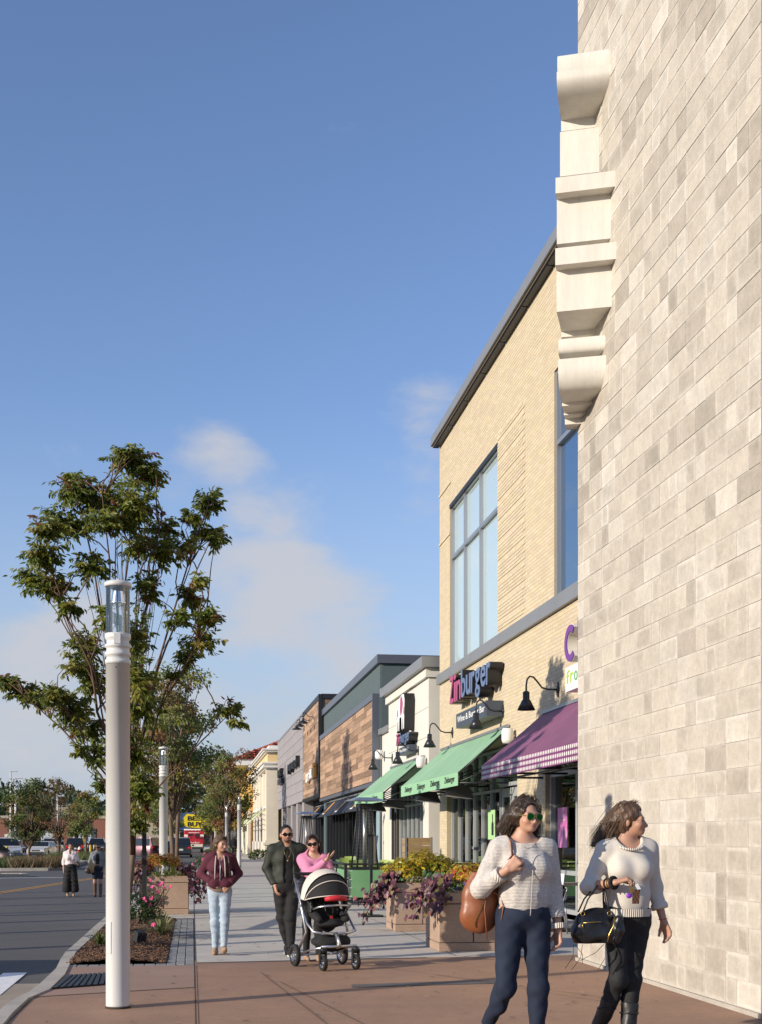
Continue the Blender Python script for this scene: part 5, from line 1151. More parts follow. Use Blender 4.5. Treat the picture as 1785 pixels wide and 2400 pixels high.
base = Vector((-1.06, 20.0, 0)); fork = Vector((-1.12, 24.4, 1.15))
trunk.tube([base+Vector((0, 0, -0.1)), base+Vector((0.02, 0, 0.3)), Vector((-0.985, 20.0, 0.68)), fork, fork+Vector((0.02, 0.05, 0.5))], [0.105, 0.075, 0.062, 0.058, 0.042], 9)
trunk.tube([Vector((-0.985, 20.0, 0.66)), Vector((-1.05, 20.05, 1.1)), Vector((-1.07, 20.1, 1.7))], [0.042, 0.037, 0.029], 7)
trunk.build('trunk', M['bark'], TR)
limbs = []
for k, (u, v, dy) in enumerate(((303, 1050, 0.2), (240, 1160, -0.7), (175, 1140, 0.6), (95, 1290, -0.3), (120, 1380, 0.9), (375, 1230, -0.6), (490, 1180, 0.3), (492, 1270, -0.8), (485, 1430, 0.4), (470, 1500, -0.5), (330, 1400, 0.7), (200, 1510, -0.5), (20, 1600, 0.2), (130, 1640, -0.6), (540, 1672, 0.2), (325, 1300, -0.2), (272, 1220, 0.9), (335, 1650, 0.6))):
    e = PY(u, v, 20.0+dy); f0 = (fork if u > 215 else Vector((-1.06, 20.08, 1.3)))+Vector((qt.normal(0, .03), qt.normal(0, .04), qt.uniform(-0.1, 0.5))); P = []; w1, w2, ph = qt.normal(0, 0.07), qt.normal(0, 0.04), qt.uniform(0, 6)
    hh = e.z-f0.z; pw = 1.75 if hh > 2.0 else 1.15
    for i in range(14):
        t_ = i/13; s_ = math.sin(PI*t_); P.append(Vector((f0.x+(e.x-f0.x)*t_**pw+s_*(w1*math.sin(t_*9+ph)+w2*math.sin(t_*19+ph*2)), f0.y+(e.y-f0.y)*t_+s_*w1*math.cos(t_*8), f0.z+hh*(t_**(1.0 if hh > 2.0 else 0.8)))))
    limbs.append(P); r0 = 0.014+0.0032*abs(hh); stems.tube(P, [r0*(1-0.82*i/13)+0.003 for i in range(14)], 5)
for ci, (u, v, ru, rv, n) in enumerate(clus):
    yd = 20.0+qt.uniform(-1.05, 1.2)*(1 if v > 1200 else 0.8); c = PY(u, v, yd); px = c.y/F_PX*1.0
    rx, rz_ = ru*px*1.10, rv*px*1.10; ry = (rx+rz_)/2*1.15
    # side branches leave the nearest limb well below the clump and rise into it
    for s in range(3):
        e = c+Vector((qt.normal(0, rx*0.35), qt.normal(0, ry*0.35), qt.normal(0, rz_*0.3))); best = None
        for P in limbs:
            for p in P[2:]:
                drop = e.z-p.z
                if drop < 0.15 or (e-p).length > 1.25: continue
                d = (e-p).length+1.2*abs(drop-0.9-0.5*s)*0.5+0.4*abs(qt.normal())
                if best is None or d < best[0]: best = (d, p)
        if best is None: continue
        p = best[1]; Pp = []; w1 = qt.normal(0, 0.05)
        for i in range(7): t_ = i/6; Pp.append(p.lerp(e, t_)+Vector((w1*math.sin(t_*7), w1*math.cos(t_*6)*0.6, 0.10*math.sin(PI*t_))))
        stems.tube(Pp, [0.009*(1-0.75*i/6)+0.0025 for i in range(7)], 4)
    nt_ = max(5, n//5)
    for j in range(nt_):
        d = qt.normal(0, 1, 3); d /= np.linalg.norm(d); rr = qt.uniform(0.25, 1.0)**0.5
        tip = Vector((c.x+d[0]*rx*rr, c.y+d[1]*ry*rr, c.z+d[2]*rz_*rr)); st = c.lerp(tip, 0.15)+Vector((0, 0, -0.12*rz_))
        twigs.tube([st, st.lerp(tip, 0.5)+Vector((0, 0, 0.04)), tip], [0.006, 0.004, 0.002], 3, cap=False)
        ol = (tip-st).normalized()
        clump_c = np.array([(0.11, 0.145, 0.02), (0.165, 0.195, 0.027), (0.22, 0.225, 0.033), (0.28, 0.25, 0.045)])[qt.choice(4, p=[.36, .36, .2, .08])]
        if qt.random() < 0.035: clump_c = np.array((0.19, 0.075, 0.03))
        for k in range(26):
            t_ = qt.uniform(0.0, 1.05); p = st.lerp(tip, t_)+Vector((qt.normal(0, 0.035), qt.normal(0, 0.035), 0.03*math.sin(PI*t_)-0.01))
            sd = 1 if k % 2 else -1; a = np.array(ol)*0.55+np.array((-ol.y, ol.x, 0))*sd*0.9+np.array((0, 0, -qt.uniform(0.35, 1.0)))+qt.normal(0, .25, 3)
            lpos.append(p); lax.append(a); lnr.append(np.array((-0.75, -0.55, 0.5))+qt.normal(0, .55, 3)); lsz.append(qt.uniform(0.075, 0.122)); lcol.append(clump_c*qt.uniform(0.7, 1.4))
for i in range(38):          # the broom of thin upright stems behind the lamp
    a = qt.uniform(-1, 1); f0 = fork+Vector((qt.normal(0, 0.04), qt.normal(0, 0.08), qt.uniform(-0.1, 1.0))); e = PY(300+a*105+qt.normal(0, 12), qt.uniform(1180, 1500), 20.0+qt.uniform(-0.9, 0.9)); P = []
    for k in range(8):
        t_ = k/7; P.append(Vector((f0.x+(e.x-f0.x)*t_**1.9+qt.normal(0, 0.03), f0.y+(e.y-f0.y)*t_+qt.normal(0, 0.03), f0.z+(e.z-f0.z)*t_)))
    stems.tube(P, [0.010-0.0009*k for k in range(8)], 4)
stems.build('stems', M['twig'], TR); twigs.build('twigs', M['twig'], TR, kind='stuff')
leaf_mesh('crown', LEAF_V, LEAF_F, np.array(lpos), np.array(lax), np.array(lnr), np.array(lsz), np.array(lcol), M['leaf'], TR)

# ---------------------------------------------------------------- other trees
def tree(name, label, loc, H, spread, trunk_h, cols, seed, nclump=34, nl=95, leaf=0.16, shape='vase', group=None, bare=0.0, tr=0.09, jit=1.0):
    q = np.random.default_rng(seed); t = thing(name, label, 'tree', loc, 0, group); x0, y0, z0 = loc; tk = MB(); sm_ = MB()
    tk.tube([(x0, y0, z0-0.2), (x0+q.normal(0, .03), y0, z0+trunk_h*0.5), (x0+q.normal(0, .05), y0, z0+trunk_h), (x0, y0, z0+trunk_h+0.25*(H-trunk_h))], [tr*1.25, tr, tr*0.9, tr*0.5], 8); tk.build('trunk', M['bark'], t)
    P, A, Nn, S, C = [], [], [], [], []
    for c in range(nclump):
        s = (c+q.uniform(0, 1))/nclump; hh = trunk_h+0.12*(H-trunk_h)+(H-trunk_h)*0.86*s
        if shape == 'vase': w = spread*(0.30+0.75*math.sin(min(1, 0.15+s*0.9)*PI*0.72))
        elif shape == 'round': w = spread*math.sin(PI*(0.14+0.8*s))
        else: w = spread*(0.95-0.7*s)
        a = q.uniform(0, 2*PI); r = w*math.sqrt(q.uniform(0.05, 1)); cc = np.array((x0+r*math.cos(a), y0+r*math.sin(a), z0+hh)); cr_ = (0.20+0.10*q.random())*spread*jit
        f0 = (x0, y0, z0+trunk_h*0.95); sm_.tube([f0, (x0+(cc[0]-x0)*0.45, y0+(cc[1]-y0)*0.45, z0+trunk_h+(hh-trunk_h)*0.6), tuple(cc)], [tr*0.4, tr*0.22, 0.012], 4, cap=False)
        if q.random() < bare:
            for k in range(5): e = cc+q.normal(0, cr_*0.7, 3); sm_.tube([tuple(cc), tuple(e)], [0.012, 0.006], 3, cap=False)
        m_ = int(nl*(1-bare*0.75)); d = norm(q.normal(0, 1, (m_, 3))); k = q.uniform(0.2, 1.05, (m_, 1))**0.6
        P.append(cc+d*k*cr_*np.array((1.15, 1.15, 0.8))); A.append(norm(d*0.5+q.normal(0, .6, (m_, 3))+np.array((0, 0, -0.6)))); Nn.append(norm(q.normal(0, .65, (m_, 3))+np.array((-0.6, -0.5, 0.5))))
        S.append(q.uniform(0.65, 1.2, m_)*leaf); base_c = np.array(cols[q.integers(0, len(cols))])*q.uniform(0.75, 1.25); C.append(base_c*q.uniform(0.7, 1.35, (m_, 1)))
    sm_.build('limbs', M['bark'], t); leaf_mesh('crown', SLEAF_V, SLEAF_F, np.concatenate(P), np.concatenate(A), np.concatenate(Nn), np.concatenate(S), np.concatenate(C), M['leaf_matte'], t); return t
gr = [(0.075, 0.115, 0.022), (0.11, 0.15, 0.028), (0.16, 0.185, 0.032)]; gold = [(0.22, 0.20, 0.035), (0.14, 0.16, 0.03), (0.25, 0.165, 0.036)]; red = [(0.20, 0.085, 0.035), (0.16, 0.12, 0.032), (0.09, 0.11, 0.026), (0.22, 0.13, 0.04)]; drk = [(0.036, 0.06, 0.018), (0.05, 0.08, 0.022)]
tree('street_tree', 'green and red turning street tree behind the left planter', (-0.75, 50, 0), 8.3, 1.75, 2.3, red+gr+gold, 101, 64, 120, 0.17, 'vase', tr=0.09)
tree('street_tree', 'golden green street tree beyond the red turning one, left of the red truck', (-0.75, 63, 0), 8.6, 1.6, 3.7, gold+gr, 102, 56, 110, 0.2, 'round', tr=0.09)
tree('street_tree', 'rusty gold street tree left of the tiled roof', (2.35, 88, 0), 7.6, 1.75, 1.7, red+gold+gr, 103, 60, 120, 0.2, 'vase', tr=0.1)
tree('street_tree', 'small yellow green street tree behind the far lamp post', (2.5, 105, 0), 6.8, 1.6, 1.8, gold+gr, 104, 40, 90, 0.22, 'round', tr=0.1)
for i, (x, y, lb) in enumerate(((2.3, 134, 'distant street tree above the far man'), (3.4, 166, 'farthest street tree in the row along the shops'), (-3.6, 150, 'distant street tree left of the red truck'), (-3.2, 190, 'far street tree behind the red truck'), (-6.5, 128, 'street tree behind the burgundy minivan'))): tree('street_tree', lb, (x, y, 0), 6.8, 1.9, 1.7, gold+gr, 110+i, 34, 70, 0.3, 'round', tr=0.1)
# parking lot trees
tree('parking_tree', 'large dark green tree at the left edge above the white car', (-14.0, 78, 0), 6.7, 2.7, 1.3, drk+gr, 121, 70, 130, 0.22, 'round', tr=0.12)
tree('parking_tree', 'bronze green tree on the grass island above the silver car', (-10.4, 84, 0), 5.4, 1.55, 0.9, drk+gr+[(0.10, 0.08, 0.022)], 122, 50, 110, 0.18, 'vase', tr=0.08)
tree('parking_tree', 'half bare red tipped tree right of the bronze tree', (-10.6, 104, 0), 6.4, 1.25, 1.0, red, 123, 40, 90, 0.18, 'vase', bare=0.75, tr=0.09)
tree('parking_tree', 'green tree in the parking lot just left of the lamp post', (-9.6, 118, 0), 5.9, 1.6, 1.4, gr+gold, 124, 40, 90, 0.22, 'round', tr=0.09)
tree('parking_tree', 'small green tree left of the hydrant in the parking lot', (-12.4, 140, 0), 5.5, 1.7, 1.5, gr+gold, 125, 36, 80, 0.24, 'round', tr=0.09)
tree('parking_tree', 'yellow green tree behind the silver car', (-19, 150, 0), 7.0, 2.2, 1.6, gold, 126, 40, 80, 0.28, 'round', tr=0.1)
tree('parking_tree', 'young olive tree at far left behind parked cars', (-27, 160, 0), 7.5, 2.4, 1.2, gold+gr, 127, 40, 80, 0.3, 'cone', tr=0.1)
tree('parking_tree', 'brown tinged round tree behind the dark car', (-24.5, 190, 0), 7.5, 2.8, 1.2, [(0.10, 0.08, 0.03), (0.08, 0.08, 0.03)], 128, 36, 80, 0.35, 'round', tr=0.1)
# wooded hill at the end
HL = MB(); qh = np.random.default_rng(55)
n = 26000; xs = qh.uniform(-260, 90, n); ys = qh.uniform(330, 400, n); prof = 13+6*np.sin(xs*0.021+1.0)+3.5*np.sin(xs*0.09)+2.0*np.sin(xs*0.31)+np.where(xs < -60, 5*np.exp(-((xs+88)/22)**2), 0)
zs = prof*qh.uniform(0.0, 1.0, n)**0.6
pc = np.array([(0.03, 0.05, 0.02), (0.05, 0.075, 0.025), (0.09, 0.09, 0.025), (0.10, 0.07, 0.03)])[(np.floor((np.sin(xs*0.4)+np.sin(ys*0.7+xs*0.13)+2)*1.0).astype(int)).clip(0, 3)]*qh.uniform(0.7, 1.3, (n, 1))
leaf_mesh('distant_wood', SLEAF_V, SLEAF_F, np.stack([xs, ys, zs], 1), qh.normal(0, 1, (n, 3)), qh.normal(0, 1, (n, 3)), qh.uniform(1.2, 2.8, n), pc, M['leaf_matte'], None)['kind'] = 'stuff'

# ---------------------------------------------------------------- restaurant patio
pm('fence_black', (0.018, 0.02, 0.021), 0.45, metal=0.2); pm('fence_fabric', (0.17, 0.37, 0.18), 0.75, noise=[(3, 0.08)], transl=0.15, bump=(7, 0.3, 0.02)); pm('chair_green', (0.33, 0.44, 0.11), 0.5); pm('table_top', (0.50, 0.40, 0.26), 0.5, noise=(9, 0.1)); pm('heater_steel', (0.55, 0.55, 0.56), 0.3, metal=0.9); pm('cedar', (0.36, 0.24, 0.11), 0.75, rnd=0.12, noise=[(1.5, 0.15), (9, 0.25)], stretch=(1, 1, 6)); pm('chair_white', (0.72, 0.72, 0.72), 0.4)
RT = 0.90
fc = 0
def railing(label, pts, fabric=True):
    t = thing('railing', label, 'railing', tuple(pts[0])+(0,), 0, 'black patio railing with green fabric')
    for a, b in zip(pts, pts[1:]):
        a = Vector(a+(0,)); b = Vector(b+(0,)); Ln = (b-a).length; d = (b-a)/Ln; n = max(1, round(Ln/1.7)); rot = Matrix((d, Vector((-d.y, d.x, 0)), (0, 0, 1))).transposed()
        for i in range(n+1):
            p = a+d*Ln*i/n; mb = MB(); mb.box((p.x, p.y, RT/2), (0.06, 0.06, RT), rot); mb.build('post', M['fence_black'], t)
        mb = MB(); m_ = (a+b)/2
        mb.box((m_.x, m_.y, RT+0.02), (Ln+0.07, 0.09, 0.045), rot); mb.box((m_.x, m_.y, 0.10), (Ln-0.06, 0.05, 0.05), rot); mb.box((m_.x, m_.y, RT-0.075), (Ln-0.06, 0.03, 0.03), rot); mb.build('rail', M['fence_black'], t)
        for i in range(n):
            p = a+d*Ln*i/n; e = a+d*Ln*(i+1)/n; mb = MB(); L2 = Ln/n-0.2; c = (p+e)/2; vs = []
            for r_ in range(5):
                for k in range(9): u_ = (k/8-0.5)*L2; w_ = 0.012*math.sin(k*2.1+r_*0.8+i); vs.append(c+d*u_+Vector((-d.y, d.x, 0))*w_+Vector((0, 0, 0.17+0.62*r_/4)))
            mb.add(vs, [(r_*9+k, r_*9+k+1, (r_+1)*9+k+1, (r_+1)*9+k) for r_ in range(4) for k in range(8)], True); mb.build('fabric_panel', M['fence_fabric'], t)
            mb = MB()
            for k in range(4):
                for s in (0, 1): q = p+d*0.1 if s == 0 else e-d*0.1; mb.box((q.x, q.y, 0.2+0.19*k), (0.1, 0.012, 0.012), rot)
            mb.build('ties', M['plastic_white'], t, kind='stuff')
    return t
railing('black railing with green fabric running along the front of the patio', [(3.42, 28.2), (6.75, 28.2)])
railing('black railing with green fabric along the street side of the patio', [(3.42, 28.27), (3.42, 34.9), (3.42, 43.0)])
railing('black railing with green fabric closing the far end of the patio', [(3.5, 43.1), (6.1, 43.1)])
for k in range(7):
    pass
def heater(x, y, label, z=2.46):
    t = thing('patio_heater', label, 'patio heater', (x, y, 0), R(8), 'pyramid patio heaters')
    mb = MB(); mb.bbox((0, 0, 0.42), (0.52, 0.52, 0.84), 0.02); mb.build('base_cabinet', M['fence_black'], t, False)
    for sx in (-1, 1):
        for sy in (-1, 1): mb = MB(); mb.tube([(0.25*sx, 0.25*sy, 0.82), (0.13*sx, 0.13*sy, 2.30)], 0.022, 5); mb.build('leg', M['fence_black'], t, False)
    mb = MB(); mb.tube([(0, 0, 0.84), (0, 0, 2.26)], 0.05, 12); mb.build('flame_tube', M['heater_steel'], t, False)
    mb = MB()
    for k in range(42):
        z = 0.9+1.35*k/41; w_ = 0.235-0.115*(z-0.82)/1.48
        for a, b in (((-w_, -w_), (w_, -w_)), ((w_, -w_), (w_, w_)), ((w_, w_), (-w_, w_)), ((-w_, w_), (-w_, -w_))): mb.tube([(a[0], a[1], z), (b[0], b[1], z)], 0.0035, 3, cap=False)
    mb.build('wire_guard', M['heater_steel'], t, False, kind='stuff')
    mb = MB(); mb.box((0, 0, 2.27), (0.34, 0.34, 0.10)); mb.build('burner_head', M['fence_black'], t, False)
    mb = MB(); w0, w1 = 0.40, 0.20
    mb.add([(-w0, -w0, 2.38), (w0, -w0, 2.38), (w0, w0, 2.38), (-w0, w0, 2.38), (-w1, -w1, 2.46), (w1, -w1, 2.46), (w1, w1, 2.46), (-w1, w1, 2.46)], [(0, 1, 5, 4), (1, 2, 6, 5), (2, 3, 7, 6), (3, 0, 4, 7), (4, 5, 6, 7), (3, 2, 1, 0)]); mb.build('reflector_plate', M['heater_steel'], t, False)
    return t
heater(4.0, 29.3, 'pyramid patio heater with steel top inside the railing by green awning'); heater(4.0, 44.6, 'farther pyramid patio heater behind the man and the pink sweater woman')
ms = thing('menu_stand', 'tall black menu stand on a flat foot in front of the railing', 'menu stand', (3.39, 23.9, 0))
mb = MB(); mb.box2((3.20, 23.72, 0), (3.58, 24.08, 0.035)); mb.build('foot', M['fence_black'], ms); mb = MB(); mb.box2((3.365, 23.875, 0.03), (3.415, 23.925, 1.0)); mb.build('post', M['fence_black'], ms)
mb = MB(); mb.bbox((3.40, 23.9, 1.28), (0.09, 0.42, 0.60), 0.012, Euler((0, 0, R(-14))).to_matrix()); mb.build('case', M['fence_black'], ms); mb = MB(); mb.box((3.448, 23.9, 1.28), (0.012, 0.34, 0.52), Euler((0, 0, R(-14))).to_matrix()); mb.build('menu', M['cream_pale'], ms)
cw = thing('privacy_box', 'cedar plank privacy box at the shopfront between white and brick walls', 'plank box', (5.55, 31.2, 0))
for k in range(8):
    for nm, c, d in (('plank', (5.57, 31.0, 0.10+0.19*k), (0.62, 0.035, 0.183)), ('plank', (5.235, 31.2, 0.10+0.19*k), (0.035, 0.40, 0.183))):
        mb = MB(); mb.bbox(c, d, 0.006); mb.build(nm, M['cedar'], cw)
mb = MB()
for x, y in ((5.24, 30.99), (5.895, 30.99), (5.24, 31.41)): mb.box2((x-0.025, y-0.025, 0), (x+0.02, y+0.02, 1.54))
mb.build('corner_angle', M['alu'], cw, kind='stuff')
def chair(x, y, rz, label, mat='chair_green', group='green patio chairs'):
    t = thing('patio_chair', label, 'chair', (x, y, 0), rz, group)
    mb = MB(); mb.bbox((0, 0, 0.47), (0.46, 0.44, 0.03), 0.012); mb.build('seat', M[mat], t, False)
    mb = MB(); vs = []
    for r_ in range(5):
        for k in range(7): a = (k/6-0.5)*1.5; vs.append((0.26*math.sin(a)*1.05, 0.23-0.10*(1-math.cos(a))*-1*-1+0.06*r_/4-0.0, 0.60+0.34*r_/4))
    n_ = 7; vs2 = [(x_, y_+0.018, z_) for x_, y_, z_ in vs]
    f1 = [(r_*n_+k, r_*n_+k+1, (r_+1)*n_+k+1, (r_+1)*n_+k) for r_ in range(4) for k in range(6) if not (r_ == 1 and k % 2 == 1)]
    mb.add(vs, f1, True); mb.add(vs2, [f[::-1] for f in f1], True); top_ = 4*n_
    for k in range(6): mb.add([vs[top_+k], vs[top_+k+1], vs2[top_+k+1], vs2[top_+k]], [(0, 1, 2, 3)])
    mb.build('backrest', M[mat], t, False)
    for sx in (-1, 1):
        mb = MB(); mb.tube([(0.21*sx, -0.19, 0.47), (0.24*sx, -0.24, 0)], 0.014, 6); mb.build('leg', M['alu'], t, False)
        mb = MB(); mb.tube([(0.22*sx, 0.27, 0.66), (0.21*sx, 0.19, 0.47), (0.24*sx, 0.27, 0)], 0.014, 6); mb.build('leg', M['alu'], t, False)
        mb = MB(); mb.tube([(0.24*sx, -0.2, 0.47), (0.27*sx, -0.2, 0.66), (0.27*sx, 0.1, 0.68), (0.22*sx, 0.26, 0.70)], 0.014, 6); mb.build('armrest', M['alu'], t, False)
    return t
def table(x, y, label):
    t = thing('patio_table', label, 'table', (x, y, 0), 0, 'pale topped patio tables')
    mb = MB(); mb.bbox((0, 0, 0.76), (1.0, 0.7, 0.035), 0.008); mb.build('table_top', M['table_top'], t, False); mb = MB(); mb.tube([(0, 0, 0.03), (0, 0, 0.75)], 0.035, 8); mb.build('pedestal', M['fence_black'], t, False); mb = MB(); mb.bbox((0, 0, 0.02), (0.5, 0.5, 0.03), 0.008); mb.build('foot', M['fence_black'], t, False); return t
ch0 = chair(4.35, 29.4, R(10), 'green chair just right of the patio heater')
spots = [(4.75, 30.0, -20, 'green chair left of the first table near the heater'), (5.2, 29.2, 170, 'green chair with its back to the railing in the patio middle'), (5.75, 29.3, 175, 'green chair seen from behind below the plank box'), (6.2, 30.0, 100, 'green chair beside the shop window'), (4.3, 32.5, 15, 'green chair in the second row of the patio'), (5.0, 33.0, -30, 'green chair farther back in front of the white wall'), (5.9, 33.4, 40, 'green chair under the far end of larger green awning'), (6.35, 29.0, 150, 'green chair at the right end of the patio railing'), (4.5, 36.5, 10, 'green chair under the farther awning'), (4.9, 39.5, -15, 'green chair deepest in the patio')]
for x, y, rz, lb in spots: c = copy_tree(ch0); c.location = (x, y, 0); c.rotation_euler.z = R(rz); c['label'] = lb
tb0 = table(4.75, 29.55, 'pale table left in the patio between green chairs')
for x, y, lb in ((5.95, 29.65, 'pale table in front of the brick pier and shop windows'), (4.6, 33.6, 'pale table in the second row of the patio'), (5.3, 37.5, 'pale table under the farther awning')): c = copy_tree(tb0); c.location = (x, y, 0); c['label'] = lb
cup = thing('paper_cup', 'small white and pink cup standing on a patio table', 'cup', (5.0, 29.6, 0.78)); mb = MB(); mb.lathe([(0.03, 0.78), (0.042, 0.9), (0.0, 0.9)], 10, (5.0, 29.6, 0), cap=False); mb.build('cup', M['chair_white'], cup)
w0 = chair(5.45, 19.2, R(-60), 'white chair at the shop window behind the two women', 'chair_white', 'white chairs by the yogurt shop')
c = copy_tree(w0); c.location = (5.9, 20.6, 0); c.rotation_euler.z = R(30); c['label'] = 'second white chair nearer the shop window'
wt = table(5.9, 19.7, 'small white cafe table by the shop window with pink poster'); wt['group'] = ''; del wt['group']
# ---------------------------------------------------------------- smooth bodies: signed distance primitives meshed with surface nets
def V3(*a): return np.array(a, float)
def cap(a, b, ra, rb, k=0.025, cut=None, sub=False): return dict(t='c', a=np.array(a, float), b=np.array(b, float), ra=ra, rb=rb, k=k, cut=cut, sub=sub)
def ell(c, r, k=0.03, rot=None, cut=None, sub=False): return dict(t='e', c=np.array(c, float), r=np.array(r if hasattr(r, '__len__') else (r, r, r), float), rot=None if rot is None else np.array(rot), k=k, cut=cut, sub=sub)
def inflate(ps, d, k=None):
    out = []
    for p in ps:
        q = dict(p)
        if p['t'] == 'c': q['ra'] = p['ra']+d; q['rb'] = p['rb']+d
        else: q['r'] = p['r']+d
        if k: q['k'] = k
        out.append(q)
    return out
def sdf_field(prims, h, cuts=(), warp=None):
    lo = np.full(3, 1e9); hi = -lo
    for p in prims:
        if p['sub']: continue
        if p['t'] == 'c': r = max(p['ra'], p['rb']); l_ = np.minimum(p['a'], p['b'])-r; u_ = np.maximum(p['a'], p['b'])+r
        else: r = p['r'].max(); l_ = p['c']-r; u_ = p['c']+r
        lo = np.minimum(lo, l_); hi = np.maximum(hi, u_)
    lo -= 4*h+0.02; hi += 4*h+0.02
    n = np.ceil((hi-lo)/h).astype(int)+1; F = np.full(n, 0.2, np.float32); ax = [lo[i]+h*np.arange(n[i]) for i in range(3)]
    for p in prims:
        pad = p['k']+0.02+2*h
        if p['t'] == 'c': r = max(p['ra'], p['rb']); l_ = np.minimum(p['a'], p['b'])-r-pad; u_ = np.maximum(p['a'], p['b'])+r+pad
        else: r = p['r'].max(); l_ = p['c']-r-pad; u_ = p['c']+r+pad
        i0 = np.clip(((l_-lo)/h).astype(int), 0, n-1); i1 = np.clip(((u_-lo)/h).astype(int)+2, 1, n)
        if np.any(i1 <= i0): continue
        X, Y, Z = np.meshgrid(ax[0][i0[0]:i1[0]], ax[1][i0[1]:i1[1]], ax[2][i0[2]:i1[2]], indexing='ij')
        if p['t'] == 'c':
            ba = p['b']-p['a']; L2 = max(ba@ba, 1e-12); px, py, pz = X-p['a'][0], Y-p['a'][1], Z-p['a'][2]
            t = np.clip((px*ba[0]+py*ba[1]+pz*ba[2])/L2, 0, 1)
            d = np.sqrt((px-t*ba[0])**2+(py-t*ba[1])**2+(pz-t*ba[2])**2)-(p['ra']+(p['rb']-p['ra'])*t)
        else:
            q = np.stack([X-p['c'][0], Y-p['c'][1], Z-p['c'][2]], -1)
            if p['rot'] is not None: q = q@p['rot']
            q1 = q/p['r']; k0 = np.linalg.norm(q1, axis=-1); k1 = np.linalg.norm(q1/p['r'], axis=-1)+1e-9; d = k0*(k0-1)/k1
        for (c, nn) in (p['cut'] or ()): d = np.maximum(d, (X-c[0])*nn[0]+(Y-c[1])*nn[1]+(Z-c[2])*nn[2])
        S = F[i0[0]:i1[0], i0[1]:i1[1], i0[2]:i1[2]]; k = p['k']
        if p['sub']: S[...] = np.maximum(S, -d)
        else:
            hh = np.clip(0.5+0.5*(d-S)/k, 0, 1); S[...] = d*(1-hh)+S*hh-k*hh*(1-hh)
    if cuts or warp:
        X, Y, Z = np.meshgrid(*ax, indexing='ij')
        if warp: F += warp(X, Y, Z).astype(np.float32)
        for (c, nn) in cuts: np.maximum(F, ((X-c[0])*nn[0]+(Y-c[1])*nn[1]+(Z-c[2])*nn[2]).astype(np.float32), out=F)
    return F, lo
def surface_nets(F, lo, h):
    s = F < 0; c = np.zeros(np.array(F.shape)-1, np.uint8)
    for i in (0, 1):
        for j in (0, 1):
            for k in (0, 1): c += s[i:s.shape[0]-1+i, j:s.shape[1]-1+j, k:s.shape[2]-1+k]
    mix = (c > 0) & (c < 8); I = np.argwhere(mix); idx = np.full(mix.shape, -1, np.int64); idx[mix] = np.arange(len(I))
    pos = np.zeros((len(I), 3)); cnt = np.zeros(len(I)); cor = [(i, j, k) for i in (0, 1) for j in (0, 1) for k in (0, 1)]
    for a in cor:
        for ax_ in range(3):
            if a[ax_]: continue
            b = list(a); b[ax_] = 1
            fa = F[I[:, 0]+a[0], I[:, 1]+a[1], I[:, 2]+a[2]]; fb = F[I[:, 0]+b[0], I[:, 1]+b[1], I[:, 2]+b[2]]
            x = (fa < 0) != (fb < 0); t = np.where(x, fa/np.where(x, fa-fb, 1), 0); p = np.array(a)+t[:, None]*(np.array(b)-np.array(a)); pos += np.where(x[:, None], p, 0); cnt += x
    V = lo+h*(I+pos/cnt[:, None]); Q = []
    for ax_ in range(3):
        o = [slice(1, -1)]*3; o[ax_] = slice(0, -1); o2 = list(o); o2[ax_] = slice(1, None)
        A = s[tuple(o)]; B = s[tuple(o2)]; e = np.argwhere(A != B)
        if not len(e): continue
        off = np.array([1, 1, 1]); off[ax_] = 0; e = e+off; u_, v_ = (ax_+1) % 3, (ax_+2) % 3
        du = np.zeros(3, int); du[u_] = 1; dv = np.zeros(3, int); dv[v_] = 1
        q = np.stack([idx[tuple((e-du-dv).T)], idx[tuple((e-dv).T)], idx[tuple(e.T)], idx[tuple((e-du).T)]], 1)
        fl = ~s[tuple(e.T)]; q[fl] = q[fl][:, ::-1]; Q.append(q)
    return V, np.concatenate(Q)
def sdf_obj(name, prims, h, mat, parent, base=None, paint=(), cuts=(), warp=None):
    F, lo = sdf_field(prims, h, cuts, warp); V, Q = surface_nets(F, lo, h)
    me = bpy.data.meshes.new(name); me.vertices.add(len(V)); me.vertices.foreach_set('co', V.ravel()); me.loops.add(Q.size); me.loops.foreach_set('vertex_index', Q.ravel().astype(np.int32))
    me.polygons.add(len(Q)); me.polygons.foreach_set('loop_start', np.arange(len(Q))*4); me.polygons.foreach_set('loop_total', np.full(len(Q), 4)); me.polygons.foreach_set('use_smooth', np.ones(len(Q), bool))
    if base is not None:
        C = np.tile(np.array(base, float), (len(V), 1))
        for c, r, col, soft in paint:
            w = np.clip((1-np.linalg.norm((V-np.array(c))/np.array(r), axis=1))/soft, 0, 1)[:, None]; C = C*(1-w)+np.array(col)*w
        ca = me.color_attributes.new('Col', 'FLOAT_COLOR', 'POINT'); c4 = np.ones((len(V), 4), np.float32); c4[:, :3] = C; ca.data.foreach_set('color', c4.ravel())
    me.update(calc_edges=True); me.validate(); return link_mesh(name, me, mat, parent)

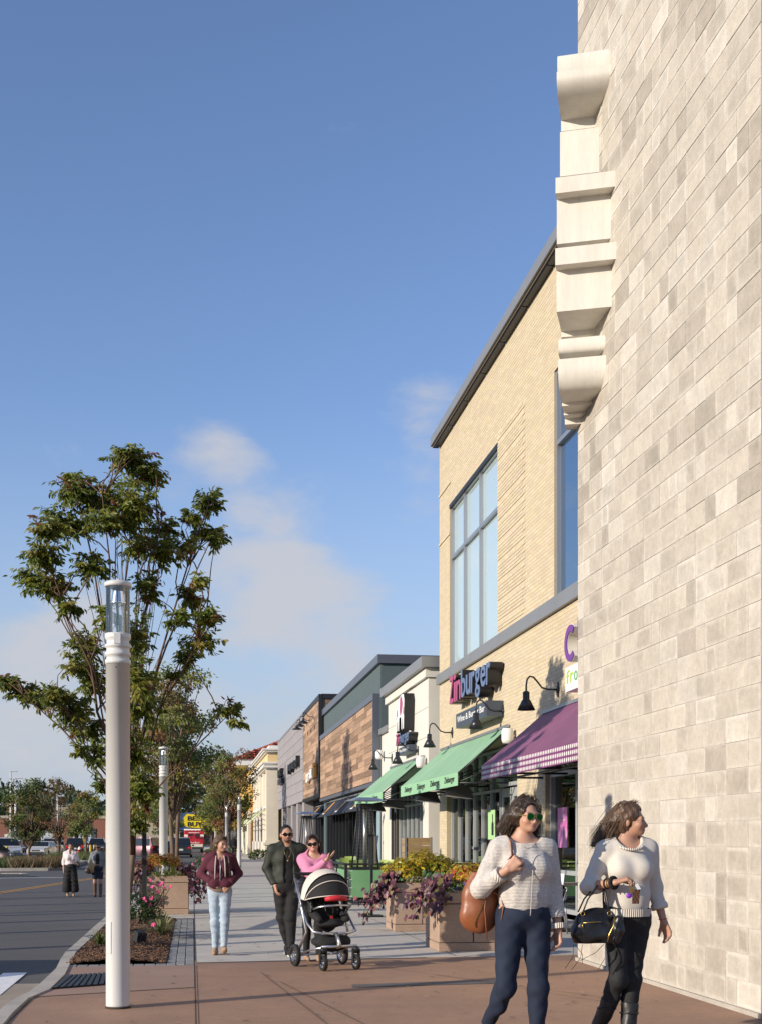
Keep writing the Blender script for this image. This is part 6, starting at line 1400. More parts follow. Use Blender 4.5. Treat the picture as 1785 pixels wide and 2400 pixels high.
pm('skin', (1, 1, 1), 0.5, attr=True, sub=0.12, noise=(60, 0.04)); pm('hair_brown', (0.042, 0.025, 0.016), 0.42, noise=[(9, 0.3), (70, 0.5)], stretch=(1, 1, 0.14), bump=(90, 0.7, 0.01)); pm('hair_light', (0.105, 0.06, 0.033), 0.42, noise=[(9, 0.3), (70, 0.5)], stretch=(1, 1, 0.14), bump=(90, 0.7, 0.01)); pm('hair_black', (0.012, 0.010, 0.010), 0.4)
pm('knit_cream', (0.60, 0.56, 0.51), 0.95, noise=[(45, 0.16), (4, 0.04)], wave=(34, 0.55, 'Z', 1.2), bump=(70, 0.5, 0.006), sheen=0.2); pm('knit_plain', (0.60, 0.555, 0.49), 0.95, noise=(110, 0.06), bump=(140, 0.3, 0.003), sheen=0.2); pm('knit_rib', (0.61, 0.565, 0.50), 0.95, wave=(22, 0.7, 'X', 0.2))
pm('denim', (0.006, 0.012, 0.03), 0.85, noise=[(5, 0.4, (0.016, 0.03, 0.066)), (150, 0.15)], bump=(22, 0.35, 0.01)); pm('denim_light', (0.33, 0.41, 0.49), 0.85, noise=[(7, 0.5, (0.47, 0.54, 0.60)), (150, 0.1)], bump=(26, 0.45, 0.012)); pm('black_jeans', (0.011, 0.011, 0.012), 0.8, noise=(120, 0.2), bump=(24, 0.4, 0.01))
pm('leather_tan', (0.26, 0.085, 0.032), 0.42, noise=[(5, 0.2)], bump=(9, 0.35, 0.02)); pm('leather_black', (0.013, 0.013, 0.015), 0.36, bump=(12, 0.45, 0.015)); pm('gold', (0.55, 0.36, 0.10), 0.3, metal=0.9); pm('boot', (0.018, 0.018, 0.019), 0.45, bump=(20, 0.3, 0.01))
pm('maroon', (0.085, 0.014, 0.028), 0.9, noise=(30, 0.1), bump=(16, 0.4, 0.012)); pm('cord_white', (0.62, 0.60, 0.56), 0.8); pm('taupe', (0.22, 0.15, 0.12), 0.9); pm('olive', (0.017, 0.020, 0.013), 0.7, bump=(14, 0.5, 0.012), noise=(5, 0.15)); pm('black_cloth', (0.010, 0.010, 0.011), 0.85, bump=(15, 0.4, 0.012))
pm('pink_cloth', (0.60, 0.22, 0.36), 0.85, bump=(14, 0.45, 0.014), noise=(6, 0.06)); pm('white_cloth', (0.66, 0.62, 0.60), 0.85, bump=(16, 0.45, 0.012)); pm('grey_cloth', (0.17, 0.18, 0.20), 0.9, bump=(20, 0.3, 0.01)); pm('shoe_tan', (0.33, 0.21, 0.13), 0.7); pm('sole_dark', (0.05, 0.035, 0.025), 0.8); pm('lens_green', (0.02, 0.30, 0.10), 0.06, metal=0.9); pm('lens_black', (0.008, 0.007, 0.007), 0.12); pm('tan_bag', (0.33, 0.23, 0.12), 0.6); pm('brown_bag', (0.05, 0.03, 0.02), 0.5)
SKIN = (0.50, 0.285, 0.195); SKIN2 = (0.46, 0.25, 0.165); SKIN3 = (0.33, 0.175, 0.115)
def rotm(yaw=0, pitch=0, roll=0): return np.array(Euler((R(pitch), R(roll), R(yaw)), 'XYZ').to_matrix())
class Head:
    """face looks along -y in head space; origin where the neck meets the skull"""
    def __init__(s, c, yaw, pitch=0, roll=0, skin=SKIN, female=True, lip=(0.40, 0.13, 0.11), beard=None, brow=(0.05, 0.03, 0.02), sc=1.0):
        s.c = np.array(c, float); s.M = rotm(yaw, pitch, roll)*sc; s.R = rotm(yaw, pitch, roll); s.sc = sc; s.skin = skin; s.lip = lip; s.beard = beard; s.brow = brow; s.f = female
    def p(s, x, y, z): return s.c+s.M@np.array((x, y, z))
    def E(s, c, r, k=0.015, **kw): return ell(s.p(*c), np.array(r)*s.sc, k*s.sc, s.R, **kw)
    def C(s, a, b, ra, rb, k=0.012): return cap(s.p(*a), s.p(*b), ra*s.sc, rb*s.sc, k*s.sc)
    def prims(s):
        j = 0.0 if s.f else 0.004
        return [s.E((0, 0.022, 0.115), (0.073, 0.093, 0.090), 0.02), s.E((0, -0.030, 0.070), (0.060+j, 0.062, 0.078), 0.03), s.E((0, -0.050, 0.035), (0.045+2*j, 0.042, 0.040), 0.03), s.E((0, -0.080, 0.010+0.002), (0.022+j, 0.017, 0.017), 0.025),
                s.C((0, -0.090, 0.088), (0, -0.110, 0.058), 0.0085, 0.0125, 0.012), s.E((0, -0.104, 0.053), (0.017, 0.011, 0.009), 0.008), s.E((0.036, -0.068, 0.062), (0.028, 0.026, 0.024), 0.02), s.E((-0.036, -0.068, 0.062), (0.028, 0.026, 0.024), 0.02),
                s.C((-0.038, -0.078, 0.106), (0.038, -0.078, 0.106), 0.0125, 0.0125, 0.016), s.E((0, -0.093, 0.033), (0.021, 0.010, 0.0065), 0.006), s.E((0, -0.090, 0.024), (0.018, 0.011, 0.0075), 0.006), s.E((0.031, -0.079, 0.089), (0.014, 0.010, 0.009), 0.006), s.E((-0.031, -0.079, 0.089), (0.014, 0.010, 0.009), 0.006),
                s.E((0.077, 0.008, 0.075), (0.010, 0.020, 0.032), 0.008), s.E((-0.077, 0.008, 0.075), (0.010, 0.020, 0.032), 0.008)]
    def paint(s):
        k = s.sc; o = [(s.p(0, -0.102, 0.029), (0.024*k,)*3, s.lip, 0.5)]
        o[0] = (s.p(0, -0.102, 0.0285), (0.023*k, 0.023*k, 0.013*k), s.lip, 0.4)
        for x in (0.031, -0.031): o += [(s.p(x, -0.09, 0.089), (0.018*k, 0.018*k, 0.0085*k), (0.05, 0.03, 0.025), 0.5), (s.p(x*1.08, -0.088, 0.111), (0.022*k, 0.022*k, 0.0065*k), s.brow, 0.6), (s.p(x*1.25, -0.085, 0.056), (0.03*k,)*3, tuple(np.array(s.skin)*np.array((1.13, 0.88, 0.86))), 1.0)]
        if s.beard: o += [(s.p(0, -0.07, 0.012), (0.062*k, 0.07*k, 0.045*k), s.beard, 0.6), (s.p(0, -0.105, 0.044), (0.024*k, 0.02*k, 0.009*k), s.beard, 0.5), o[0]]
        return o
    def hair_cap(s, grow=0.012, low=0.06, top=0.032):
        """scalp hair: an inflated skull cut away around the face"""
        return [s.E((0, 0.026, 0.118), (0.073+grow, 0.093+grow, 0.090+grow), 0.02), s.E((0, 0.045, 0.06), (0.068+grow*0.6, 0.06+grow, 0.07), 0.03), dict(ell(s.p(0, -0.104, low+top), np.array((0.067, 0.088, 0.100))*s.sc, 0.01, s.R), sub=True)]
    def mass(s, locks, r0=0.042, r1=0.016, k=0.03):
        """the body of the hair: soft tapering chains from the skull (head space) to their ends (figure space)"""
        o = []
        for a, b in locks:
            a = s.p(*a); b = np.array(b, float); m = a*0.5+b*0.5+np.array((0, 0.004, 0.012)); rm = (r0+r1)/2*1.06
            o += [cap(a, m, r0, rm, k), cap(m, b, rm, r1, k)]
        return o
    def strands(s, mb, roots, ends, n, q, r=0.006, sag=0.03, wave=0.008, jit=0.012, taper=0.15):
        """locks from points near the scalp to free ends (head space for roots, figure space for ends)"""
        for i in range(n*3):
            k = q.integers(0, len(roots)); dj = q.normal(0, jit*1.15, 3); a = s.p(*(np.array(roots[k])+dj)); e_ = np.array(ends[min(k, len(ends)-1)]); e2 = np.array(ends[q.integers(0, len(ends))]); f_ = q.random()**2.5; b = e_*(1-f_)+e2*f_+s.M@dj*1.3+q.normal(0, jit*0.9, 3); m1 = a+(b-a)*0.33+s.M@np.array((0, 0.0, 0.0))+np.array((0, 0, sag))*q.uniform(0.3, 1); m2 = a+(b-a)*0.7+np.array((0, 0, sag*0.4))
            P = []
            for t in np.linspace(0, 1, 9): P.append(tuple((1-t)**3*a+3*(1-t)**2*t*m1+3*(1-t)*t*t*m2+t**3*b+0.35*wave*np.array((math.sin(t*4+k), math.cos(t*3.5+k*2), 0))*t))
            mb.tube(P, [r*0.22*(1-(1-taper)*t**2) for t in np.linspace(0, 1, 9)], 3, cap=False)
def shades(parent, hd, lens, frame, kind='aviator', name='sunglasses'):
    mb = MB(); y = -0.112
    for x in (0.033, -0.033):
        w_, h_ = (0.027, 0.024) if kind == 'aviator' else ((0.027, 0.021) if kind == 'round' else (0.031, 0.021)); P = []
        for i in range(16):
            a = 2*PI*i/16; dx = w_*math.cos(a); dz = h_*math.sin(a)
            if kind == 'aviator' and dz < 0: dx *= 0.86; dx += (0.005 if x > 0 else -0.005)*(-dz/h_)
            if kind == 'wide': dx *= 1+0.12*(dz/h_)
            P.append(hd.p(x+dx, y+0.35*abs(x+dx)**1.5*1.2, 0.088+dz))
        c = hd.p(x, y-0.002+0.004, 0.088); mb.m = 0; mb.add([tuple(c)]+[tuple(p) for p in P], [(0, 1+(i+1) % 16, 1+i) for i in range(16)], True)
        mb.m = 1; mb.tube([tuple(p) for p in P]+[tuple(P[0])], 0.0016 if kind == 'aviator' else 0.0032, 5, cap=False)
        sg = 1 if x > 0 else -1; mb.tube([tuple(hd.p(sg*0.060, -0.098, 0.095)), tuple(hd.p(sg*0.079, -0.03, 0.096)), tuple(hd.p(sg*0.080, 0.01, 0.09))], 0.002 if kind == 'aviator' else 0.0035, 5)
    mb.tube([tuple(hd.p(-0.010, -0.113, 0.092)), tuple(hd.p(0.010, -0.113, 0.092))], 0.002, 5)
    return link_mesh(name, mb.mesh(name), [lens, frame], parent)
def hand(wr, d, pn, thumb, curl=0.35, sc=1.0, spread=0.0, k=0.006):
    wr = np.array(wr, float); d = np.array(d, float); d /= np.linalg.norm(d); pn = np.array(pn, float); pn -= d*(pn@d); pn /= np.linalg.norm(pn); sd = np.cross(d, pn)*thumb; o = []
    for i, (off, ln) in enumerate(((0.029, 0.070), (0.0105, 0.078), (-0.0095, 0.072), (-0.028, 0.056))):
        b = wr+(d*0.085+sd*off*1.0)*sc; o.append(cap(wr+(d*0.012+sd*off*0.55)*sc, b, 0.0155*sc, 0.0120*sc, 0.010))
        a = curl*(0.85+0.1*i); dd = d+sd*off*spread*12; dd /= np.linalg.norm(dd); p = b
        for j, f in enumerate((0.45, 0.32, 0.23)):
            a_ = a*(1.0 if j == 0 else 1.15); dd = dd*math.cos(a_)+pn*math.sin(a_) if j == 0 else dd*math.cos(a_)+(pn*math.cos(sum_a)-d*math.sin(sum_a))*math.sin(a_)
            sum_a = a_ if j == 0 else sum_a+a_
            dd /= np.linalg.norm(dd); e = p+dd*ln*f*sc; o.append(cap(p, e, (0.0100-0.0008*j)*sc, (0.0092-0.0009*j)*sc, k)); p = e
    p = wr+(d*0.022+sd*0.024)*sc; e = p+(d*0.034+sd*0.024+pn*0.014)*sc; o.append(cap(p, e, 0.0150*sc, 0.0115*sc, 0.012)); o.append(cap(e, e+(d*0.032+sd*0.004+pn*0.016*(1+curl))*sc, 0.0112*sc, 0.0085*sc, k)); return o
def arm(sh, el, wr, s=1.0):
    sh, el, wr = (np.array(x, float) for x in (sh, el, wr)); return [cap(sh, el, 0.046*s, 0.037*s, 0.03), cap(el, wr, 0.039*s, 0.0255*s, 0.02), ell(el+(wr-el)*0.25, (0.040*s,)*3, 0.03)]
def leg(hip, kn, an, s=1.0):
    hip, kn, an = (np.array(x, float) for x in (hip, kn, an)); c = kn+(an-kn)*0.3+np.array((0, 0.018, 0)); return [cap(hip, kn, 0.092*s, 0.056*s, 0.04), cap(kn, an, 0.054*s, 0.036*s, 0.03), ell(c, (0.049*s, 0.052*s, 0.10*s), 0.03), ell(kn+np.array((0, -0.012, 0)), (0.05*s, 0.05*s, 0.06*s), 0.03)]
def sleeve(sh, el, wr, r0, r1, r2, end=1.0, k=0.03):
    sh, el, wr = (np.array(x, float) for x in (sh, el, wr)); e = el+(wr-el)*end; d = (wr-el)/np.linalg.norm(wr-el); return [cap(sh, el, r0, r1, 0.04), cap(el, e, r1*0.98, r2, k, cut=[(e, d)])]
def trouser(hip, kn, an, r0, r1, r2, end=1.0, k=0.04):
    hip, kn, an = (np.array(x, float) for x in (hip, kn, an)); e = kn+(an-kn)*end; d = (an-kn)/np.linalg.norm(an-kn); c = kn+(an-kn)*0.28+np.array((0, 0.018, 0)); return [cap(hip, kn, r0, r1, k), cap(kn, e, r1*0.97, r2, 0.03, cut=[(e, d)]), ell(c, (r1*0.93, r1*0.98, 0.11), 0.03), ell(kn+np.array((0, -0.010, 0)), (r1, r1*0.95, 0.06), 0.03)]
def shoe(an, toe, h=0.0, L_=0.20, r=0.038):
    an = np.array(an, float); t = np.array(toe, float); t /= np.linalg.norm(t); heel = an-t*0.03+np.array((0, 0, -0.05)); tip = heel+t*L_; return [cap(heel, heel+t*0.06, r*0.92, r, 0.02), cap(heel+t*0.05, tip, r, r*0.78, 0.02), cap(an+np.array((0, 0, -0.01)), heel+t*0.05, 0.036, r, 0.02)]
def torso(w=1.0, d=1.0, bust=0.06, hip=0.165, sh=0.155, shz=1.355, lean=0.0, waist=0.122):
    o = [ell((0, 0.01, 0.92), (hip, 0.118*d, 0.13), 0.05), ell((0.075, 0.055, 0.90), (0.085, 0.075, 0.09), 0.05), ell((-0.075, 0.055, 0.90), (0.085, 0.075, 0.09), 0.05), ell((0, 0.0, 1.07), (waist, 0.092*d, 0.15), 0.06), ell((0, 0.0, 1.24), (0.148*w, 0.104*d, 0.145), 0.05), cap((-sh+0.02, 0.01, shz), (sh-0.02, 0.01, shz), 0.05, 0.05, 0.04), cap((-sh*0.62, 0.015, shz+0.02), (0, 0.018, 1.435), 0.036, 0.04, 0.05), cap((sh*0.62, 0.015, shz+0.02), (0, 0.018, 1.435), 0.036, 0.04, 0.05)]
    if bust: o += [ell((0.072, -0.078, 1.215), (bust, bust*0.95, bust), 0.03), ell((-0.072, -0.078, 1.215), (bust, bust*0.95, bust), 0.03)]
    return o
def neck(hd, r=0.048, z=1.36): return [cap((0, 0.012, z), hd.p(0, 0.022, 0.02), r*1.08, r, 0.03)]
def folds(seed, amp=0.004, f=1.0):
    q = np.random.default_rng(seed); W_ = q.normal(0, 1, (7, 3))*np.array((24, 24, 34))*f; ph = q.uniform(0, 6.28, 7)
    def g(X, Y, Z):
        o = 0
        for w, p in zip(W_, ph): o = o+np.sin(X*w[0]+Y*w[1]+Z*w[2]+p)
        return o*amp/3
    return g
def person(label, loc, rz, H): return thing('person', label, 'person', loc, rz, None, H/1.70)
def at(t, name, label, cat): return thing(name, label, cat, t.location, t.rotation_euler.z, None, t.scale.x)

# ---------------------------------------------------------------- woman with green mirrored sunglasses and brown leather bag
def woman_a():
    h = 0.0055; T = person('woman with green mirrored sunglasses in open knit cream sweater and dark jeans', (2.25, 8.45, 0), R(0), 1.79)
    hd = Head((0.012, -0.008, 1.468), 17, 3, 2, SKIN, lip=(0.42, 0.15, 0.13))
    sR, eR, wR = (-0.165, 0.015, 1.345), (-0.285, 0.0, 1.085), (-0.145, -0.165, 1.215); sL, eL, wL = (0.165, 0.015, 1.345), (0.212, 0.045, 1.075), (0.232, -0.01, 0.815)
    hR, kR, aR = (-0.092, 0.0, 0.83), (-0.128, -0.035, 0.44), (-0.205, 0.175, 0.165); hL, kL, aL = (0.085, 0.0, 0.83), (0.080, -0.075, 0.44), (0.062, -0.10, 0.085)
    tor = torso(1.0, 1.04, 0.066, 0.170, 0.155, 1.345, waist=0.13)
    hn = hand(wR, (0.75, -0.25, 0.75), (0.4, 0.85, -0.1), -1, 1.15)+hand(wL, (-0.02, -0.16, -1), (-0.9, -0.3, 0), 1, 0.42)
    body = tor+neck(hd, 0.050)+hd.prims()+arm(sR, eR, wR)+arm(sL, eL, wL)+hn+inflate(leg(hR, kR, aR)+leg(hL, kL, aL), -0.012)
    sdf_obj('body', body, h, M['skin'], T, SKIN, hd.paint())
    top = inflate(tor[3:], 0.020, 0.05)+[ell((0, 0.0, 1.02), (0.160, 0.122, 0.17), 0.06)]+sleeve(sR, eR, wR, 0.070, 0.062, 0.048, 0.70)+sleeve(sL, eL, wL, 0.070, 0.060, 0.058, 0.95)+[dict(ell((0, -0.035, 1.455), (0.128, 0.16, 0.082), 0.01), sub=True)]
    top[7]['k'] = 0.05
    def wp(X, Y, Z): return folds(3, 0.0035)(X, Y, Z)
    sdf_obj('sweater', top, h, M['knit_cream'], T, cuts=[(V3(0, 0, 0.875), V3(0.10, 0.0, -1))], warp=wp)
    for s_, e_, w_, f0, f1, rr in ((sR, eR, wR, 0.60, 0.78, 0.050), (sL, eL, wL, 0.86, 0.99, 0.059)):
        a = np.array(e_)+(np.array(w_)-np.array(e_))*f0; b = np.array(e_)+(np.array(w_)-np.array(e_))*f1; mb = MB(); mb.tube([tuple(a), tuple((a+b)/2), tuple(b)], [rr+0.001, rr+0.003, rr], 20, cap=False); mb.tube([tuple(b), tuple(b-(b-a)*0.06)], [rr, 0.03], 20, cap=False); link_mesh('cuff', mb.mesh('cuff'), M['knit_rib'], T)
    mb = MB(); mb.tube([(0.012, -0.146, 1.335), (0.016, -0.150, 1.28), (0.02, -0.158, 1.2), (0.018, -0.144, 1.08), (0.012, -0.142, 0.96), (0.01, -0.138, 0.915)], 0.0028, 5); link_mesh('centre_seam', mb.mesh('seam'), M['knit_plain'], T)
    jn = inflate(tor[:3], 0.006, 0.05)+trouser(hR, kR, aR, 0.099, 0.062, 0.043, 0.96)+trouser(hL, kL, aL, 0.099, 0.062, 0.045, 0.97)
    sdf_obj('jeans', jn, h, M['denim'], T, cuts=[(V3(0, 0, 0.995), V3(0, 0, 1))], warp=folds(5, 0.0035, 1.4))
    sdf_obj('shoe', shoe(aR, (0.1, -0.55, -0.8)), h, M['leather_tan'], T); sdf_obj('shoe', shoe(aL, (-0.1, -1, -0.05)), h, M['leather_tan'], T)
    sdf_obj('hair', hd.hair_cap(0.018, 0.055)+hd.mass([((-0.055, 0.0, 0.15), (-0.135, 0.03, 1.455)), ((-0.06, 0.04, 0.11), (-0.115, 0.06, 1.415)), ((-0.03, 0.07, 0.10), (-0.05, 0.085, 1.42)), ((0.03, 0.07, 0.10), (0.045, 0.085, 1.42)), ((0.062, 0.03, 0.12), (0.092, 0.035, 1.425)), ((-0.062, 0.015, 0.10), (-0.155, 0.04, 1.49))]), h, M['hair_brown'], T, warp=folds(8, 0.005, 2.2))
    q = np.random.default_rng(2); mb = MB()
    hd.strands(mb, [(-0.062, -0.035, 0.165), (-0.075, 0.01, 0.13), (-0.078, 0.03, 0.10), (-0.06, 0.06, 0.09), (-0.05, -0.01, 0.19)], [(-0.125, 0.01, 1.50), (-0.135, 0.03, 1.44), (-0.115, 0.04, 1.40), (-0.10, 0.08, 1.41), (-0.155, 0.05, 1.47)], 120, q, 0.0075, 0.03, 0.008)
    hd.strands(mb, [(0.066, -0.03, 0.155), (0.076, 0.02, 0.12), (0.06, 0.06, 0.09), (0.03, 0.08, 0.10)], [(0.088, 0.0, 1.43), (0.100, 0.03, 1.42), (0.085, 0.05, 1.42), (0.04, 0.08, 1.42)], 90, q, 0.0075, 0.02, 0.007)
    hd.strands(mb, [(-0.03, -0.02, 0.212), (0.0, -0.01, 0.214), (0.03, -0.02, 0.212)], [(-0.11, 0.03, 1.55), (-0.03, 0.11, 1.58), (0.092, 0.03, 1.56)], 60, q, 0.0065, 0.028, 0.003)
    link_mesh('hair_locks', mb.mesh('locks'), M['hair_brown'], T)['kind'] = 'stuff'
    shades(T, hd, M['lens_green'], M['gold'], 'aviator')
    mb = MB(); mb.tube([(-0.07, -0.05, 1.40), (-0.04, -0.085, 1.37), (0.0, -0.10, 1.345), (0.05, -0.09, 1.36), (0.075, -0.05, 1.40)], 0.0012, 4); link_mesh('necklace', mb.mesh('necklace'), M['gold'], T)
    # bag, held over her shoulder
    B = at(T, 'shoulder_bag', 'brown leather shoulder bag hanging behind the arm of woman in mirrored sunglasses', 'bag')
    rb_ = rotm(10, 0, 12); c = V3(-0.265, 0.085, 1.0)
    prof = [ell(c+V3(0.0, 0, -0.02), (0.128, 0.075, 0.19), 0.05, rb_), ell(c+V3(-0.015, 0, -0.11), (0.118, 0.080, 0.09), 0.05, rb_), ell(c+V3(0.02, 0, 0.10), (0.122, 0.045, 0.14), 0.05, rb_)]
    sdf_obj('bag_body', prof, 0.006, M['leather_tan'], B, cuts=[(c+V3(0, 0, 0.185), V3(0.15, 0, 1))], warp=folds(11, 0.006, 0.9))
    mb = MB(); mb.tube([(-0.20, 0.02, 1.16), (-0.155, -0.06, 1.22), (-0.105, -0.128, 1.30), (-0.100, -0.075, 1.385), (-0.108, 0.0, 1.425), (-0.14, 0.08, 1.38), (-0.2, 0.11, 1.2)], 0.017, 8, flat=0.3); link_mesh('strap', mb.mesh('strap'), M['leather_tan'], B)
    mb = MB(); mb.tube([(-0.25, -0.005, 1.04), (-0.262, -0.012, 0.95), (-0.255, -0.01, 0.88), (-0.245, 0.0, 0.76)], 0.004, 5); mb.tube([(-0.155, -0.03, 1.03), (-0.15, -0.06, 0.97), (-0.165, -0.07, 0.88)], 0.004, 5); mb.tube([(-0.25, -0.005, 1.04), (-0.2, -0.03, 1.06), (-0.155, -0.03, 1.03)], 0.004, 5); link_mesh('drawstring', mb.mesh('drawstring'), M['leather_tan'], B)
    mb = MB()
    for i in range(13): t_ = i/12; x = -0.335+0.075*t_; z = 0.845+0.17*t_; mb.box((x, 0.004-0.012*math.sin(PI*t_), z), (0.016, 0.006, 0.004), Euler((0, -0.5, 0)).to_matrix())
    link_mesh('lacing', mb.mesh('lacing'), M['gold'], B)['kind'] = 'stuff'
woman_a()

# ---------------------------------------------------------------- woman in plain cream sweater with black handbag
def woman_b():
    h = 0.0055; T = person('woman in plain cream sweater and black jeans looking to the right', (3.07, 8.65, 0), R(0), 1.777)
    hd = Head((0.012, -0.005, 1.458), 62, 3, 0, SKIN2, lip=(0.34, 0.13, 0.11))
    sR, eR, wR = (-0.160, 0.01, 1.345), (-0.275, 0.0, 1.095), (-0.165, -0.205, 1.128); sL, eL, wL = (0.160, 0.01, 1.345), (0.212, 0.06, 1.085), (0.262, 0.015, 0.855)
    hR, kR, aR = (-0.078, 0.0, 0.86), (-0.088, -0.06, 0.465), (-0.172, 0.10, 0.125); hL, kL, aL = (0.072, 0.0, 0.86), (0.030, 0.0, 0.45), (-0.020, -0.05, 0.09)
    tor = torso(1.0, 1.0, 0.054, 0.150, 0.152, 1.345, waist=0.122)
    hn = hand(wR, (0.95, -0.25, 0.30), (0.15, 0.1, -1), 1, 0.62)+hand(wL, (0.32, -0.12, -1), (-0.85, -0.35, -0.1), 1, 0.40, spread=0.05)
    body = tor+neck(hd, 0.047)+hd.prims()+arm(sR, eR, wR, 0.95)+arm(sL, eL, wL, 0.95)+hn+inflate(leg(hR, kR, aR, 0.9)+leg(hL, kL, aL, 0.9), -0.010)
    sdf_obj('body', body, h, M['skin'], T, SKIN2, hd.paint())
    top = inflate(tor[3:], 0.020, 0.05)+[ell((0, 0.0, 1.0), (0.150, 0.120, 0.16), 0.06)]+sleeve(sR, eR, wR, 0.061, 0.056, 0.050, 0.35)+sleeve(sL, eL, wL, 0.061, 0.053, 0.050, 0.62)+[dict(ell((0.0, -0.045, 1.435), (0.092, 0.115, 0.085), 0.01), sub=True)]
    sdf_obj('sweater', top, h, M['knit_plain'], T, cuts=[(V3(0, 0, 0.925), V3(0.02, 0.0, -1))], warp=folds(13, 0.0035))
    mb = MB(); P = [(0.171*math.cos(a), 0.004+0.139*math.sin(a), 0.915) for a in np.linspace(0, 2*PI, 33)]
    vs = [(x*0.985, y*0.985, z+0.03) for x, y, z in P]+[(x*0.94, y*0.94, z-0.022) for x, y, z in P]; mb.add(vs, [(i, i+1, 33+i+1, 33+i) for i in range(32)], True); link_mesh('ribbed_hem', mb.mesh('hem'), M['knit_rib'], T)
    mb = MB(); mb.tube([(0.092*math.cos(a), -0.03+0.095*math.sin(a)*1.0, 1.382+0.035*math.sin(a)) for a in np.linspace(0, 2*PI, 29)], 0.009, 6, cap=False); link_mesh('ribbed_collar', mb.mesh('collar'), M['knit_rib'], T)
    for e_, w_, f0, f1, rr in ((eR, wR, 0.16, 0.40, 0.054), (eL, wL, 0.45, 0.65, 0.055)):
        a = np.array(e_)+(np.array(w_)-np.array(e_))*f0; b = np.array(e_)+(np.array(w_)-np.array(e_))*f1; mb = MB(); mb.tube([tuple(a), tuple(a*0.7+b*0.3), tuple(a*0.2+b*0.8), tuple(b), tuple(b-(b-a)*0.05)], [rr-0.006, rr+0.004, rr+0.004, rr, 0.034], 20, cap=False); link_mesh('rolled_cuff', mb.mesh('cuff'), M['knit_plain'], T)
    jn = inflate(tor[:3], 0.004, 0.05)+[ell((0, 0.0, 1.0), (0.135, 0.105, 0.1), 0.05)]+trouser(hR, kR, aR, 0.091, 0.057, 0.044, 0.93)+trouser(hL, kL, aL, 0.091, 0.057, 0.044, 0.93)
    sdf_obj('jeans', jn, h, M['black_jeans'], T, cuts=[(V3(0, 0, 0.99), V3(0, 0, 1))], warp=folds(15, 0.0035, 1.4))
    for kn, an, td in ((kR, aR, (-0.15, -0.85, -0.5)), (kL, aL, (-0.15, -1, -0.02))):
        kn = np.array(kn); an = np.array(an); t0 = kn+(an-kn)*0.42; d = (an-kn)/np.linalg.norm(an-kn)
        sdf_obj('boot', [cap(t0, an, 0.060, 0.050, 0.02, cut=[(t0, -d)])]+shoe(an, td, r=0.042), h, M['boot'], T, warp=folds(17, 0.003, 1.5))
        mb = MB(); m_ = t0+(an-t0)*0.3; mb.tube([tuple(m_+V3(0.062*math.cos(a), 0.062*math.sin(a), 0.004*math.sin(a*2))) for a in np.linspace(0, 2*PI, 17)], 0.006, 5, cap=False); link_mesh('boot_strap', mb.mesh('boot_strap'), M['leather_black'], T)
        mb = MB()
        for i in range(4): m_ = t0+(an-t0)*(0.45+0.17*i); mb.tube([tuple(m_+V3(-0.024, -0.052, 0.006)), tuple(m_+V3(0.024, -0.052, -0.006))], 0.003, 4)
        link_mesh('laces', mb.mesh('laces'), M['fence_black'], T)['kind'] = 'stuff'
    sdf_obj('hair', hd.hair_cap(0.015, 0.06)+hd.mass([((-0.03, 0.06, 0.15), (-0.205, 0.05, 1.395)), ((0.0, 0.085, 0.12), (-0.175, 0.06, 1.375)), ((-0.05, 0.07, 0.10), (-0.14, 0.04, 1.385)), ((0.03, 0.085, 0.10), (-0.165, 0.09, 1.39)), ((-0.045, 0.05, 0.16), (-0.225, 0.075, 1.375)), ((0.06, 0.03, 0.10), (0.07, 0.07, 1.425))], 0.04, 0.013), h, M['hair_light'], T, warp=folds(18, 0.005, 2.2))
    q = np.random.default_rng(4); mb = MB()
    hd.strands(mb, [(-0.05, 0.05, 0.18), (0.0, 0.09, 0.17), (-0.07, 0.06, 0.12), (-0.06, 0.09, 0.09), (0.0, 0.11, 0.09), (0.05, 0.08, 0.1)], [(-0.20, 0.04, 1.40), (-0.22, 0.07, 1.36), (-0.16, 0.02, 1.38), (-0.13, 0.03, 1.39), (-0.21, 0.09, 1.40), (-0.15, 0.1, 1.40)], 210, q, 0.0085, 0.045, 0.008, 0.014)
    hd.strands(mb, [(-0.03, -0.02, 0.205), (-0.06, 0.01, 0.18), (0.0, -0.03, 0.208), (0.03, -0.015, 0.205)], [(-0.12, 0.02, 1.50), (-0.14, 0.0, 1.48), (-0.10, 0.06, 1.55), (-0.06, 0.09, 1.52)], 80, q, 0.006, 0.03, 0.003)
    hd.strands(mb, [(0.07, 0.0, 0.12), (0.075, 0.03, 0.09)], [(0.085, 0.06, 1.43), (0.07, 0.08, 1.42)], 26, q, 0.006, 0.01, 0.004)
    link_mesh('hair_locks', mb.mesh('locks'), M['hair_light'], T)['kind'] = 'stuff'
    # bracelets and scrunchie
    d = np.array(wR)-np.array(eR); mb = MB()
    for f, r, m_, rr in ((0.97, 0.036, 0, 0.013), (0.82, 0.033, 1, 0.003), (0.72, 0.034, 0, 0.005)):
        c = np.array(eR)+d*f; u_ = np.cross(d, (0, 0, 1)); u_ /= np.linalg.norm(u_); v_ = np.cross(u_, d); v_ /= np.linalg.norm(v_); mb = MB(); mb.tube([tuple(c+u_*r*math.cos(a)+v_*r*math.sin(a)) for a in np.linspace(0, 2*PI, 17)], rr, 7, cap=False); link_mesh('scrunchie' if rr > 0.01 else 'bracelet', mb.mesh('band'), M['gold'] if m_ else M['black_cloth'], T)
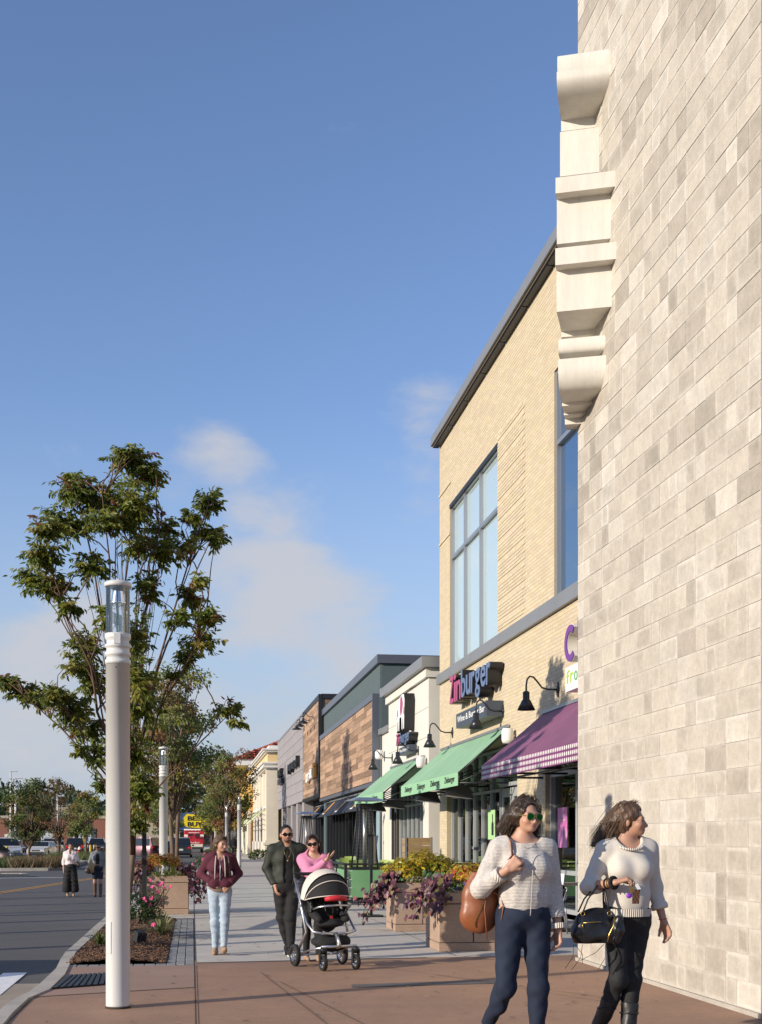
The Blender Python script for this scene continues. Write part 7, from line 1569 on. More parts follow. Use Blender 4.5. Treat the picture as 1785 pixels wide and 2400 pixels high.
    d2 = np.array(wL)-np.array(eL); c = np.array(wL)-d2*0.06; mb = MB(); mb.tube([tuple(c+V3(0.029*math.cos(a), 0.029*math.sin(a), 0.004*math.cos(a))) for a in np.linspace(0, 2*PI, 17)], 0.0022, 5, cap=False); link_mesh('bracelet', mb.mesh('band'), M['sign_red'], T)
    # handbag on her forearm
    B = at(T, 'handbag', 'black leather handbag with gold zips and hanging straps on the forearm of the right woman', 'bag')
    c = V3(-0.268, -0.10, 0.825); rb_ = rotm(14, 0, 0)
    pr = [ell(c+V3(0, 0, -0.03), (0.158, 0.075, 0.100), 0.06, rb_), ell(c+V3(-0.085, 0.01, -0.045), (0.075, 0.075, 0.08), 0.05, rb_), ell(c+V3(0.085, -0.01, -0.045), (0.080, 0.080, 0.08), 0.05, rb_), ell(c+V3(0.0, 0, 0.06), (0.135, 0.045, 0.075), 0.05, rb_)]
    sdf_obj('bag_body', pr, 0.006, M['leather_black'], B, warp=folds(21, 0.006, 0.9), cuts=[(c+V3(0, 0, -0.105), V3(0, 0, -1))])
    sdf_obj('end_gusset', [ell(c+V3(0.145, -0.045, -0.015), (0.050, 0.055, 0.105), 0.03, rotm(14, 0, 12))], 0.006, M['leather_black'], B, warp=folds(22, 0.006, 1.2))
    mt = V3(-0.225, -0.095, 1.07)
    for dx, dy in ((-0.10, -0.055), (-0.10, 0.045)):
        mb = MB(); mb.tube([tuple(c+V3(-0.10, dy, 0.10)), tuple(c+V3(-0.06, dy*0.8, 0.19)), (-0.245, -0.09+dy*0.3, 1.11), (-0.205, -0.105+dy*0.3, 1.09), tuple(c+V3(0.075, dy*0.8, 0.16)), tuple(c+V3(0.085, dy, 0.09))], 0.0095, 6, flat=0.5); link_mesh('handle', mb.mesh('handle'), M['leather_black'], B)
    mb = MB(); mb.tube([tuple(c+V3(-0.105, -0.078, 0.035)), tuple(c+V3(-0.04, -0.085, 0.04)), tuple(c+V3(0.02, -0.088, 0.042))], 0.0035, 5); mb.tube([tuple(c+V3(-0.108, -0.082, 0.03)), tuple(c+V3(-0.108, -0.082, 0.0))], 0.006, 5); link_mesh('zip', mb.mesh('zip'), M['gold'], B)
    mb = MB(); mb.tube([tuple(c+V3(0.105, -0.10, 0.075)), tuple(c+V3(0.098, -0.108, 0.02)), tuple(c+V3(0.065, -0.112, -0.04)), tuple(c+V3(0.055, -0.105, -0.09))], 0.0045, 5); link_mesh('zip', mb.mesh('zip'), M['gold'], B)
    for x in (-0.10, 0.085): mb = MB(); mb.tube([tuple(c+V3(x+0.014*math.cos(a), -0.06, 0.095+0.014*math.sin(a))) for a in np.linspace(0, 2*PI, 13)], 0.003, 5, cap=False); link_mesh('ring', mb.mesh('ring'), M['gold'], B)
    for i, (x0, x1, z1) in enumerate(((-0.15, -0.10, -0.24), (-0.10, -0.175, -0.28), (0.05, -0.12, -0.22), (0.06, 0.01, -0.28), (0.13, 0.055, -0.27), (0.12, 0.155, -0.28), (-0.16, -0.22, -0.27))):
        mb = MB(); mb.tube([tuple(c+V3(x0, -0.05, -0.11)), tuple(c+V3((x0+x1)/2+0.02, -0.07, (z1-0.11)/2)), tuple(c+V3(x1, -0.05, z1))], 0.0045, 4, flat=0.4); link_mesh('hanging_strap', mb.mesh('strap'), M['leather_black'], B)
    # keys in her hand
    K = at(T, 'key_bunch', 'bunch of keys with purple charm and checked pouch hanging from a hand', 'keys'); kx = V3(-0.062, -0.26, 1.105)
    mb = MB(); mb.tube([tuple(kx+V3(0.012*math.cos(a), 0, 0.028+0.018*math.sin(a))) for a in np.linspace(0, 2*PI, 13)], 0.0025, 5, cap=False); link_mesh('ring', mb.mesh('ring'), M['gold'], K)
    for i in range(3): mb = MB(); mb.box(tuple(kx+V3(-0.012+0.009*i, 0.002*i, -0.02)), (0.008, 0.003, 0.055), Euler((0, 0.3*(i-1), 0)).to_matrix()); link_mesh('key', mb.mesh('key'), M['gold'], K)
    mb = MB(); mb.bbox(tuple(kx+V3(0.040, -0.004, -0.005)), (0.024, 0.004, 0.042), 0.004, Euler((0, -0.55, 0)).to_matrix()); link_mesh('tag', mb.mesh('tag'), M['letter_white'], K)
    mb = MB(); mb.ell(tuple(kx+V3(-0.022, -0.004, -0.062)), (0.020, 0.010, 0.018), 8, 6); link_mesh('charm', mb.mesh('charm'), pm('charm_purple', (0.25, 0.04, 0.5), 0.15), K)
    mb = MB()
    for i in range(4):
        for j in range(5): mb.m = (i+j) % 2; mb.box(tuple(kx+V3(0.026+0.0118*(i-1.5)+0.0016*(2-j), -0.004, -0.068-0.019*(j-2))), (0.0118, 0.008, 0.019), Euler((0, 0.08, 0)).to_matrix())
    link_mesh('checked_pouch', mb.mesh('pouch'), [pm('check_brown', (0.16, 0.07, 0.035), 0.5), pm('check_dark', (0.05, 0.025, 0.015), 0.5)], K)
woman_b()

# ---------------------------------------------------------------- hooded woman
def woman_c():
    h = 0.008; T = person('woman in maroon zip hoodie and light blue jeans with hands in pockets', (0.35, 16.35, 0), R(0), 1.56)
    hd = Head((0.005, -0.02, 1.462), 34, 8, 2, SKIN, lip=(0.42, 0.18, 0.15))
    sR, eR, wR = (-0.155, 0.015, 1.345), (-0.262, 0.05, 1.12), (-0.125, -0.115, 1.025); sL, eL, wL = (0.155, 0.015, 1.345), (0.262, 0.06, 1.13), (0.14, -0.115, 1.0)
    hR, kR, aR = (-0.080, 0.0, 0.86), (-0.068, -0.03, 0.46), (-0.062, 0.03, 0.09); hL, kL, aL = (0.078, 0.0, 0.86), (0.066, -0.09, 0.47), (0.052, -0.13, 0.105)
    tor = torso(0.98, 1.0, 0.055, 0.150, 0.150, 1.345, waist=0.125)
    body = tor+neck(hd, 0.046)+hd.prims()+arm(sR, eR, wR)+arm(sL, eL, wL)+hand(wR, (0.75, -0.3, -0.5), (0.3, 1, 0), -1, 0.4)+hand(wL, (-0.6, -0.3, -0.7), (-0.3, 1, 0), 1, 0.4)+inflate(leg(hR, kR, aR, 0.88)+leg(hL, kL, aL, 0.88), -0.010)
    sdf_obj('body', body, h, M['skin'], T, SKIN, hd.paint())
    top = inflate(tor[3:], 0.022, 0.05)+[ell((0, 0.0, 1.0), (0.165, 0.13, 0.15), 0.06), ell((-0.075, -0.105, 1.0), (0.085, 0.06, 0.075), 0.04), ell((0.08, -0.105, 0.985), (0.085, 0.06, 0.075), 0.04)]+sleeve(sR, eR, wR, 0.066, 0.060, 0.045, 0.95)+sleeve(sL, eL, wL, 0.066, 0.060, 0.045, 0.98)
    top += [cap((-0.095, -0.02, 1.395), (-0.05, 0.085, 1.43), 0.034, 0.042, 0.04), cap((0.095, -0.02, 1.395), (0.05, 0.085, 1.43), 0.034, 0.042, 0.04), cap((-0.05, 0.085, 1.43), (0.05, 0.085, 1.43), 0.045, 0.045, 0.04), cap((0, 0.10, 1.40), (0, 0.125, 1.28), 0.06, 0.05, 0.04), dict(ell((0.0, -0.075, 1.425), (0.055, 0.11, 0.12), 0.01), sub=True)]
    sdf_obj('hoodie', top, h, M['maroon'], T, cuts=[(V3(0, 0, 0.895), V3(0, 0.0, -1))], warp=folds(31, 0.004))
    mb = MB(); mb.tube([(0.0, -0.115, 1.33), (0.004, -0.148, 1.22), (0.0, -0.145, 1.1), (0.002, -0.140, 0.91)], 0.0055, 5); link_mesh('zip', mb.mesh('zip'), M['alu'], T)
    for x, z in ((-0.058, 1.06), (0.058, 1.09)): mb = MB(); mb.tube([(x*0.95, -0.085, 1.385), (x*1.15, -0.155, 1.28), (x*1.2, -0.165, 1.2), (x*1.25, -0.150, z)], 0.0062, 6); link_mesh('drawstring', mb.mesh('string'), M['cord_white'], T)
    sdf_obj('undershirt', [ell((0, 0, 0.92), (0.160, 0.126, 0.09), 0.03)], h, M['taupe'], T, cuts=[(V3(0, 0, 0.872), V3(0, 0, -1))])
    jn = inflate(tor[:3], 0.005, 0.05)+trouser(hR, kR, aR, 0.090, 0.058, 0.047, 0.98)+trouser(hL, kL, aL, 0.090, 0.058, 0.047, 0.98)
    sdf_obj('jeans', jn, h, M['denim_light'], T, cuts=[(V3(0, 0, 0.96), V3(0, 0, 1))], warp=folds(33, 0.0045, 1.4))
    sdf_obj('shoe', shoe(aR, (-0.1, -1, -0.05)), h, M['shoe_tan'], T); sdf_obj('shoe', shoe(aL, (0.1, -1, 0.28)), h, M['shoe_tan'], T)
    sdf_obj('hair', hd.hair_cap(0.014, 0.05)+hd.mass([((-0.06, 0.02, 0.12), (-0.078, 0.0, 1.475)), ((-0.05, 0.06, 0.09), (-0.06, 0.05, 1.465)), ((0.0, 0.08, 0.09), (-0.01, 0.08, 1.465)), ((0.05, 0.05, 0.09), (0.06, 0.05, 1.47))], 0.038, 0.022), h, M['hair_light'], T, warp=folds(35, 0.004, 1.8))
    q = np.random.default_rng(6); mb = MB()
    hd.strands(mb, [(-0.068, -0.02, 0.14), (-0.075, 0.03, 0.11), (-0.05, 0.08, 0.09), (0.0, 0.10, 0.08)], [(-0.075, -0.045, 1.475), (-0.085, -0.0, 1.465), (-0.075, 0.05, 1.46), (-0.03, 0.08, 1.46)], 70, q, 0.009, 0.015, 0.005)
    hd.strands(mb, [(-0.03, -0.07, 0.19), (0.0, -0.07, 0.195), (0.03, -0.05, 0.19)], [(-0.07, -0.06, 1.55), (0.065, -0.06, 1.58), (0.085, -0.02, 1.53)], 40, q, 0.008, 0.02, 0.003)
    link_mesh('hair_locks', mb.mesh('locks'), M['hair_light'], T)['kind'] = 'stuff'
    B = at(T, 'backpack_strap', 'brown bag strap over the right shoulder of the hooded woman', 'bag strap'); mb = MB(); mb.tube([(0.10, 0.06, 1.42), (0.115, -0.03, 1.425), (0.125, -0.115, 1.33), (0.13, -0.13, 1.2), (0.15, -0.10, 1.09), (0.19, 0.0, 1.05)], 0.016, 6, flat=0.35); link_mesh('strap', mb.mesh('strap'), M['brown_bag'], B)
woman_c()

# ---------------------------------------------------------------- man in bomber jacket
def man_a():
    h = 0.008; T = person('man with dark sunglasses in olive bomber jacket and black clothes', (1.20, 16.2, 0), R(0), 1.69)
    hd = Head((0.0, -0.01, 1.468), 3, 2, -2, SKIN2, female=False, beard=(0.10, 0.06, 0.045), lip=(0.3, 0.13, 0.11))
    sR, eR, wR = (-0.185, 0.015, 1.355), (-0.245, 0.05, 1.11), (-0.155, -0.06, 0.90); sL, eL, wL = (0.185, 0.015, 1.355), (0.25, 0.06, 1.11), (0.165, -0.05, 0.90)
    hR, kR, aR = (-0.085, 0.0, 0.86), (-0.055, 0.03, 0.47), (0.02, 0.12, 0.13); hL, kL, aL = (0.085, 0.0, 0.86), (0.045, -0.06, 0.47), (0.045, -0.10, 0.09)
    tor = torso(1.15, 1.05, 0, 0.150, 0.185, 1.355, waist=0.14)
    body = tor+neck(hd, 0.058)+hd.prims()+arm(sR, eR, wR, 1.1)+arm(sL, eL, wL, 1.1)+hand(wR, (0.2, -0.2, -1), (0.9, 0, 0), -1, 0.4)+hand(wL, (-0.2, -0.2, -1), (-0.9, 0, 0), 1, 0.4)+inflate(leg(hR, kR, aR)+leg(hL, kL, aL), -0.012)
    sdf_obj('body', body, h, M['skin'], T, SKIN2, hd.paint())
    sh_ = inflate(tor[3:], 0.007, 0.05)+[ell((0, 0, 0.98), (0.165, 0.125, 0.12), 0.05), dict(ell((0, -0.05, 1.445), (0.07, 0.09, 0.07), 0.01), sub=True)]
    sdf_obj('t_shirt', sh_, h, M['black_cloth'], T, cuts=[(V3(0, 0, 0.88), V3(0, 0, -1))])
    jk = inflate(tor[3:], 0.026, 0.05)+[ell((0, 0.0, 1.0), (0.178, 0.138, 0.15), 0.06), cap((-0.085, 0.0, 1.425), (0.085, 0.0, 1.425), 0.035, 0.035, 0.03), cap((-0.07, 0.06, 1.43), (0.07, 0.06, 1.43), 0.035, 0.035, 0.03)]+sleeve(sR, eR, wR, 0.074, 0.066, 0.050, 0.97)+sleeve(sL, eL, wL, 0.074, 0.066, 0.050, 0.97)
    jk += [dict(ell((0.015, -0.19, 1.1), (0.075, 0.14, 0.48), 0.01), sub=True), dict(ell((0, -0.03, 1.47), (0.066, 0.075, 0.08), 0.01), sub=True)]
    sdf_obj('bomber_jacket', jk, h, M['olive'], T, cuts=[(V3(0, 0, 0.90), V3(0, 0, -1))], warp=folds(41, 0.004))
    jn = inflate(tor[:3], 0.008, 0.05)+trouser(hR, kR, aR, 0.098, 0.070, 0.052, 0.98)+trouser(hL, kL, aL, 0.098, 0.070, 0.054, 0.98)
    sdf_obj('trousers', jn, h, M['black_cloth'], T, cuts=[(V3(0, 0, 0.97), V3(0, 0, 1))], warp=folds(43, 0.005, 1.2))
    for a_, t_ in ((aR, (-0.1, -0.8, -0.35)), (aL, (-0.1, -1, -0.04))):
        o = sdf_obj('shoe', shoe(a_, t_, r=0.042, L_=0.215), h, M['black_cloth'], T); a_ = np.array(a_); t_ = np.array(t_)/np.linalg.norm(t_); b = a_+V3(0, 0, -0.085)
        mb = MB(); mb.tube([tuple(b-t_*0.05), tuple(b+t_*0.06), tuple(b+t_*0.19)], [0.038, 0.044, 0.034], 8, flat=0.35); link_mesh('sole', mb.mesh('sole'), M['letter_white'], o)
    sdf_obj('hair', hd.hair_cap(0.006, 0.062), h, M['hair_black'], T)
    shades(T, hd, M['lens_black'], M['lens_black'], 'round')
    mb = MB(); mb.tube([(-0.05, -0.10, 1.40), (-0.035, -0.14, 1.3), (0.0, -0.15, 1.225), (0.035, -0.14, 1.3), (0.05, -0.10, 1.40)], 0.002, 4); mb.ell((0, -0.152, 1.215), (0.011, 0.005, 0.013), 8, 6); link_mesh('pendant', mb.mesh('pendant'), M['gold'], T)
man_a()

# ---------------------------------------------------------------- pink woman with pushchair
def woman_d():
    h = 0.008; T = person('smiling woman in pink sweater and sunglasses pointing while pushing a pushchair', (1.46, 15.35, 0), R(-4), 1.57)
    hd = Head((0.01, -0.015, 1.455), -6, 2, -7, SKIN, lip=(0.6, 0.32, 0.28))
    sR, eR, wR = (-0.150, 0.01, 1.335), (-0.035, -0.20, 1.15), (0.165, -0.24, 1.335); sL, eL, wL = (0.150, 0.01, 1.335), (0.255, -0.06, 1.11), (0.22, -0.30, 1.04)
    hR, kR, aR = (-0.080, 0.0, 0.86), (-0.085, -0.03, 0.46), (-0.09, 0.04, 0.09); hL, kL, aL = (0.078, 0.0, 0.86), (0.066, -0.09, 0.47), (0.07, -0.10, 0.085)
    tor = torso(1.0, 1.0, 0.06, 0.150, 0.150, 1.335, waist=0.125)
    body = tor+neck(hd, 0.046)+hd.prims()+arm(sR, eR, wR)+arm(sL, eL, wL)+hand(wR, (0.7, -0.12, 0.62), (-0.35, 0.2, 0.9), 1, 0.12)+hand(wL, (0.0, -0.8, -0.4), (0, 0.3, -1), 1, 0.9)+inflate(leg(hR, kR, aR, 0.85)+leg(hL, kL, aL, 0.85), -0.010)
    sdf_obj('body', body, h, M['skin'], T, SKIN, hd.paint())
    top = inflate(tor[3:], 0.024, 0.05)+[ell((0, 0.0, 1.0), (0.165, 0.13, 0.15), 0.06)]+sleeve(sR, eR, wR, 0.070, 0.066, 0.046, 0.92)+sleeve(sL, eL, wL, 0.068, 0.062, 0.046, 0.95)+[dict(ell((0.02, -0.06, 1.43), (0.105, 0.13, 0.085), 0.01), sub=True)]
    sdf_obj('sweater', top, h, M['pink_cloth'], T, cuts=[(V3(0, 0, 0.915), V3(0, 0.0, -1))], warp=folds(51, 0.005))
    sdf_obj('undershirt', [ell((0, 0, 0.90), (0.172, 0.135, 0.11), 0.03)], h, M['white_cloth'], T, cuts=[(V3(0, 0, 0.80), V3(0, 0, -1))], warp=folds(52, 0.004))
    jn = inflate(tor[:3], 0.004, 0.05)+trouser(hR, kR, aR, 0.086, 0.055, 0.042, 0.98)+trouser(hL, kL, aL, 0.086, 0.055, 0.042, 0.98)
    sdf_obj('leggings', jn, h, M['black_cloth'], T, cuts=[(V3(0, 0, 0.96), V3(0, 0, 1))])
    for a_ in (aR, aL): sdf_obj('sandal', shoe(a_, (0.15, -1, -0.06), r=0.032), h, M['shoe_tan'], T)
    sdf_obj('hair', hd.hair_cap(0.013, 0.052), h, M['hair_brown'], T, warp=folds(55, 0.003, 1.6))
    q = np.random.default_rng(8); mb = MB()
    hd.strands(mb, [(0.07, 0.0, 0.12), (0.072, 0.04, 0.09), (0.05, 0.08, 0.08)], [(0.10, 0.03, 1.40), (0.085, 0.06, 1.38), (0.07, 0.09, 1.40)], 50, q, 0.008, 0.01, 0.005); hd.strands(mb, [(-0.07, 0.02, 0.12), (-0.05, 0.07, 0.09)], [(-0.07, 0.06, 1.45), (-0.04, 0.09, 1.44)], 30, q, 0.008, 0.01, 0.004)
    hd.strands(mb, [(-0.02, -0.07, 0.19), (0.01, -0.07, 0.195)], [(-0.075, -0.03, 1.56), (0.085, -0.02, 1.54)], 30, q, 0.007, 0.02, 0.003)
    link_mesh('hair_locks', mb.mesh('locks'), M['hair_brown'], T)['kind'] = 'stuff'
    shades(T, hd, M['lens_black'], M['lens_black'], 'wide')
    B = at(T, 'fringed_bag', 'black fringed shoulder bag at the side of the pink sweater woman', 'bag'); c = V3(-0.145, -0.085, 0.99)
    sdf_obj('bag_body', [ell(c, (0.105, 0.06, 0.13), 0.04), ell(c+V3(0, 0, -0.07), (0.115, 0.065, 0.08), 0.04)], 0.008, M['leather_black'], B, warp=folds(57, 0.006, 1.3))
    mb = MB(); mb.tube([tuple(c+V3(-0.06, -0.03, 0.09)), (-0.155, -0.09, 1.25), (-0.125, -0.06, 1.36), (-0.11, 0.02, 1.40), (-0.12, 0.1, 1.3), (-0.13, 0.02, 1.08)], 0.013, 6, flat=0.4); mb.tube([tuple(c+V3(0.05, -0.04, 0.10)), (-0.10, -0.10, 1.2), (-0.095, -0.05, 1.37)], 0.010, 5, flat=0.5); link_mesh('strap', mb.mesh('strap'), M['leather_black'], B)
    mb = MB()
    for i in range(38): x = -0.11+0.22*q.random(); y = -0.05+0.03*q.normal(); mb.tube([tuple(c+V3(x, y, -0.09)), tuple(c+V3(x*1.06+0.008*q.normal(), y, -0.15)), tuple(c+V3(x*1.1+0.012*q.normal(), y, -0.2-0.05*q.random()))], 0.004, 4)
    link_mesh('fringe', mb.mesh('fringe'), M['leather_black'], B)['kind'] = 'stuff'
woman_d()

# ---------------------------------------------------------------- people in the road and far off
def woman_e():
    h = 0.012; T = person('woman in white blouse and long black wide trousers walking on the road', (-3.42, 36.7, -0.13), R(8), 1.54)
    hd = Head((0.0, -0.01, 1.46), -6, 2, 0, SKIN2, lip=(0.4, 0.12, 0.12)); sR, eR, wR = (-0.16, 0.01, 1.34), (-0.20, 0.03, 1.08), (-0.21, -0.02, 0.83); sL, eL, wL = (0.16, 0.01, 1.34), (0.22, 0.02, 1.10), (0.16, -0.20, 1.13)
    tor = torso(1.05, 1.05, 0.07, 0.17, 0.155, 1.34, waist=0.14); hp = [((-0.09, 0, 0.86), (-0.10, -0.05, 0.46), (-0.09, 0.05, 0.08)), ((0.085, 0, 0.86), (0.09, -0.02, 0.46), (0.09, -0.05, 0.08))]
    body = tor+neck(hd)+hd.prims()+arm(sR, eR, wR)+arm(sL, eL, wL)+hand(wR, (0, -0.1, -1), (0.9, 0, 0), -1, 0.4)+hand(wL, (-0.1, -0.8, 0.2), (-0.9, 0, 0), 1, 0.9)+[q for a in hp for q in inflate(leg(*a), -0.01)]
    sdf_obj('body', body, h, M['skin'], T, SKIN2, hd.paint())
    sdf_obj('blouse', inflate(tor[3:], 0.02, 0.05)+sleeve(sR, eR, wR, 0.065, 0.06, 0.05, 0.95)+sleeve(sL, eL, wL, 0.065, 0.06, 0.05, 0.9)+[ell((0, 0, 1.0), (0.155, 0.12, 0.1), 0.05), dict(ell((0, -0.09, 1.42), (0.045, 0.09, 0.11), 0.01), sub=True)], h, pm('blouse_white', (0.72, 0.62, 0.62), 0.8, bump=(14, 0.5, 0.014)), T, cuts=[(V3(0, 0, 0.97), V3(0, 0, -1))], warp=folds(61, 0.005))
    sdf_obj('wide_trousers', [ell((0, 0, 0.93), (0.17, 0.13, 0.12), 0.05), cap((-0.07, 0, 0.9), (-0.125, -0.02, 0.22), 0.115, 0.135, 0.05), cap((0.07, 0, 0.9), (0.125, -0.02, 0.22), 0.115, 0.135, 0.05)], h, M['black_cloth'], T, cuts=[(V3(0, 0, 1.02), V3(0, 0, 1)), (V3(0, 0, 0.12), V3(0, 0, -1))], warp=folds(63, 0.008))
    for a in hp: sdf_obj('shoe', shoe(a[2], (0.05, -1, -0.05), r=0.032), h, M['shoe_tan'], T)
    sdf_obj('hair', hd.hair_cap(0.014, 0.05)+[cap(hd.p(-0.06, 0.04, 0.1), (-0.085, 0.03, 1.36), 0.04, 0.03), cap(hd.p(0.06, 0.04, 0.1), (0.085, 0.03, 1.36), 0.04, 0.03)], h, M['hair_black'], T)
    mb = MB(); mb.tube([(-0.1, -0.13, 1.0), (0.0, -0.145, 1.0), (0.1, -0.13, 1.0)], 0.012, 5); link_mesh('belt', mb.mesh('belt'), M['brown_bag'], T)
    B = at(T, 'drink_cup', 'clear iced drink cup in the hand of woman in white blouse', 'cup'); mb = MB(); mb.lathe([(0.028, 0), (0.04, 0.14), (0.0, 0.15)], 10, (0.155, -0.30, 1.09), cap=False); link_mesh('cup', mb.mesh('cup'), M['plastic_white'], B); mb = MB(); mb.tube([(0.155, -0.3, 1.2), (0.165, -0.3, 1.3)], 0.005, 5); link_mesh('straw', mb.mesh('straw'), M['lime'], B)
    B = at(T, 'handbag', 'small dark handbag under the arm of woman in white blouse', 'bag'); sdf_obj('bag_body', [ell((0.235, -0.02, 0.98), (0.05, 0.11, 0.08), 0.03)], h, M['brown_bag'], B)
    mb = MB(); mb.tube([(0.23, 0.0, 1.04), (0.18, -0.02, 1.3), (0.15, 0.0, 1.42), (0.2, 0.06, 1.1)], 0.008, 5); link_mesh('strap', mb.mesh('strap'), M['brown_bag'], B)
woman_e()
def woman_f():
    h = 0.012; T = person('woman in grey cardigan and dark shorts half hidden by the big lamp post', (-2.63, 36.2, -0.13), R(4), 1.52)
    hd = Head((0.0, -0.01, 1.46), 20, 2, 0, SKIN3); sR, eR, wR = (-0.16, 0.01, 1.34), (-0.24, 0.02, 1.10), (-0.20, -0.16, 0.98); sL, eL, wL = (0.16, 0.01, 1.34), (0.22, 0.02, 1.10), (0.18, -0.10, 0.9)
    tor = torso(1.05, 1.05, 0.07, 0.17, 0.155, 1.34, waist=0.14); hp = [((-0.09, 0, 0.86), (-0.085, -0.02, 0.46), (-0.08, 0.0, 0.09)), ((0.085, 0, 0.86), (0.09, -0.08, 0.46), (0.09, -0.08, 0.09))]
    body = tor+neck(hd)+hd.prims()+arm(sR, eR, wR)+arm(sL, eL, wL)+hand(wR, (0.1, -0.3, -0.9), (0.9, 0, 0), -1, 0.9)+hand(wL, (-0.1, -0.3, -0.9), (-0.9, 0, 0), 1, 0.5)+[q for a in hp for q in leg(*a, 0.95)]
    sdf_obj('body', body, h, M['skin'], T, SKIN3, hd.paint())
    sdf_obj('cardigan', inflate(tor[3:], 0.02, 0.05)+sleeve(sR, eR, wR, 0.066, 0.058, 0.045, 0.8)+sleeve(sL, eL, wL, 0.066, 0.058, 0.045, 0.8)+[ell((0, 0, 1.0), (0.17, 0.13, 0.14), 0.05), dict(ell((0, -0.17, 1.15), (0.06, 0.12, 0.45), 0.01), sub=True)], h, M['grey_cloth'], T, cuts=[(V3(0, 0, 0.9), V3(0, 0, -1))])
    sdf_obj('top', inflate(tor[3:], 0.008, 0.05)+[dict(ell((0, -0.05, 1.44), (0.07, 0.1, 0.08), 0.01), sub=True)], h, M['black_cloth'], T)
    sdf_obj('shorts', inflate(tor[:3], 0.008, 0.05)+[q for a in hp for q in trouser(a[0], a[1], a[2], 0.102, 0.07, 0.07, 0.02)[:1]], h, M['denim'], T, cuts=[(V3(0, 0, 1.0), V3(0, 0, 1)), (V3(0, 0, 0.56), V3(0, 0, -1))])
    for a in hp:
        kn = np.array(a[1]); an = np.array(a[2]); t0 = kn+(an-kn)*0.12; sdf_obj('boot', [cap(t0, an, 0.062, 0.05, 0.02, cut=[(t0, V3(0, 0, 1))])]+shoe(an, (0, -1, -0.05), r=0.04), h, pm('boot_brown', (0.10, 0.045, 0.025), 0.5) if 'boot_brown' not in M else M['boot_brown'], T)
    sdf_obj('hair', hd.hair_cap(0.014, 0.05)+[cap(hd.p(-0.06, 0.04, 0.1), (-0.12, 0.03, 1.40), 0.045, 0.03), cap(hd.p(0.06, 0.04, 0.1), (0.085, 0.03, 1.36), 0.04, 0.03)], h, M['hair_black'], T); shades(T, hd, M['lens_black'], M['lens_black'], 'wide')
    B = at(T, 'shopping_bag', 'tan bag held in front by the half hidden woman', 'bag'); sdf_obj('bag_body', [ell((-0.19, -0.22, 0.97), (0.085, 0.05, 0.17), 0.03, rotm(0, 0, -8))], h, M['tan_bag'], B)
    B = at(T, 'handbag', 'dark brown handbag hanging below the tan bag', 'bag'); sdf_obj('bag_body', [ell((-0.24, -0.12, 0.82), (0.16, 0.07, 0.10), 0.03)], h, M['brown_bag'], B)
    mb = MB(); mb.tube([(-0.36, -0.12, 0.86), (-0.28, -0.15, 1.02), (-0.16, -0.12, 0.88)], 0.008, 5); link_mesh('handle', mb.mesh('handle'), M['tan_bag'], B); mb = MB(); mb.box((-0.16, -0.19, 0.82), (0.09, 0.02, 0.10)); link_mesh('front_pocket', mb.mesh('pocket'), M['tan_bag'], B)
woman_f()
def man_b():
    h = 0.016; T = person('distant man in black seen from behind walking away with shoulder bag', (3.08, 95.0, 0), R(180), 1.76)
    hd = Head((0.0, -0.01, 1.468), 10, 2, 0, (0.10, 0.055, 0.04), female=False); sR, eR, wR = (-0.185, 0.015, 1.355), (-0.26, 0.03, 1.11), (-0.22, -0.06, 0.92); sL, eL, wL = (0.185, 0.015, 1.355), (0.27, 0.03, 1.12), (0.20, -0.12, 0.98)
    tor = torso(1.2, 1.15, 0, 0.16, 0.19, 1.355, waist=0.15); hp = [((-0.085, 0, 0.86), (-0.08, 0.03, 0.47), (-0.08, 0.08, 0.09)), ((0.085, 0, 0.86), (0.085, -0.06, 0.47), (0.09, -0.08, 0.09))]
    sdf_obj('body', tor+neck(hd, 0.06)+hd.prims()+arm(sR, eR, wR)+arm(sL, eL, wL)+hand(wR, (0, -0.1, -1), (0.9, 0, 0), -1, 0.5)+hand(wL, (-0.3, -0.5, -0.6), (-0.9, 0, 0), 1, 0.5)+[q for a in hp for q in leg(*a)], h, M['skin'], T, (0.10, 0.055, 0.04), hd.paint())
    sdf_obj('jacket', inflate(tor[3:], 0.03, 0.05)+sleeve(sR, eR, wR, 0.075, 0.065, 0.05, 0.97)+sleeve(sL, eL, wL, 0.075, 0.065, 0.05, 0.97)+[ell((0, 0, 0.95), (0.18, 0.15, 0.18), 0.05)], h, M['black_cloth'], T, cuts=[(V3(0, 0, 0.82), V3(0, 0, -1))])
    sdf_obj('trousers', [q for a in hp for q in trouser(*a, 0.098, 0.075, 0.062, 0.98)], h, M['black_cloth'], T)
    for a in hp: sdf_obj('shoe', shoe(a[2], (0, -1, -0.05), r=0.042), h, M['black_cloth'], T)
    sdf_obj('hair', hd.hair_cap(0.006, 0.04), h, M['hair_black'], T)
    B = at(T, 'shoulder_bag', 'black shoulder bag at the side of the distant man', 'bag'); sdf_obj('bag_body', [ell((0.27, 0.06, 0.92), (0.06, 0.16, 0.12), 0.03)], h, M['leather_black'], B)
    mb = MB(); mb.tube([(0.27, 0.16, 1.0), (0.1, 0.16, 1.25), (-0.1, 0.1, 1.42), (-0.02, -0.12, 1.3), (0.25, -0.05, 1.0)], 0.012, 5); link_mesh('strap', mb.mesh('strap'), M['brown_bag'], B)
man_b()

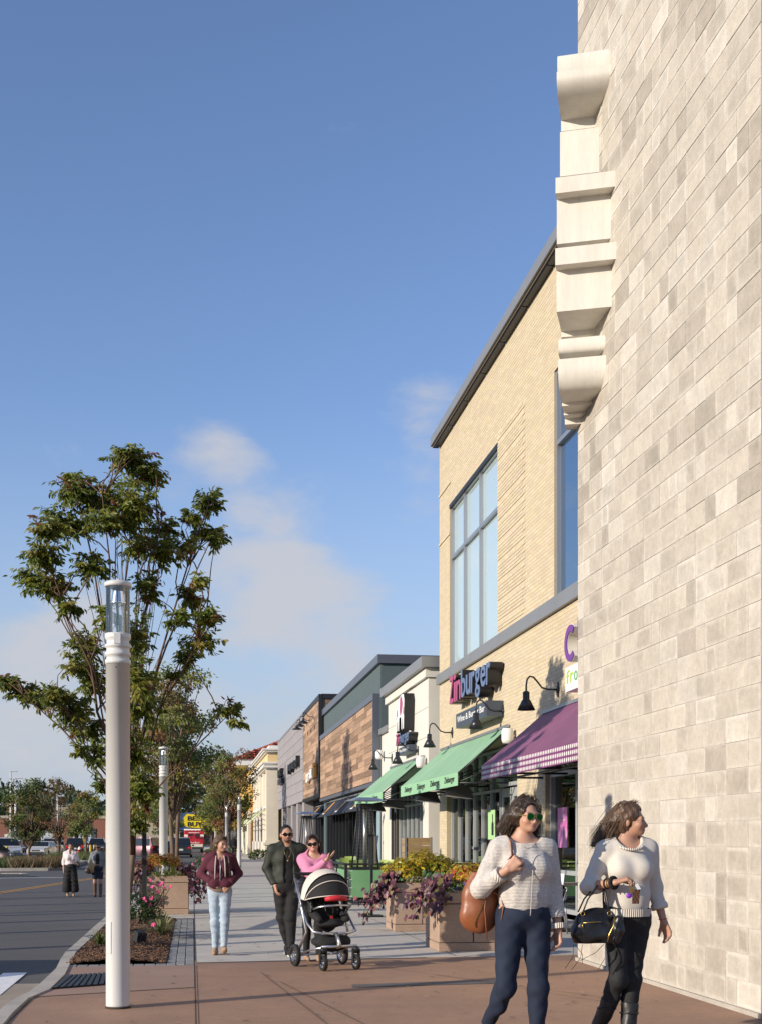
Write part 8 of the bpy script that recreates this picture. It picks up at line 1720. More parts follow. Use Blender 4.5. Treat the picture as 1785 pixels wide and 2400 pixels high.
# ---------------------------------------------------------------- pushchair (front towards the camera)
def pushchair():
    T = thing('pushchair', 'black pushchair with cream hood cover and red bumper bar', 'pushchair', (1.56, 14.50, 0), R(16), None, 1.03)
    al = M['heater_steel']; bk = M['black_cloth']; q = np.random.default_rng(3)
    def L_(name, mb, mat, par=T): return link_mesh(name, mb.mesh(name), mat, par)
    pm('hood_cream', (0.62, 0.57, 0.50), 0.9, noise=(4, 0.05), bump=(14, 0.4, 0.012)); pm('red_foam', (0.50, 0.02, 0.03), 0.6); pm('tyre', (0.018, 0.018, 0.018), 0.8)
    def wheel(x, y, r, w, par=T):
        mb = MB(); mb.lathe([(r*0.74, -w/2), (r*0.96, -w/2), (r, -w/4), (r, w/4), (r*0.96, w/2), (r*0.74, w/2)], 22, (x, y, r), 'x', cap=False); o = L_('wheel', mb, M['tyre'])
        mb = MB(); mb.lathe([(r*0.74, -w*0.42), (r*0.78, -w*0.45), (r*0.74, w*0.45)], 22, (x, y, r), 'x', cap=False)
        for k in range(6): a = PI*k/3; mb.box((x, y+r*0.4*math.cos(a), r+r*0.4*math.sin(a)), (w*0.4, r*0.78 if False else 0.018, r*0.8), Euler((PI/2-a+PI/2, 0, 0)).to_matrix())
        mb.lathe([(0.02, -w*0.5), (0.02, w*0.5)], 10, (x, y, r), 'x'); L_('rim', mb, M['reflector'], o)
    for sx in (-1, 1): wheel(0.29*sx, 0.30, 0.125, 0.05); wheel(0.195*sx, -0.32, 0.085, 0.045)
    for sx in (-1, 1):
        mb = MB(); mb.tube([(0.195*sx, -0.30, 0.19), (0.195*sx, -0.32, 0.25)], [0.036, 0.032], 10); mb.box((0.195*sx+0.034, -0.31, 0.15), (0.014, 0.05, 0.16)); mb.box((0.195*sx-0.034, -0.31, 0.15), (0.014, 0.05, 0.16)); L_('caster', mb, M['fence_black'])
        mb = MB(); mb.tube([(0.27*sx, 0.30, 0.14), (0.25*sx, 0.05, 0.40), (0.25*sx, 0.22, 0.72), (0.25*sx, 0.42, 1.0)], 0.016, 8); L_('frame_tube', mb, al)
        mb = MB(); mb.tube([(0.25*sx, 0.20, 0.70), (0.265*sx, -0.02, 0.50), (0.25*sx, -0.17, 0.42), (0.16*sx, -0.21, 0.40), (0.0, -0.215, 0.395)], 0.015, 8); L_('frame_tube', mb, al)
    mb = MB(); mb.tube([(-0.25, 0.42, 1.0), (-0.24, 0.46, 1.04), (0.24, 0.46, 1.04), (0.25, 0.42, 1.0)], 0.02, 8); L_('handle', mb, M['fence_black'])
    mb = MB(); mb.tube([(-0.21, -0.30, 0.26), (0.21, -0.30, 0.26)], 0.016, 8); mb.tube([(-0.26, 0.28, 0.13), (-0.2, 0.05, 0.20), (-0.17, -0.25, 0.25)], 0.013, 7); mb.tube([(0.26, 0.28, 0.13), (0.2, 0.05, 0.20), (0.17, -0.25, 0.25)], 0.013, 7); mb.tube([(-0.28, 0.30, 0.125), (0.28, 0.30, 0.125)], 0.012, 7); L_('axle', mb, al)
    mb = MB(); mb.tube([(0.0, -0.30, 0.25), (0.0, -0.27, 0.32), (0.0, -0.215, 0.40)], [0.05, 0.035, 0.03], 8, flat=0.5); L_('front_strut', mb, al)
    sdf_obj('basket', [ell((0, -0.02, 0.29), (0.21, 0.21, 0.09), 0.05), ell((0, -0.16, 0.30), (0.20, 0.06, 0.10), 0.04)], 0.009, bk, T, cuts=[(V3(0, 0, 0.37), V3(0, 0, 1))], warp=folds(71, 0.008, 1.0))
    sdf_obj('seat', [ell((0, 0.10, 0.66), (0.17, 0.05, 0.28), 0.03, rotm(0, -14, 0)), ell((0, -0.03, 0.50), (0.165, 0.16, 0.055), 0.04), cap((-0.165, 0.05, 0.60), (-0.165, -0.12, 0.55), 0.05, 0.04), cap((0.165, 0.05, 0.60), (0.165, -0.12, 0.55), 0.05, 0.04)], 0.009, bk, T, warp=folds(72, 0.004))
    mb = MB(); mb.tube([(-0.05, 0.03, 0.78), (-0.045, -0.02, 0.62), (0, -0.06, 0.56), (0.045, -0.02, 0.62), (0.05, 0.03, 0.78)], 0.012, 6, flat=0.4); mb.box((0, -0.07, 0.565), (0.04, 0.02, 0.05)); L_('harness', mb, M['fence_black'])
    mb = MB(); mb.box((0, -0.085, 0.565), (0.026, 0.012, 0.035)); L_('buckle', mb, M['red_foam'])
    mb = MB(); mb.tube([(-0.205, -0.05, 0.66), (-0.19, -0.17, 0.69), (-0.10, -0.235, 0.705), (0, -0.245, 0.71), (0.10, -0.235, 0.705), (0.19, -0.17, 0.69), (0.205, -0.05, 0.66)], 0.012, 8); L_('bumper_bar', mb, al)
    mb = MB(); mb.tube([(-0.125, -0.20, 0.775), (-0.08, -0.235, 0.785), (0, -0.25, 0.79), (0.08, -0.235, 0.785), (0.125, -0.20, 0.775)], [0.022, 0.032, 0.034, 0.032, 0.022], 10); L_('toy_bar', mb, M['red_foam'])
    for sx in (-1, 1): mb = MB(); mb.tube([(0.205*sx, -0.05, 0.66), (0.215*sx, 0.06, 0.72), (0.20*sx, 0.14, 0.80)], 0.02, 8); mb.bbox((0.215*sx, 0.03, 0.68), (0.03, 0.09, 0.12), 0.01); L_('hinge', mb, M['fence_black'])
    # hood: arched fabric between hoops, cream cover over its back half
    def hood(name, a0, a1, n, mat, rr=1.0):
        vs = []; m_ = 17
        for i in range(n+1):
            a = R(a0+(a1-a0)*i/n)
            for j in range(m_):
                b = PI*j/(m_-1); sag = 1-0.025*math.sin(PI*((i/n*2) % 1)); x = 0.248*math.cos(b)*rr; rad = 0.325*math.sin(b)**0.8*rr*sag; vs.append((x, 0.10-rad*math.cos(a)*1.0, 0.755+rad*math.sin(a)*1.06))
        mb = MB(); mb.add(vs, [(i*m_+j, i*m_+j+1, (i+1)*m_+j+1, (i+1)*m_+j) for i in range(n) for j in range(m_-1)], True); return L_(name, mb, mat)
    hood('hood', 8, 100, 8, bk); hood('hood_cover', 58, 176, 8, M['hood_cream'], 1.05)
    for a in (10, 40):
        mb = MB(); a = R(a); mb.tube([(0.25*math.cos(b), 0.10-0.328*math.sin(b)**0.8*math.cos(a), 0.755+0.347*math.sin(b)**0.8*math.sin(a)) for b in np.linspace(0, PI, 19)], 0.006, 6); L_('piping', mb, M['hood_cream'])
pushchair()
# ---------------------------------------------------------------- vehicles
pm('car_glass', (0.012, 0.014, 0.016), 0.05, spec=0.8); pm('rubber', (0.015, 0.015, 0.015), 0.8); pm('rim', (0.45, 0.45, 0.46), 0.3, metal=0.8); pm('tail_red', (0.55, 0.02, 0.02), 0.25); pm('head_lens', (0.55, 0.57, 0.6), 0.1, metal=0.4); pm('plate', (0.6, 0.6, 0.55), 0.5); pm('trim_dark', (0.03, 0.03, 0.032), 0.6)
def paint(name, c, metal=0.3): return pm('paint_'+name, c, 0.28, metal=metal, coat=0.6) if 'paint_'+name not in M else M['paint_'+name]
def car(kind, label, x, y, rz, col, cname, group='parked and passing cars', z=-0.13, open_door=False, brake=False):
    L_, W_, H_ = {'sedan': (4.7, 1.82, 1.46), 'suv': (4.75, 1.92, 1.76), 'van': (5.05, 1.96, 1.78)}[kind]
    t = thing('parked_car', label, 'car', (x, y, z), rz, group); m = paint(cname, col); w = W_/2; f = -L_/2; r = L_/2
    belt = {'sedan': 0.94, 'suv': 1.08, 'van': 1.02}[kind]; hoodl = {'sedan': 1.15, 'suv': 1.1, 'van': 0.8}[kind]
    gf0, gf1 = f+hoodl, f+hoodl+{'sedan': 0.75, 'suv': 0.65, 'van': 0.95}[kind]; gr1, gr0 = {'sedan': (r-1.25, r-0.55), 'suv': (r-0.42, r-0.08), 'van': (r-0.35, r-0.05)}[kind]
    def loft(secs, cap_=True):
        """secs: (y, half width low, z low, half width mid, z mid, half width top, z top)"""
        vs = []
        for (yy, a, za, b, zb, c, zc) in secs: vs += [(-a, yy, za), (-b, yy, zb), (-c, yy, zc), (c, yy, zc), (b, yy, zb), (a, yy, za)]
        fs = [(i*6+j, i*6+(j+1) % 6, (i+1)*6+(j+1) % 6, (i+1)*6+j) for i in range(len(secs)-1) for j in range(6)]+[(5, 4, 3, 2, 1, 0), tuple((len(secs)-1)*6+j for j in range(6))]
        mb = MB(); mb.add(vs, fs, False); return mb
    deck = belt-0.06 if kind == 'sedan' else belt
    b = loft([(f, w*0.80, 0.34, w*0.84, 0.55, w*0.78, 0.70), (f+0.12, w*0.93, 0.24, w*0.95, 0.58, w*0.86, 0.80), (f+0.5, w, 0.22, w, 0.66, w*0.90, belt-0.12), (gf0, w, 0.22, w, 0.70, w*0.93, belt), (gr0-0.3, w, 0.22, w, 0.72, w*0.93, belt), (r-0.14, w*0.96, 0.25, w*0.97, 0.68, w*0.90, deck), (r, w*0.86, 0.36, w*0.88, 0.62, w*0.84, deck-0.10)])
    bo = b.build('body', m, t, False)
    for p in bo.data.polygons: p.use_smooth = True
    try: bo.data.set_sharp_from_angle(angle=R(38))
    except Exception: pass
    tw = w*0.74; roof = loft([(gf0, w*0.90, belt-0.02, w*0.90, belt, w*0.90, belt+0.01), (gf1, w*0.88, belt-0.02, w*0.80, (belt+H_)/2, tw, H_-0.04), ((gf1+gr1)/2, w*0.88, belt-0.02, w*0.81, (belt+H_)/2, tw, H_), (gr1, w*0.88, belt-0.02, w*0.80, (belt+H_)/2, tw, H_-0.05), (gr0, w*0.88, belt-0.03, w*0.88, belt, w*0.86, belt+0.01)]); roof.build('cabin', m, t, False)
    def quad(name, P, mat, off):
        P = [Vector(p) for p in P]; n = (P[1]-P[0]).cross(P[2]-P[0]).normalized(); c = sum(P, Vector())/len(P)
        if n.dot(c-Vector((0, (gf1+gr1)/2, belt))) < 0: n = -n
        mb = MB(); mb.add([p+n*off for p in P]+[p-n*0.01 for p in P], [(0, 1, 2, 3), (7, 6, 5, 4), (0, 4, 5, 1), (1, 5, 6, 2), (2, 6, 7, 3), (3, 7, 4, 0)]); return mb.build(name, mat, t, False)
    g = M['car_glass']; zl, zh = belt+0.05, H_-0.10
    def lerp(a, b, q): return a+(b-a)*q
    quad('windscreen', [(-w*0.84, lerp(gf0, gf1, .08), zl), (w*0.84, lerp(gf0, gf1, .08), zl), (tw*0.92, lerp(gf0, gf1, .9), zh), (-tw*0.92, lerp(gf0, gf1, .9), zh)], g, 0.035)
    quad('rear_window', [(-w*0.80, lerp(gr0, gr1, .12), zl+0.02), (w*0.80, lerp(gr0, gr1, .12), zl+0.02), (tw*0.90, lerp(gr0, gr1, .88), zh), (-tw*0.90, lerp(gr0, gr1, .88), zh)], g, 0.035)
    for sx in (-1, 1):
        ys = [lerp(gf0, gf1, 0.55)+0.12, lerp(gf1, gr1, 0.36), lerp(gf1, gr1, 0.72), lerp(gr1, gr0, 0.2)-0.1]
        for a, c in zip(ys, ys[1:]):
            a += 0.04; c -= 0.04; quad('side_window', [(sx*w*0.885, a, zl-0.02), (sx*w*0.885, c, zl-0.02), (sx*tw*1.01, c-0.02, zh), (sx*tw*1.01, max(a, gf1+0.02), zh)], g, 0.022)
        mb = MB(); mb.bbox((sx*(w+0.09), gf0+0.45, belt+0.05), (0.18, 0.10, 0.14), 0.03); mb.build('mirror', m, t, False)
        for yy in (f+0.86, r-0.92):
            rr = 0.34 if kind != 'sedan' else 0.31; mb = MB(); mb.lathe([(rr*0.62, -0.11), (rr*0.95, -0.11), (rr, -0.07), (rr, 0.09), (rr*0.62, 0.10)], 18, (sx*(w-0.10), yy, rr), 'x', cap=False); o = mb.build('wheel', M['rubber'], t, False)
            mb = MB(); mb.lathe([(0.0, sx*0.085), (rr*0.3, sx*0.09), (rr*0.62, sx*0.07), (rr*0.62, -sx*0.05)], 12, (sx*(w-0.10), yy, rr), 'x', cap=False); mb.build('rim', M['rim'], o, False)
            mb = MB(); mb.lathe([(rr*1.18, -0.02), (rr*1.18, 0.02), (0.0, 0.02)], 18, (sx*(w-0.015), yy, rr), 'x', cap=False); mb.build('wheel_arch', M['trim_dark'], t, False)
        mb = MB(); mb.bbox((sx*w*0.66, f+0.075, 0.70), (0.36, 0.16, 0.15), 0.04); mb.build('headlight', M['head_lens'], t, False)
        hz = 0.86 if kind != 'sedan' else 0.78; mb = MB(); mb.bbox((sx*w*0.76, r-0.055, hz), (0.30 if kind != 'suv' else 0.24, 0.14, 0.18 if kind != 'suv' else 0.34), 0.03); mb.build('taillight', M['tail_red'], t, False)
        mb = MB(); mb.box((sx*(w*0.985), lerp(gf1, gr1, .4), belt-0.14), (0.03, 0.16, 0.03)); mb.build('door_handle', m, t, False)
    mb = MB(); mb.bbox((0, f+0.02, 0.42), (W_*0.80, 0.12, 0.20), 0.04); mb.build('bumper', M['trim_dark'] if kind == 'sedan' else m, t, False)
    mb = MB(); mb.bbox((0, f+0.02, 0.63), (W_*0.42, 0.08, 0.13), 0.02); mb.build('grille', M['trim_dark'], t, False)
    mb = MB(); mb.bbox((0, r, 0.45), (W_*0.86, 0.12, 0.22), 0.04); mb.build('bumper', m, t, False)
    mb = MB(); mb.box((0, r+0.025, 0.70), (0.40, 0.05, 0.16)); mb.build('number_plate', M['plate'], t, False)
    if kind != 'sedan':
        for sx in (-1, 1): mb = MB(); mb.tube([(sx*tw*0.86, gf1+0.25, H_+0.02), (sx*tw*0.86, gr1-0.2, H_+0.02)], 0.022, 6); mb.build('roof_rail', M['rim'], t, False)
    if open_door:
        rt = Euler((0, 0, R(62))).to_matrix(); c = Vector((w, gf0+0.35, 0)); mb = MB(); mb.box(tuple(c+rt @ Vector((0.0, 0.55, 0.68))), (0.09, 1.1, 0.8), rt); d_ = mb.build('door', m, t, False); 
        mb = MB(); mb.box(tuple(c+rt @ Vector((-0.03, 0.6, 1.30))), (0.04, 0.95, 0.42), rt); mb.build('side_window', g, d_, False)
        mb = MB()
        for zz, yy, s_ in ((1.52, 0.6, (0.05, 1.0, 0.04)), (1.30, 1.08, (0.05, 0.05, 0.45))): mb.box(tuple(c+rt @ Vector((-0.03, yy, zz))), s_, rt)
        mb.build('window_frame', m, d_, False)
    return t

v0 = car('van', 'dark blue grey minivan seen from behind ahead on the road', -1.0, 115, R(180), (0.035, 0.042, 0.055), 'bluegrey'); v0.rotation_euler.z = R(2)-0.0
# a car is built with its front towards -y (towards us); rear views are turned round by half a turn
v0.rotation_euler.z = R(180)
car('van', 'burgundy minivan seen from the rear quarter behind the left planter', -5.0, 118, R(180)-R(-52), (0.075, 0.012, 0.028), 'burgundy')
car('sedan', 'dark car between the burgundy minivan and the second lamp post', -2.9, 132, R(180), (0.05, 0.012, 0.02), 'wine')
car('suv', 'white sport utility car with its driver door open at the left edge', -13.9, 99, R(12), (0.62, 0.62, 0.60), 'white', open_door=True)
car('sedan', 'white sedan facing us between the open door and silver car', -13.4, 118, R(-10), (0.62, 0.62, 0.62), 'white')
car('suv', 'silver sport utility car seen from behind in the parking lot', -12.9, 122, R(180), (0.42, 0.43, 0.44), 'silver')
car('suv', 'black sport utility car seen from behind right of the silver one', -11.6, 131, R(180), (0.03, 0.025, 0.026), 'black')
car('sedan', 'dark brown car cut off by the left edge of the picture', -12.35, 78.5, R(64), (0.05, 0.025, 0.018), 'brown')
qc = random.Random(12)
far = [(-22.5, 128, 'blue', (0.05, 0.07, 0.11), 'suv', 'dark blue car parked behind the white car'), (-19.6, 133, 'grey', (0.16, 0.165, 0.17), 'sedan', 'grey sedan parked behind the open car door'), (-18.5, 150, 'darkgrey', (0.06, 0.06, 0.065), 'suv', 'dark grey car roof left of the silver car'), (-16.3, 142, 'tan', (0.3, 0.27, 0.22), 'sedan', 'tan sedan left of the silver car'), (-14.2, 160, 'steel', (0.2, 0.22, 0.25), 'sedan', 'steel coloured sedan just right of the silver car'), (-10.8, 148, 'black', (0.03, 0.025, 0.026), 'suv', 'black car roof behind the hydrant'), (-9.2, 150, 'navy', (0.02, 0.03, 0.06), 'sedan', 'navy car behind the yellow bollard pair'),
       (-12.8, 175, 'white', (0.62, 0.62, 0.62), 'suv', 'distant white car behind the black ones'), (-24, 165, 'silver', (0.42, 0.43, 0.44), 'sedan', 'distant silver sedan at far left'), (-27, 145, 'wine', (0.05, 0.012, 0.02), 'suv', 'dark red car at the far left edge'), (-8.0, 170, 'blue', (0.05, 0.07, 0.11), 'suv', 'distant dark blue car left of the lamp post'), (-20, 185, 'white', (0.62, 0.62, 0.62), 'sedan', 'distant white sedan among dark cars'), (-7.5, 140, 'white', (0.62, 0.62, 0.62), 'sedan', 'white car seen through the tree behind the lamp post')]
for x, y, cn, c, k, lb in far: car(k, lb, x, y, R(180*qc.randint(0, 1)+qc.uniform(-6, 6)), c, cn)
# red armoured truck
def truck():
    t = thing('armoured_truck', 'red armoured truck with white roof seen from behind down the street', 'truck', (0.2, 154, -0.13), 0)
    pm('truck_red', (0.42, 0.02, 0.045), 0.4); W_ = 1.18
    mb = MB(); mb.bbox((0, 3.2, 1.75), (2*W_, 6.4, 1.9), 0.08); mb.build('body', M['truck_red'], t, False)
    mb = MB(); mb.bbox((0, 3.2, 2.78), (2*W_+0.04, 6.45, 0.20), 0.06); mb.build('roof', M['letter_white'], t, False)
    for x in (-0.95, -0.6, -0.2, 0.2, 0.6, 0.95): mb = MB(); mb.bbox((x, -0.06, 2.72), (0.2, 0.1, 0.10), 0.03); mb.build('roof_lamp', M['letter_white'], t, False)
    for x in (-0.38, 0.38): mb = MB(); mb.box((x, -0.01, 2.15), (0.5, 0.05, 0.26)); mb.build('rear_window', M['car_glass'], t, False); mb = MB(); mb.lathe([(0.08, -0.03), (0.08, 0.03)], 12, (x*0.95, -0.02, 1.83), 'y'); mb.build('gun_port', M['trim_dark'], t, False)
    for x in (-0.95, 0.95): mb = MB(); mb.box((x, -0.012, 2.05), (0.42, 0.04, 0.3)); mb.build('white_square', M['letter_white'], t, False); mb = MB(); mb.box((x*1.05, -0.02, 1.45), (0.14, 0.05, 0.14)); mb.build('taillight', M['tail_red'], t, False)
    mb = MB(); mb.box((0, -0.012, 2.42), (1.3, 0.03, 0.07)); mb.build('white_strip', M['letter_white'], t, False)
    m = place_text('lettering', 'Dunbar', (0.2-0.55, 154-0.03, -0.13+1.12), 1.25, 0.25, 0.02, M['letter_white'], t, xdir=(1, 0, 0), skew=0.02)
    mb = MB(); mb.bbox((0, 0.1, 0.86), (2*W_*0.9, 0.4, 0.36), 0.03); mb.build('step', M['plate'], t, False); mb = MB(); mb.bbox((0, 0.2, 0.55), (2*W_, 0.5, 0.22), 0.03); mb.build('bumper', M['trim_dark'], t, False)
    for x in (-0.95, 0.95):
        for y in (1.3, 5.2): mb = MB(); mb.lathe([(0.25, -0.16), (0.48, -0.15), (0.5, -0.1), (0.5, 0.1), (0.48, 0.15), (0.25, 0.16)], 16, (x, y, 0.5), 'x'); mb.build('wheel', M['rubber'], t, False)
    mb = MB(); mb.bbox((0, 7.2, 1.3), (2*W_*0.95, 1.8, 1.5), 0.1); mb.build('cab', M['truck_red'], t, False)
    for x in (-1, 1): mb = MB(); mb.bbox((x*(W_+0.2), 6.9, 1.95), (0.2, 0.1, 0.45), 0.02); mb.build('mirror', M['trim_dark'], t, False)
truck()

# ---------------------------------------------------------------- far buildings and the big yellow tag sign
pm('far_blue', (0.035, 0.075, 0.22), 0.6); pm('tag_yellow', (0.80, 0.62, 0.01), 0.5); pm('brick_red', (0.26, 0.11, 0.075), 0.85, noise=(2, 0.1)); pm('far_beige', (0.45, 0.38, 0.28), 0.85)
bb = thing('blue_store', 'distant blue fronted store behind the trees at the street end', 'building', (4, 262, 0))
mb = MB(); mb.box2((-14, 262.6, 0), (26, 300, 5.6)); mb.build('wall', M['far_beige'], bb); mb = MB(); mb.prism([(-3.4, 0, 3.4), (8, 0, 3.4), (8, 0, 8.2), (4.0, 0, 7.6), (-3.4, 0, 6.7)], (0, 262.0, 0), (0, 262.55, 0)); mb.build('blue_entrance', M['far_blue'], bb)
mb = MB(); mb.box2((-2.5, 262.45, 0), (6, 262.58, 3.0)); mb.build('doors', M['glass_dark'], bb)
tg = thing('tag_sign', 'large yellow price tag shaped sign with black lettering between the trees', 'shop sign', (1.0, 261.6, 5.2)); z0 = 4.0
mb = MB(); mb.prism([(-1.75, 0, 4.45), (-1.75, 0, 5.95), (-1.1, 0, 6.75), (3.6, 0, 6.35), (3.6, 0, 3.65), (-1.1, 0, 4.0)], (0, 261.4, 0), (0, 261.9, 0)); mb.build('tag', M['tag_yellow'], tg)
place_text('lettering', 'BEST', (-0.95, 261.38, 5.32), 3.7, 0.95, 0.03, M['sign_black'], tg, xdir=(1, 0, 0), bold=0.035); place_text('lettering', 'BUY', (-0.95, 261.38, 4.12), 3.1, 0.95, 0.03, M['sign_black'], tg, xdir=(1, 0, 0), bold=0.035)
rbk = thing('red_brick_store', 'low red brick store beyond the parking lot', 'building', (-30, 232, 0)); mb = MB(); mb.box2((-60, 230, 0), (-14, 250, 5.2)); mb.build('wall', M['brick_red'], rbk); mb = MB(); mb.box2((-60.2, 229.8, 5.2), (-13.8, 250, 5.7)); mb.box2((-24, 229.7, 5.7), (-18, 240, 7.2)); mb.build('parapet', M['far_beige'], rbk)
for k in range(6): mb = MB(); mb.box2((-20-k*6, 229.9, 1), (-17-k*6, 229.99, 3.4)); mb.build('window', M['glass_dark'], rbk)

# ---------------------------------------------------------------- parking lot islands and small street furniture
pm('bollard_yellow', (0.66, 0.42, 0.02), 0.5); pm('hydrant_red', (0.5, 0.03, 0.03), 0.4); pm('access_blue', (0.02, 0.13, 0.42), 0.5); pm('sign_pale', (0.55, 0.62, 0.62), 0.5)
def island(name, poly, label=None):
    n = len(poly); mb = MB(); c = Vector((sum(p[0] for p in poly)/n, sum(p[1] for p in poly)/n, 0)); inner = [(c.x+(p[0]-c.x)*0.94, c.y+(p[1]-c.y)*0.94) for p in poly]
    mb.add([(p[0], p[1], -0.16) for p in poly]+[(p[0], p[1], 0.02) for p in poly]+[(p[0], p[1], 0.02) for p in inner]+[(p[0], p[1], -0.02) for p in inner], [(i, (i+1) % n, n+(i+1) % n, n+i) for i in range(n)]+[(n+i, n+(i+1) % n, 2*n+(i+1) % n, 2*n+i) for i in range(n)]+[(2*n+i, 2*n+(i+1) % n, 3*n+(i+1) % n, 3*n+i) for i in range(n)])
    mb.build('curb', M['curb'], None, kind='structure'); s = MB(); s.add([(p[0], p[1], -0.015) for p in inner], [tuple(range(n))]); s.build('island_soil', M['mulch'], None, kind='structure')
island('i', [(-16, 66.5), (-9.6, 66), (-7.3, 66.3), (-6.6, 68), (-7.2, 90), (-16, 92)]); island('i', [(-16, 54.8), (-8.2, 54.6), (-6.9, 55.2), (-7.2, 56.6), (-16, 57.5)]); island('i', [(-10.6, 84), (-5.9, 88), (-6.6, 112), (-11, 112)])
def grass(name, xr, yr, n, ln, cols, seed):
    q = np.random.default_rng(seed); x = q.uniform(*xr, n); y = q.uniform(*yr, n); a = q.uniform(0, 2*PI, n); ax = norm(np.stack([np.cos(a)*0.45, np.sin(a)*0.45, np.ones(n)], 1)); sz = q.uniform(0.55, 1.0, n)*ln
    BV = [(0, -0.035, 0), (0, 0.035, 0), (0.6, 0.02, 0.05), (0.6, -0.02, 0.05), (1, 0, -0.08)]
    o = leaf_mesh(name, BV, [(0, 3, 2, 1), (3, 4, 2)], np.stack([x, y, np.full(n, -0.02)], 1), ax, np.stack([-np.sin(a), np.cos(a), np.zeros(n)], 1), sz, pick(cols, n, q), M['leaf_matte'], None); o['kind'] = 'stuff'
grass('ornamental_grass', (-9.4, -6.9), (66.8, 72), 2600, 0.75, [(0.16, 0.11, 0.055), (0.20, 0.14, 0.075), (0.12, 0.10, 0.04)], 1); grass('ornamental_grass', (-15, -9.0), (67.0, 76), 2600, 0.7, [(0.05, 0.085, 0.02), (0.08, 0.10, 0.03)], 2); grass('ornamental_grass', (-10.2, -6.6), (90, 104), 2000, 0.75, [(0.06, 0.09, 0.02), (0.09, 0.11, 0.03)], 3); grass('ornamental_grass', (-15, -8.4), (55.3, 57), 500, 0.3, [(0.05, 0.05, 0.02)], 4)
def bollard(x, y, lb): t = thing('bollard', lb, 'bollard', (x, y, -0.13), 0, 'yellow bollards in the parking lot'); mb = MB(); mb.lathe([(0.10, 0), (0.10, 1.0), (0.085, 1.07), (0.05, 1.1), (0.0, 1.11)], 12, cap=False); mb.build('post', M['bollard_yellow'], t, False)
bollard(-13.6, 96.5, 'yellow bollard just right of the open car door'); bollard(-9.45, 121, 'left one of the yellow bollard pair behind the woman in grey cardigan'); bollard(-9.1, 121, 'right one of the yellow bollard pair behind the woman in grey cardigan')
def hydrant(x, y, lb):
    t = thing('fire_hydrant', lb, 'hydrant', (x, y, 0), 0, None); mb = MB(); mb.lathe([(0.17, 0), (0.17, 0.06), (0.115, 0.08), (0.115, 0.62), (0.15, 0.64), (0.15, 0.68)], 12); mb.build('barrel', M['hydrant_red'], t, False); mb = MB(); mb.lathe([(0.14, 0.68), (0.12, 0.80), (0.06, 0.87), (0.03, 0.88), (0.03, 0.93), (0, 0.93)], 12, cap=False); mb.build('bonnet', M['letter_white'], t, False)
    for s in (-1, 1): mb = MB(); mb.lathe([(0.06, 0), (0.06, s*0.2), (0.0, s*0.2)], 10, (0, 0, 0.5), 'x', cap=False); mb.build('outlet', M['hydrant_red'], t, False)
hydrant(-8.9, 103, 'red fire hydrant with white bonnet on the grass island'); hydrant(-6.2, 112, 'red fire hydrant half hidden to the left of the burgundy minivan')
def access_sign(x, y, lb, s=1.0):
    t = thing('parking_sign', lb, 'sign', (x, y, -0.13), 0, 'accessible parking signs'); mb = MB(); mb.box2((-0.03, -0.03, 0), (0.03, 0.03, 1.5)); mb.build('post', M['metal_grey'], t, False); mb = MB(); mb.box2((-0.55*s, -0.06, 1.2), (0.55*s, -0.035, 2.6)); o = mb.build('plate', M['sign_pale'], t, False)
    mb = MB(); mb.box2((-0.22*s, -0.07, 1.35), (0.22*s, -0.063, 1.85)); o2 = mb.build('blue_symbol', M['access_blue'], o, False)
for x, y, lb in ((-24.7, 160, 'pale accessible parking sign at the left edge'), (-17.4, 158, 'pale accessible parking sign above the silver car'), (-13.6, 168, 'pale accessible parking sign behind the black car'), (-10.0, 162, 'pale accessible parking sign over the bollard pair'), (-15.6, 176, 'farther accessible parking sign between trees'), (-19.3, 172, 'farther accessible parking sign left of the bronze tree trunk')): access_sign(x, y, lb)
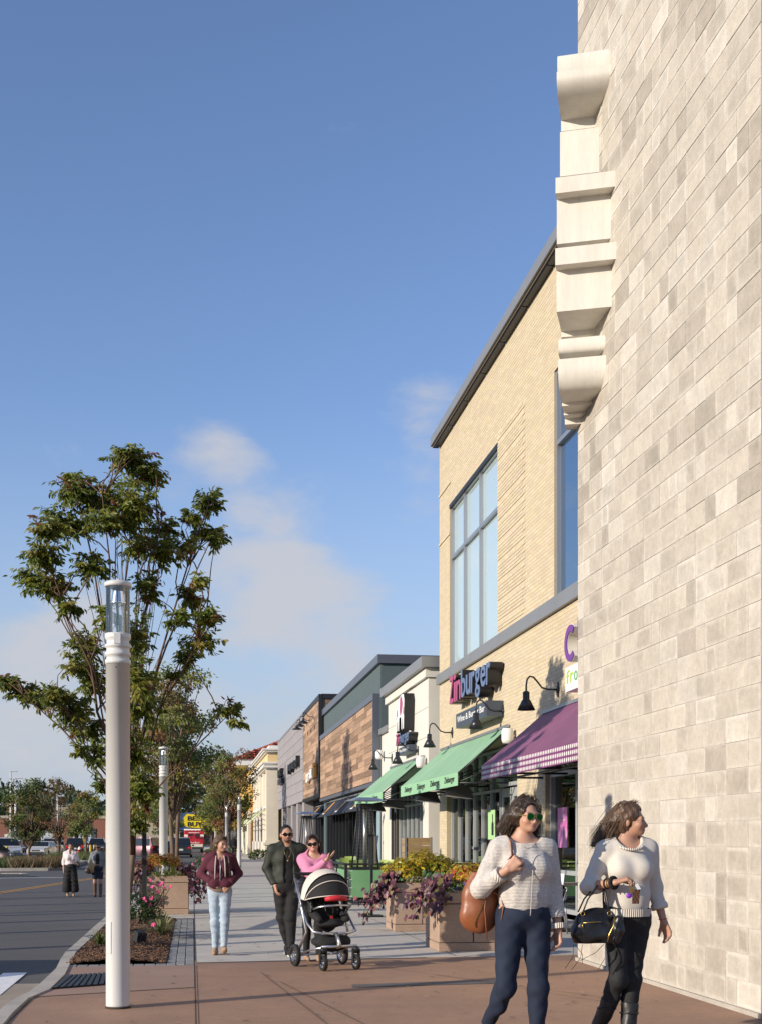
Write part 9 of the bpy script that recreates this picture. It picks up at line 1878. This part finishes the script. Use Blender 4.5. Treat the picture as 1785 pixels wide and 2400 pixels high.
t = thing('notice_sign', 'white notice sign with red print on a post right of the white car', 'sign', (-15.0, 107, -0.13)); mb = MB(); mb.box2((-0.03, -0.03, 0), (0.03, 0.03, 2.0)); mb.build('post', M['black_paint'], t, False); mb = MB(); mb.box2((-0.25, -0.05, 1.45), (0.10, -0.035, 2.05)); mb.build('plate', M['plastic_white'], t, False); mb = MB(); mb.box2((-0.2, -0.056, 1.72), (0.05, -0.051, 1.82)); mb.build('print', M['sign_red'], t, False)
def light_pole(x, y, h, lb):
    t = thing('light_pole', lb, 'light pole', (x, y, -0.13), 0, 'tall white parking lot light poles'); mb = MB(); mb.tube([(0, 0, 0), (0, 0, h)], [0.13, 0.08], 10); mb.build('pole', M['pole_white'], t, False); mb = MB(); mb.bbox((0.3, 0, h+0.04), (0.8, 0.3, 0.12), 0.03); mb.build('lamp_head', M['pole_white'], t, False)
for x, y, h, lb in ((-19.6, 142, 9, 'white light pole in the dark green tree at the left'), (-17.2, 128, 7.6, 'white light pole between the left tree and bronze tree'), (-14.2, 138, 6.2, 'white light pole behind the bronze tree'), (-10.9, 165, 5.0, 'white light pole right of the half bare tree'), (-8.9, 170, 6, 'white light pole just left of the big lamp post')): light_pole(x, y, h, lb)
# unseen poles, lamps and van, added to throw long shade over road and sidewalk
for i, (x, y) in enumerate(((-9.2, 13.6), (-9.0, 16.2), (-8.8, 22.8), (-9.1, 29.5), (-9.0, 25.2), (-9.2, 33.0), (-9.0, 37.5))): light_pole(x, y, 7.5, ('nearest', 'second', 'third', 'fifth', 'fourth', 'sixth', 'farthest')[i]+' unseen light pole added across the road to throw shade')
for i, (x, y) in enumerate(((-9.5, 19.5), (-9.3, 26.0), (-9.6, 33.5))): lamp_copy((x, y, -0.1), ('nearest', 'middle', 'farthest')[i]+' unseen white lamp post added across the road to throw shade')
car('van', 'unseen dark van added left of the frame to shade the near road', -7.4, 14.2, R(90), (0.03, 0.025, 0.026), 'black')
mb = MB(); nx = 60; vs = []
for i in range(nx+1):
    x = -420+700*i/nx; hgt = 8+4*math.sin(x*0.021+1.0)+2*math.sin(x*0.05)
    vs += [(x, 395, -0.5), (x, 430, hgt), (x, 620, hgt*1.5)]
mb.add(vs, [(3*i+j, 3*i+3+j, 3*i+4+j, 3*i+1+j) for i in range(nx) for j in range(2)], True); pm('wood_far', (0.045, 0.06, 0.025), 0.95, noise=[(0.06, 0.35), (0.5, 0.4)]); mb.build('hill', M['wood_far'], None, kind='structure')
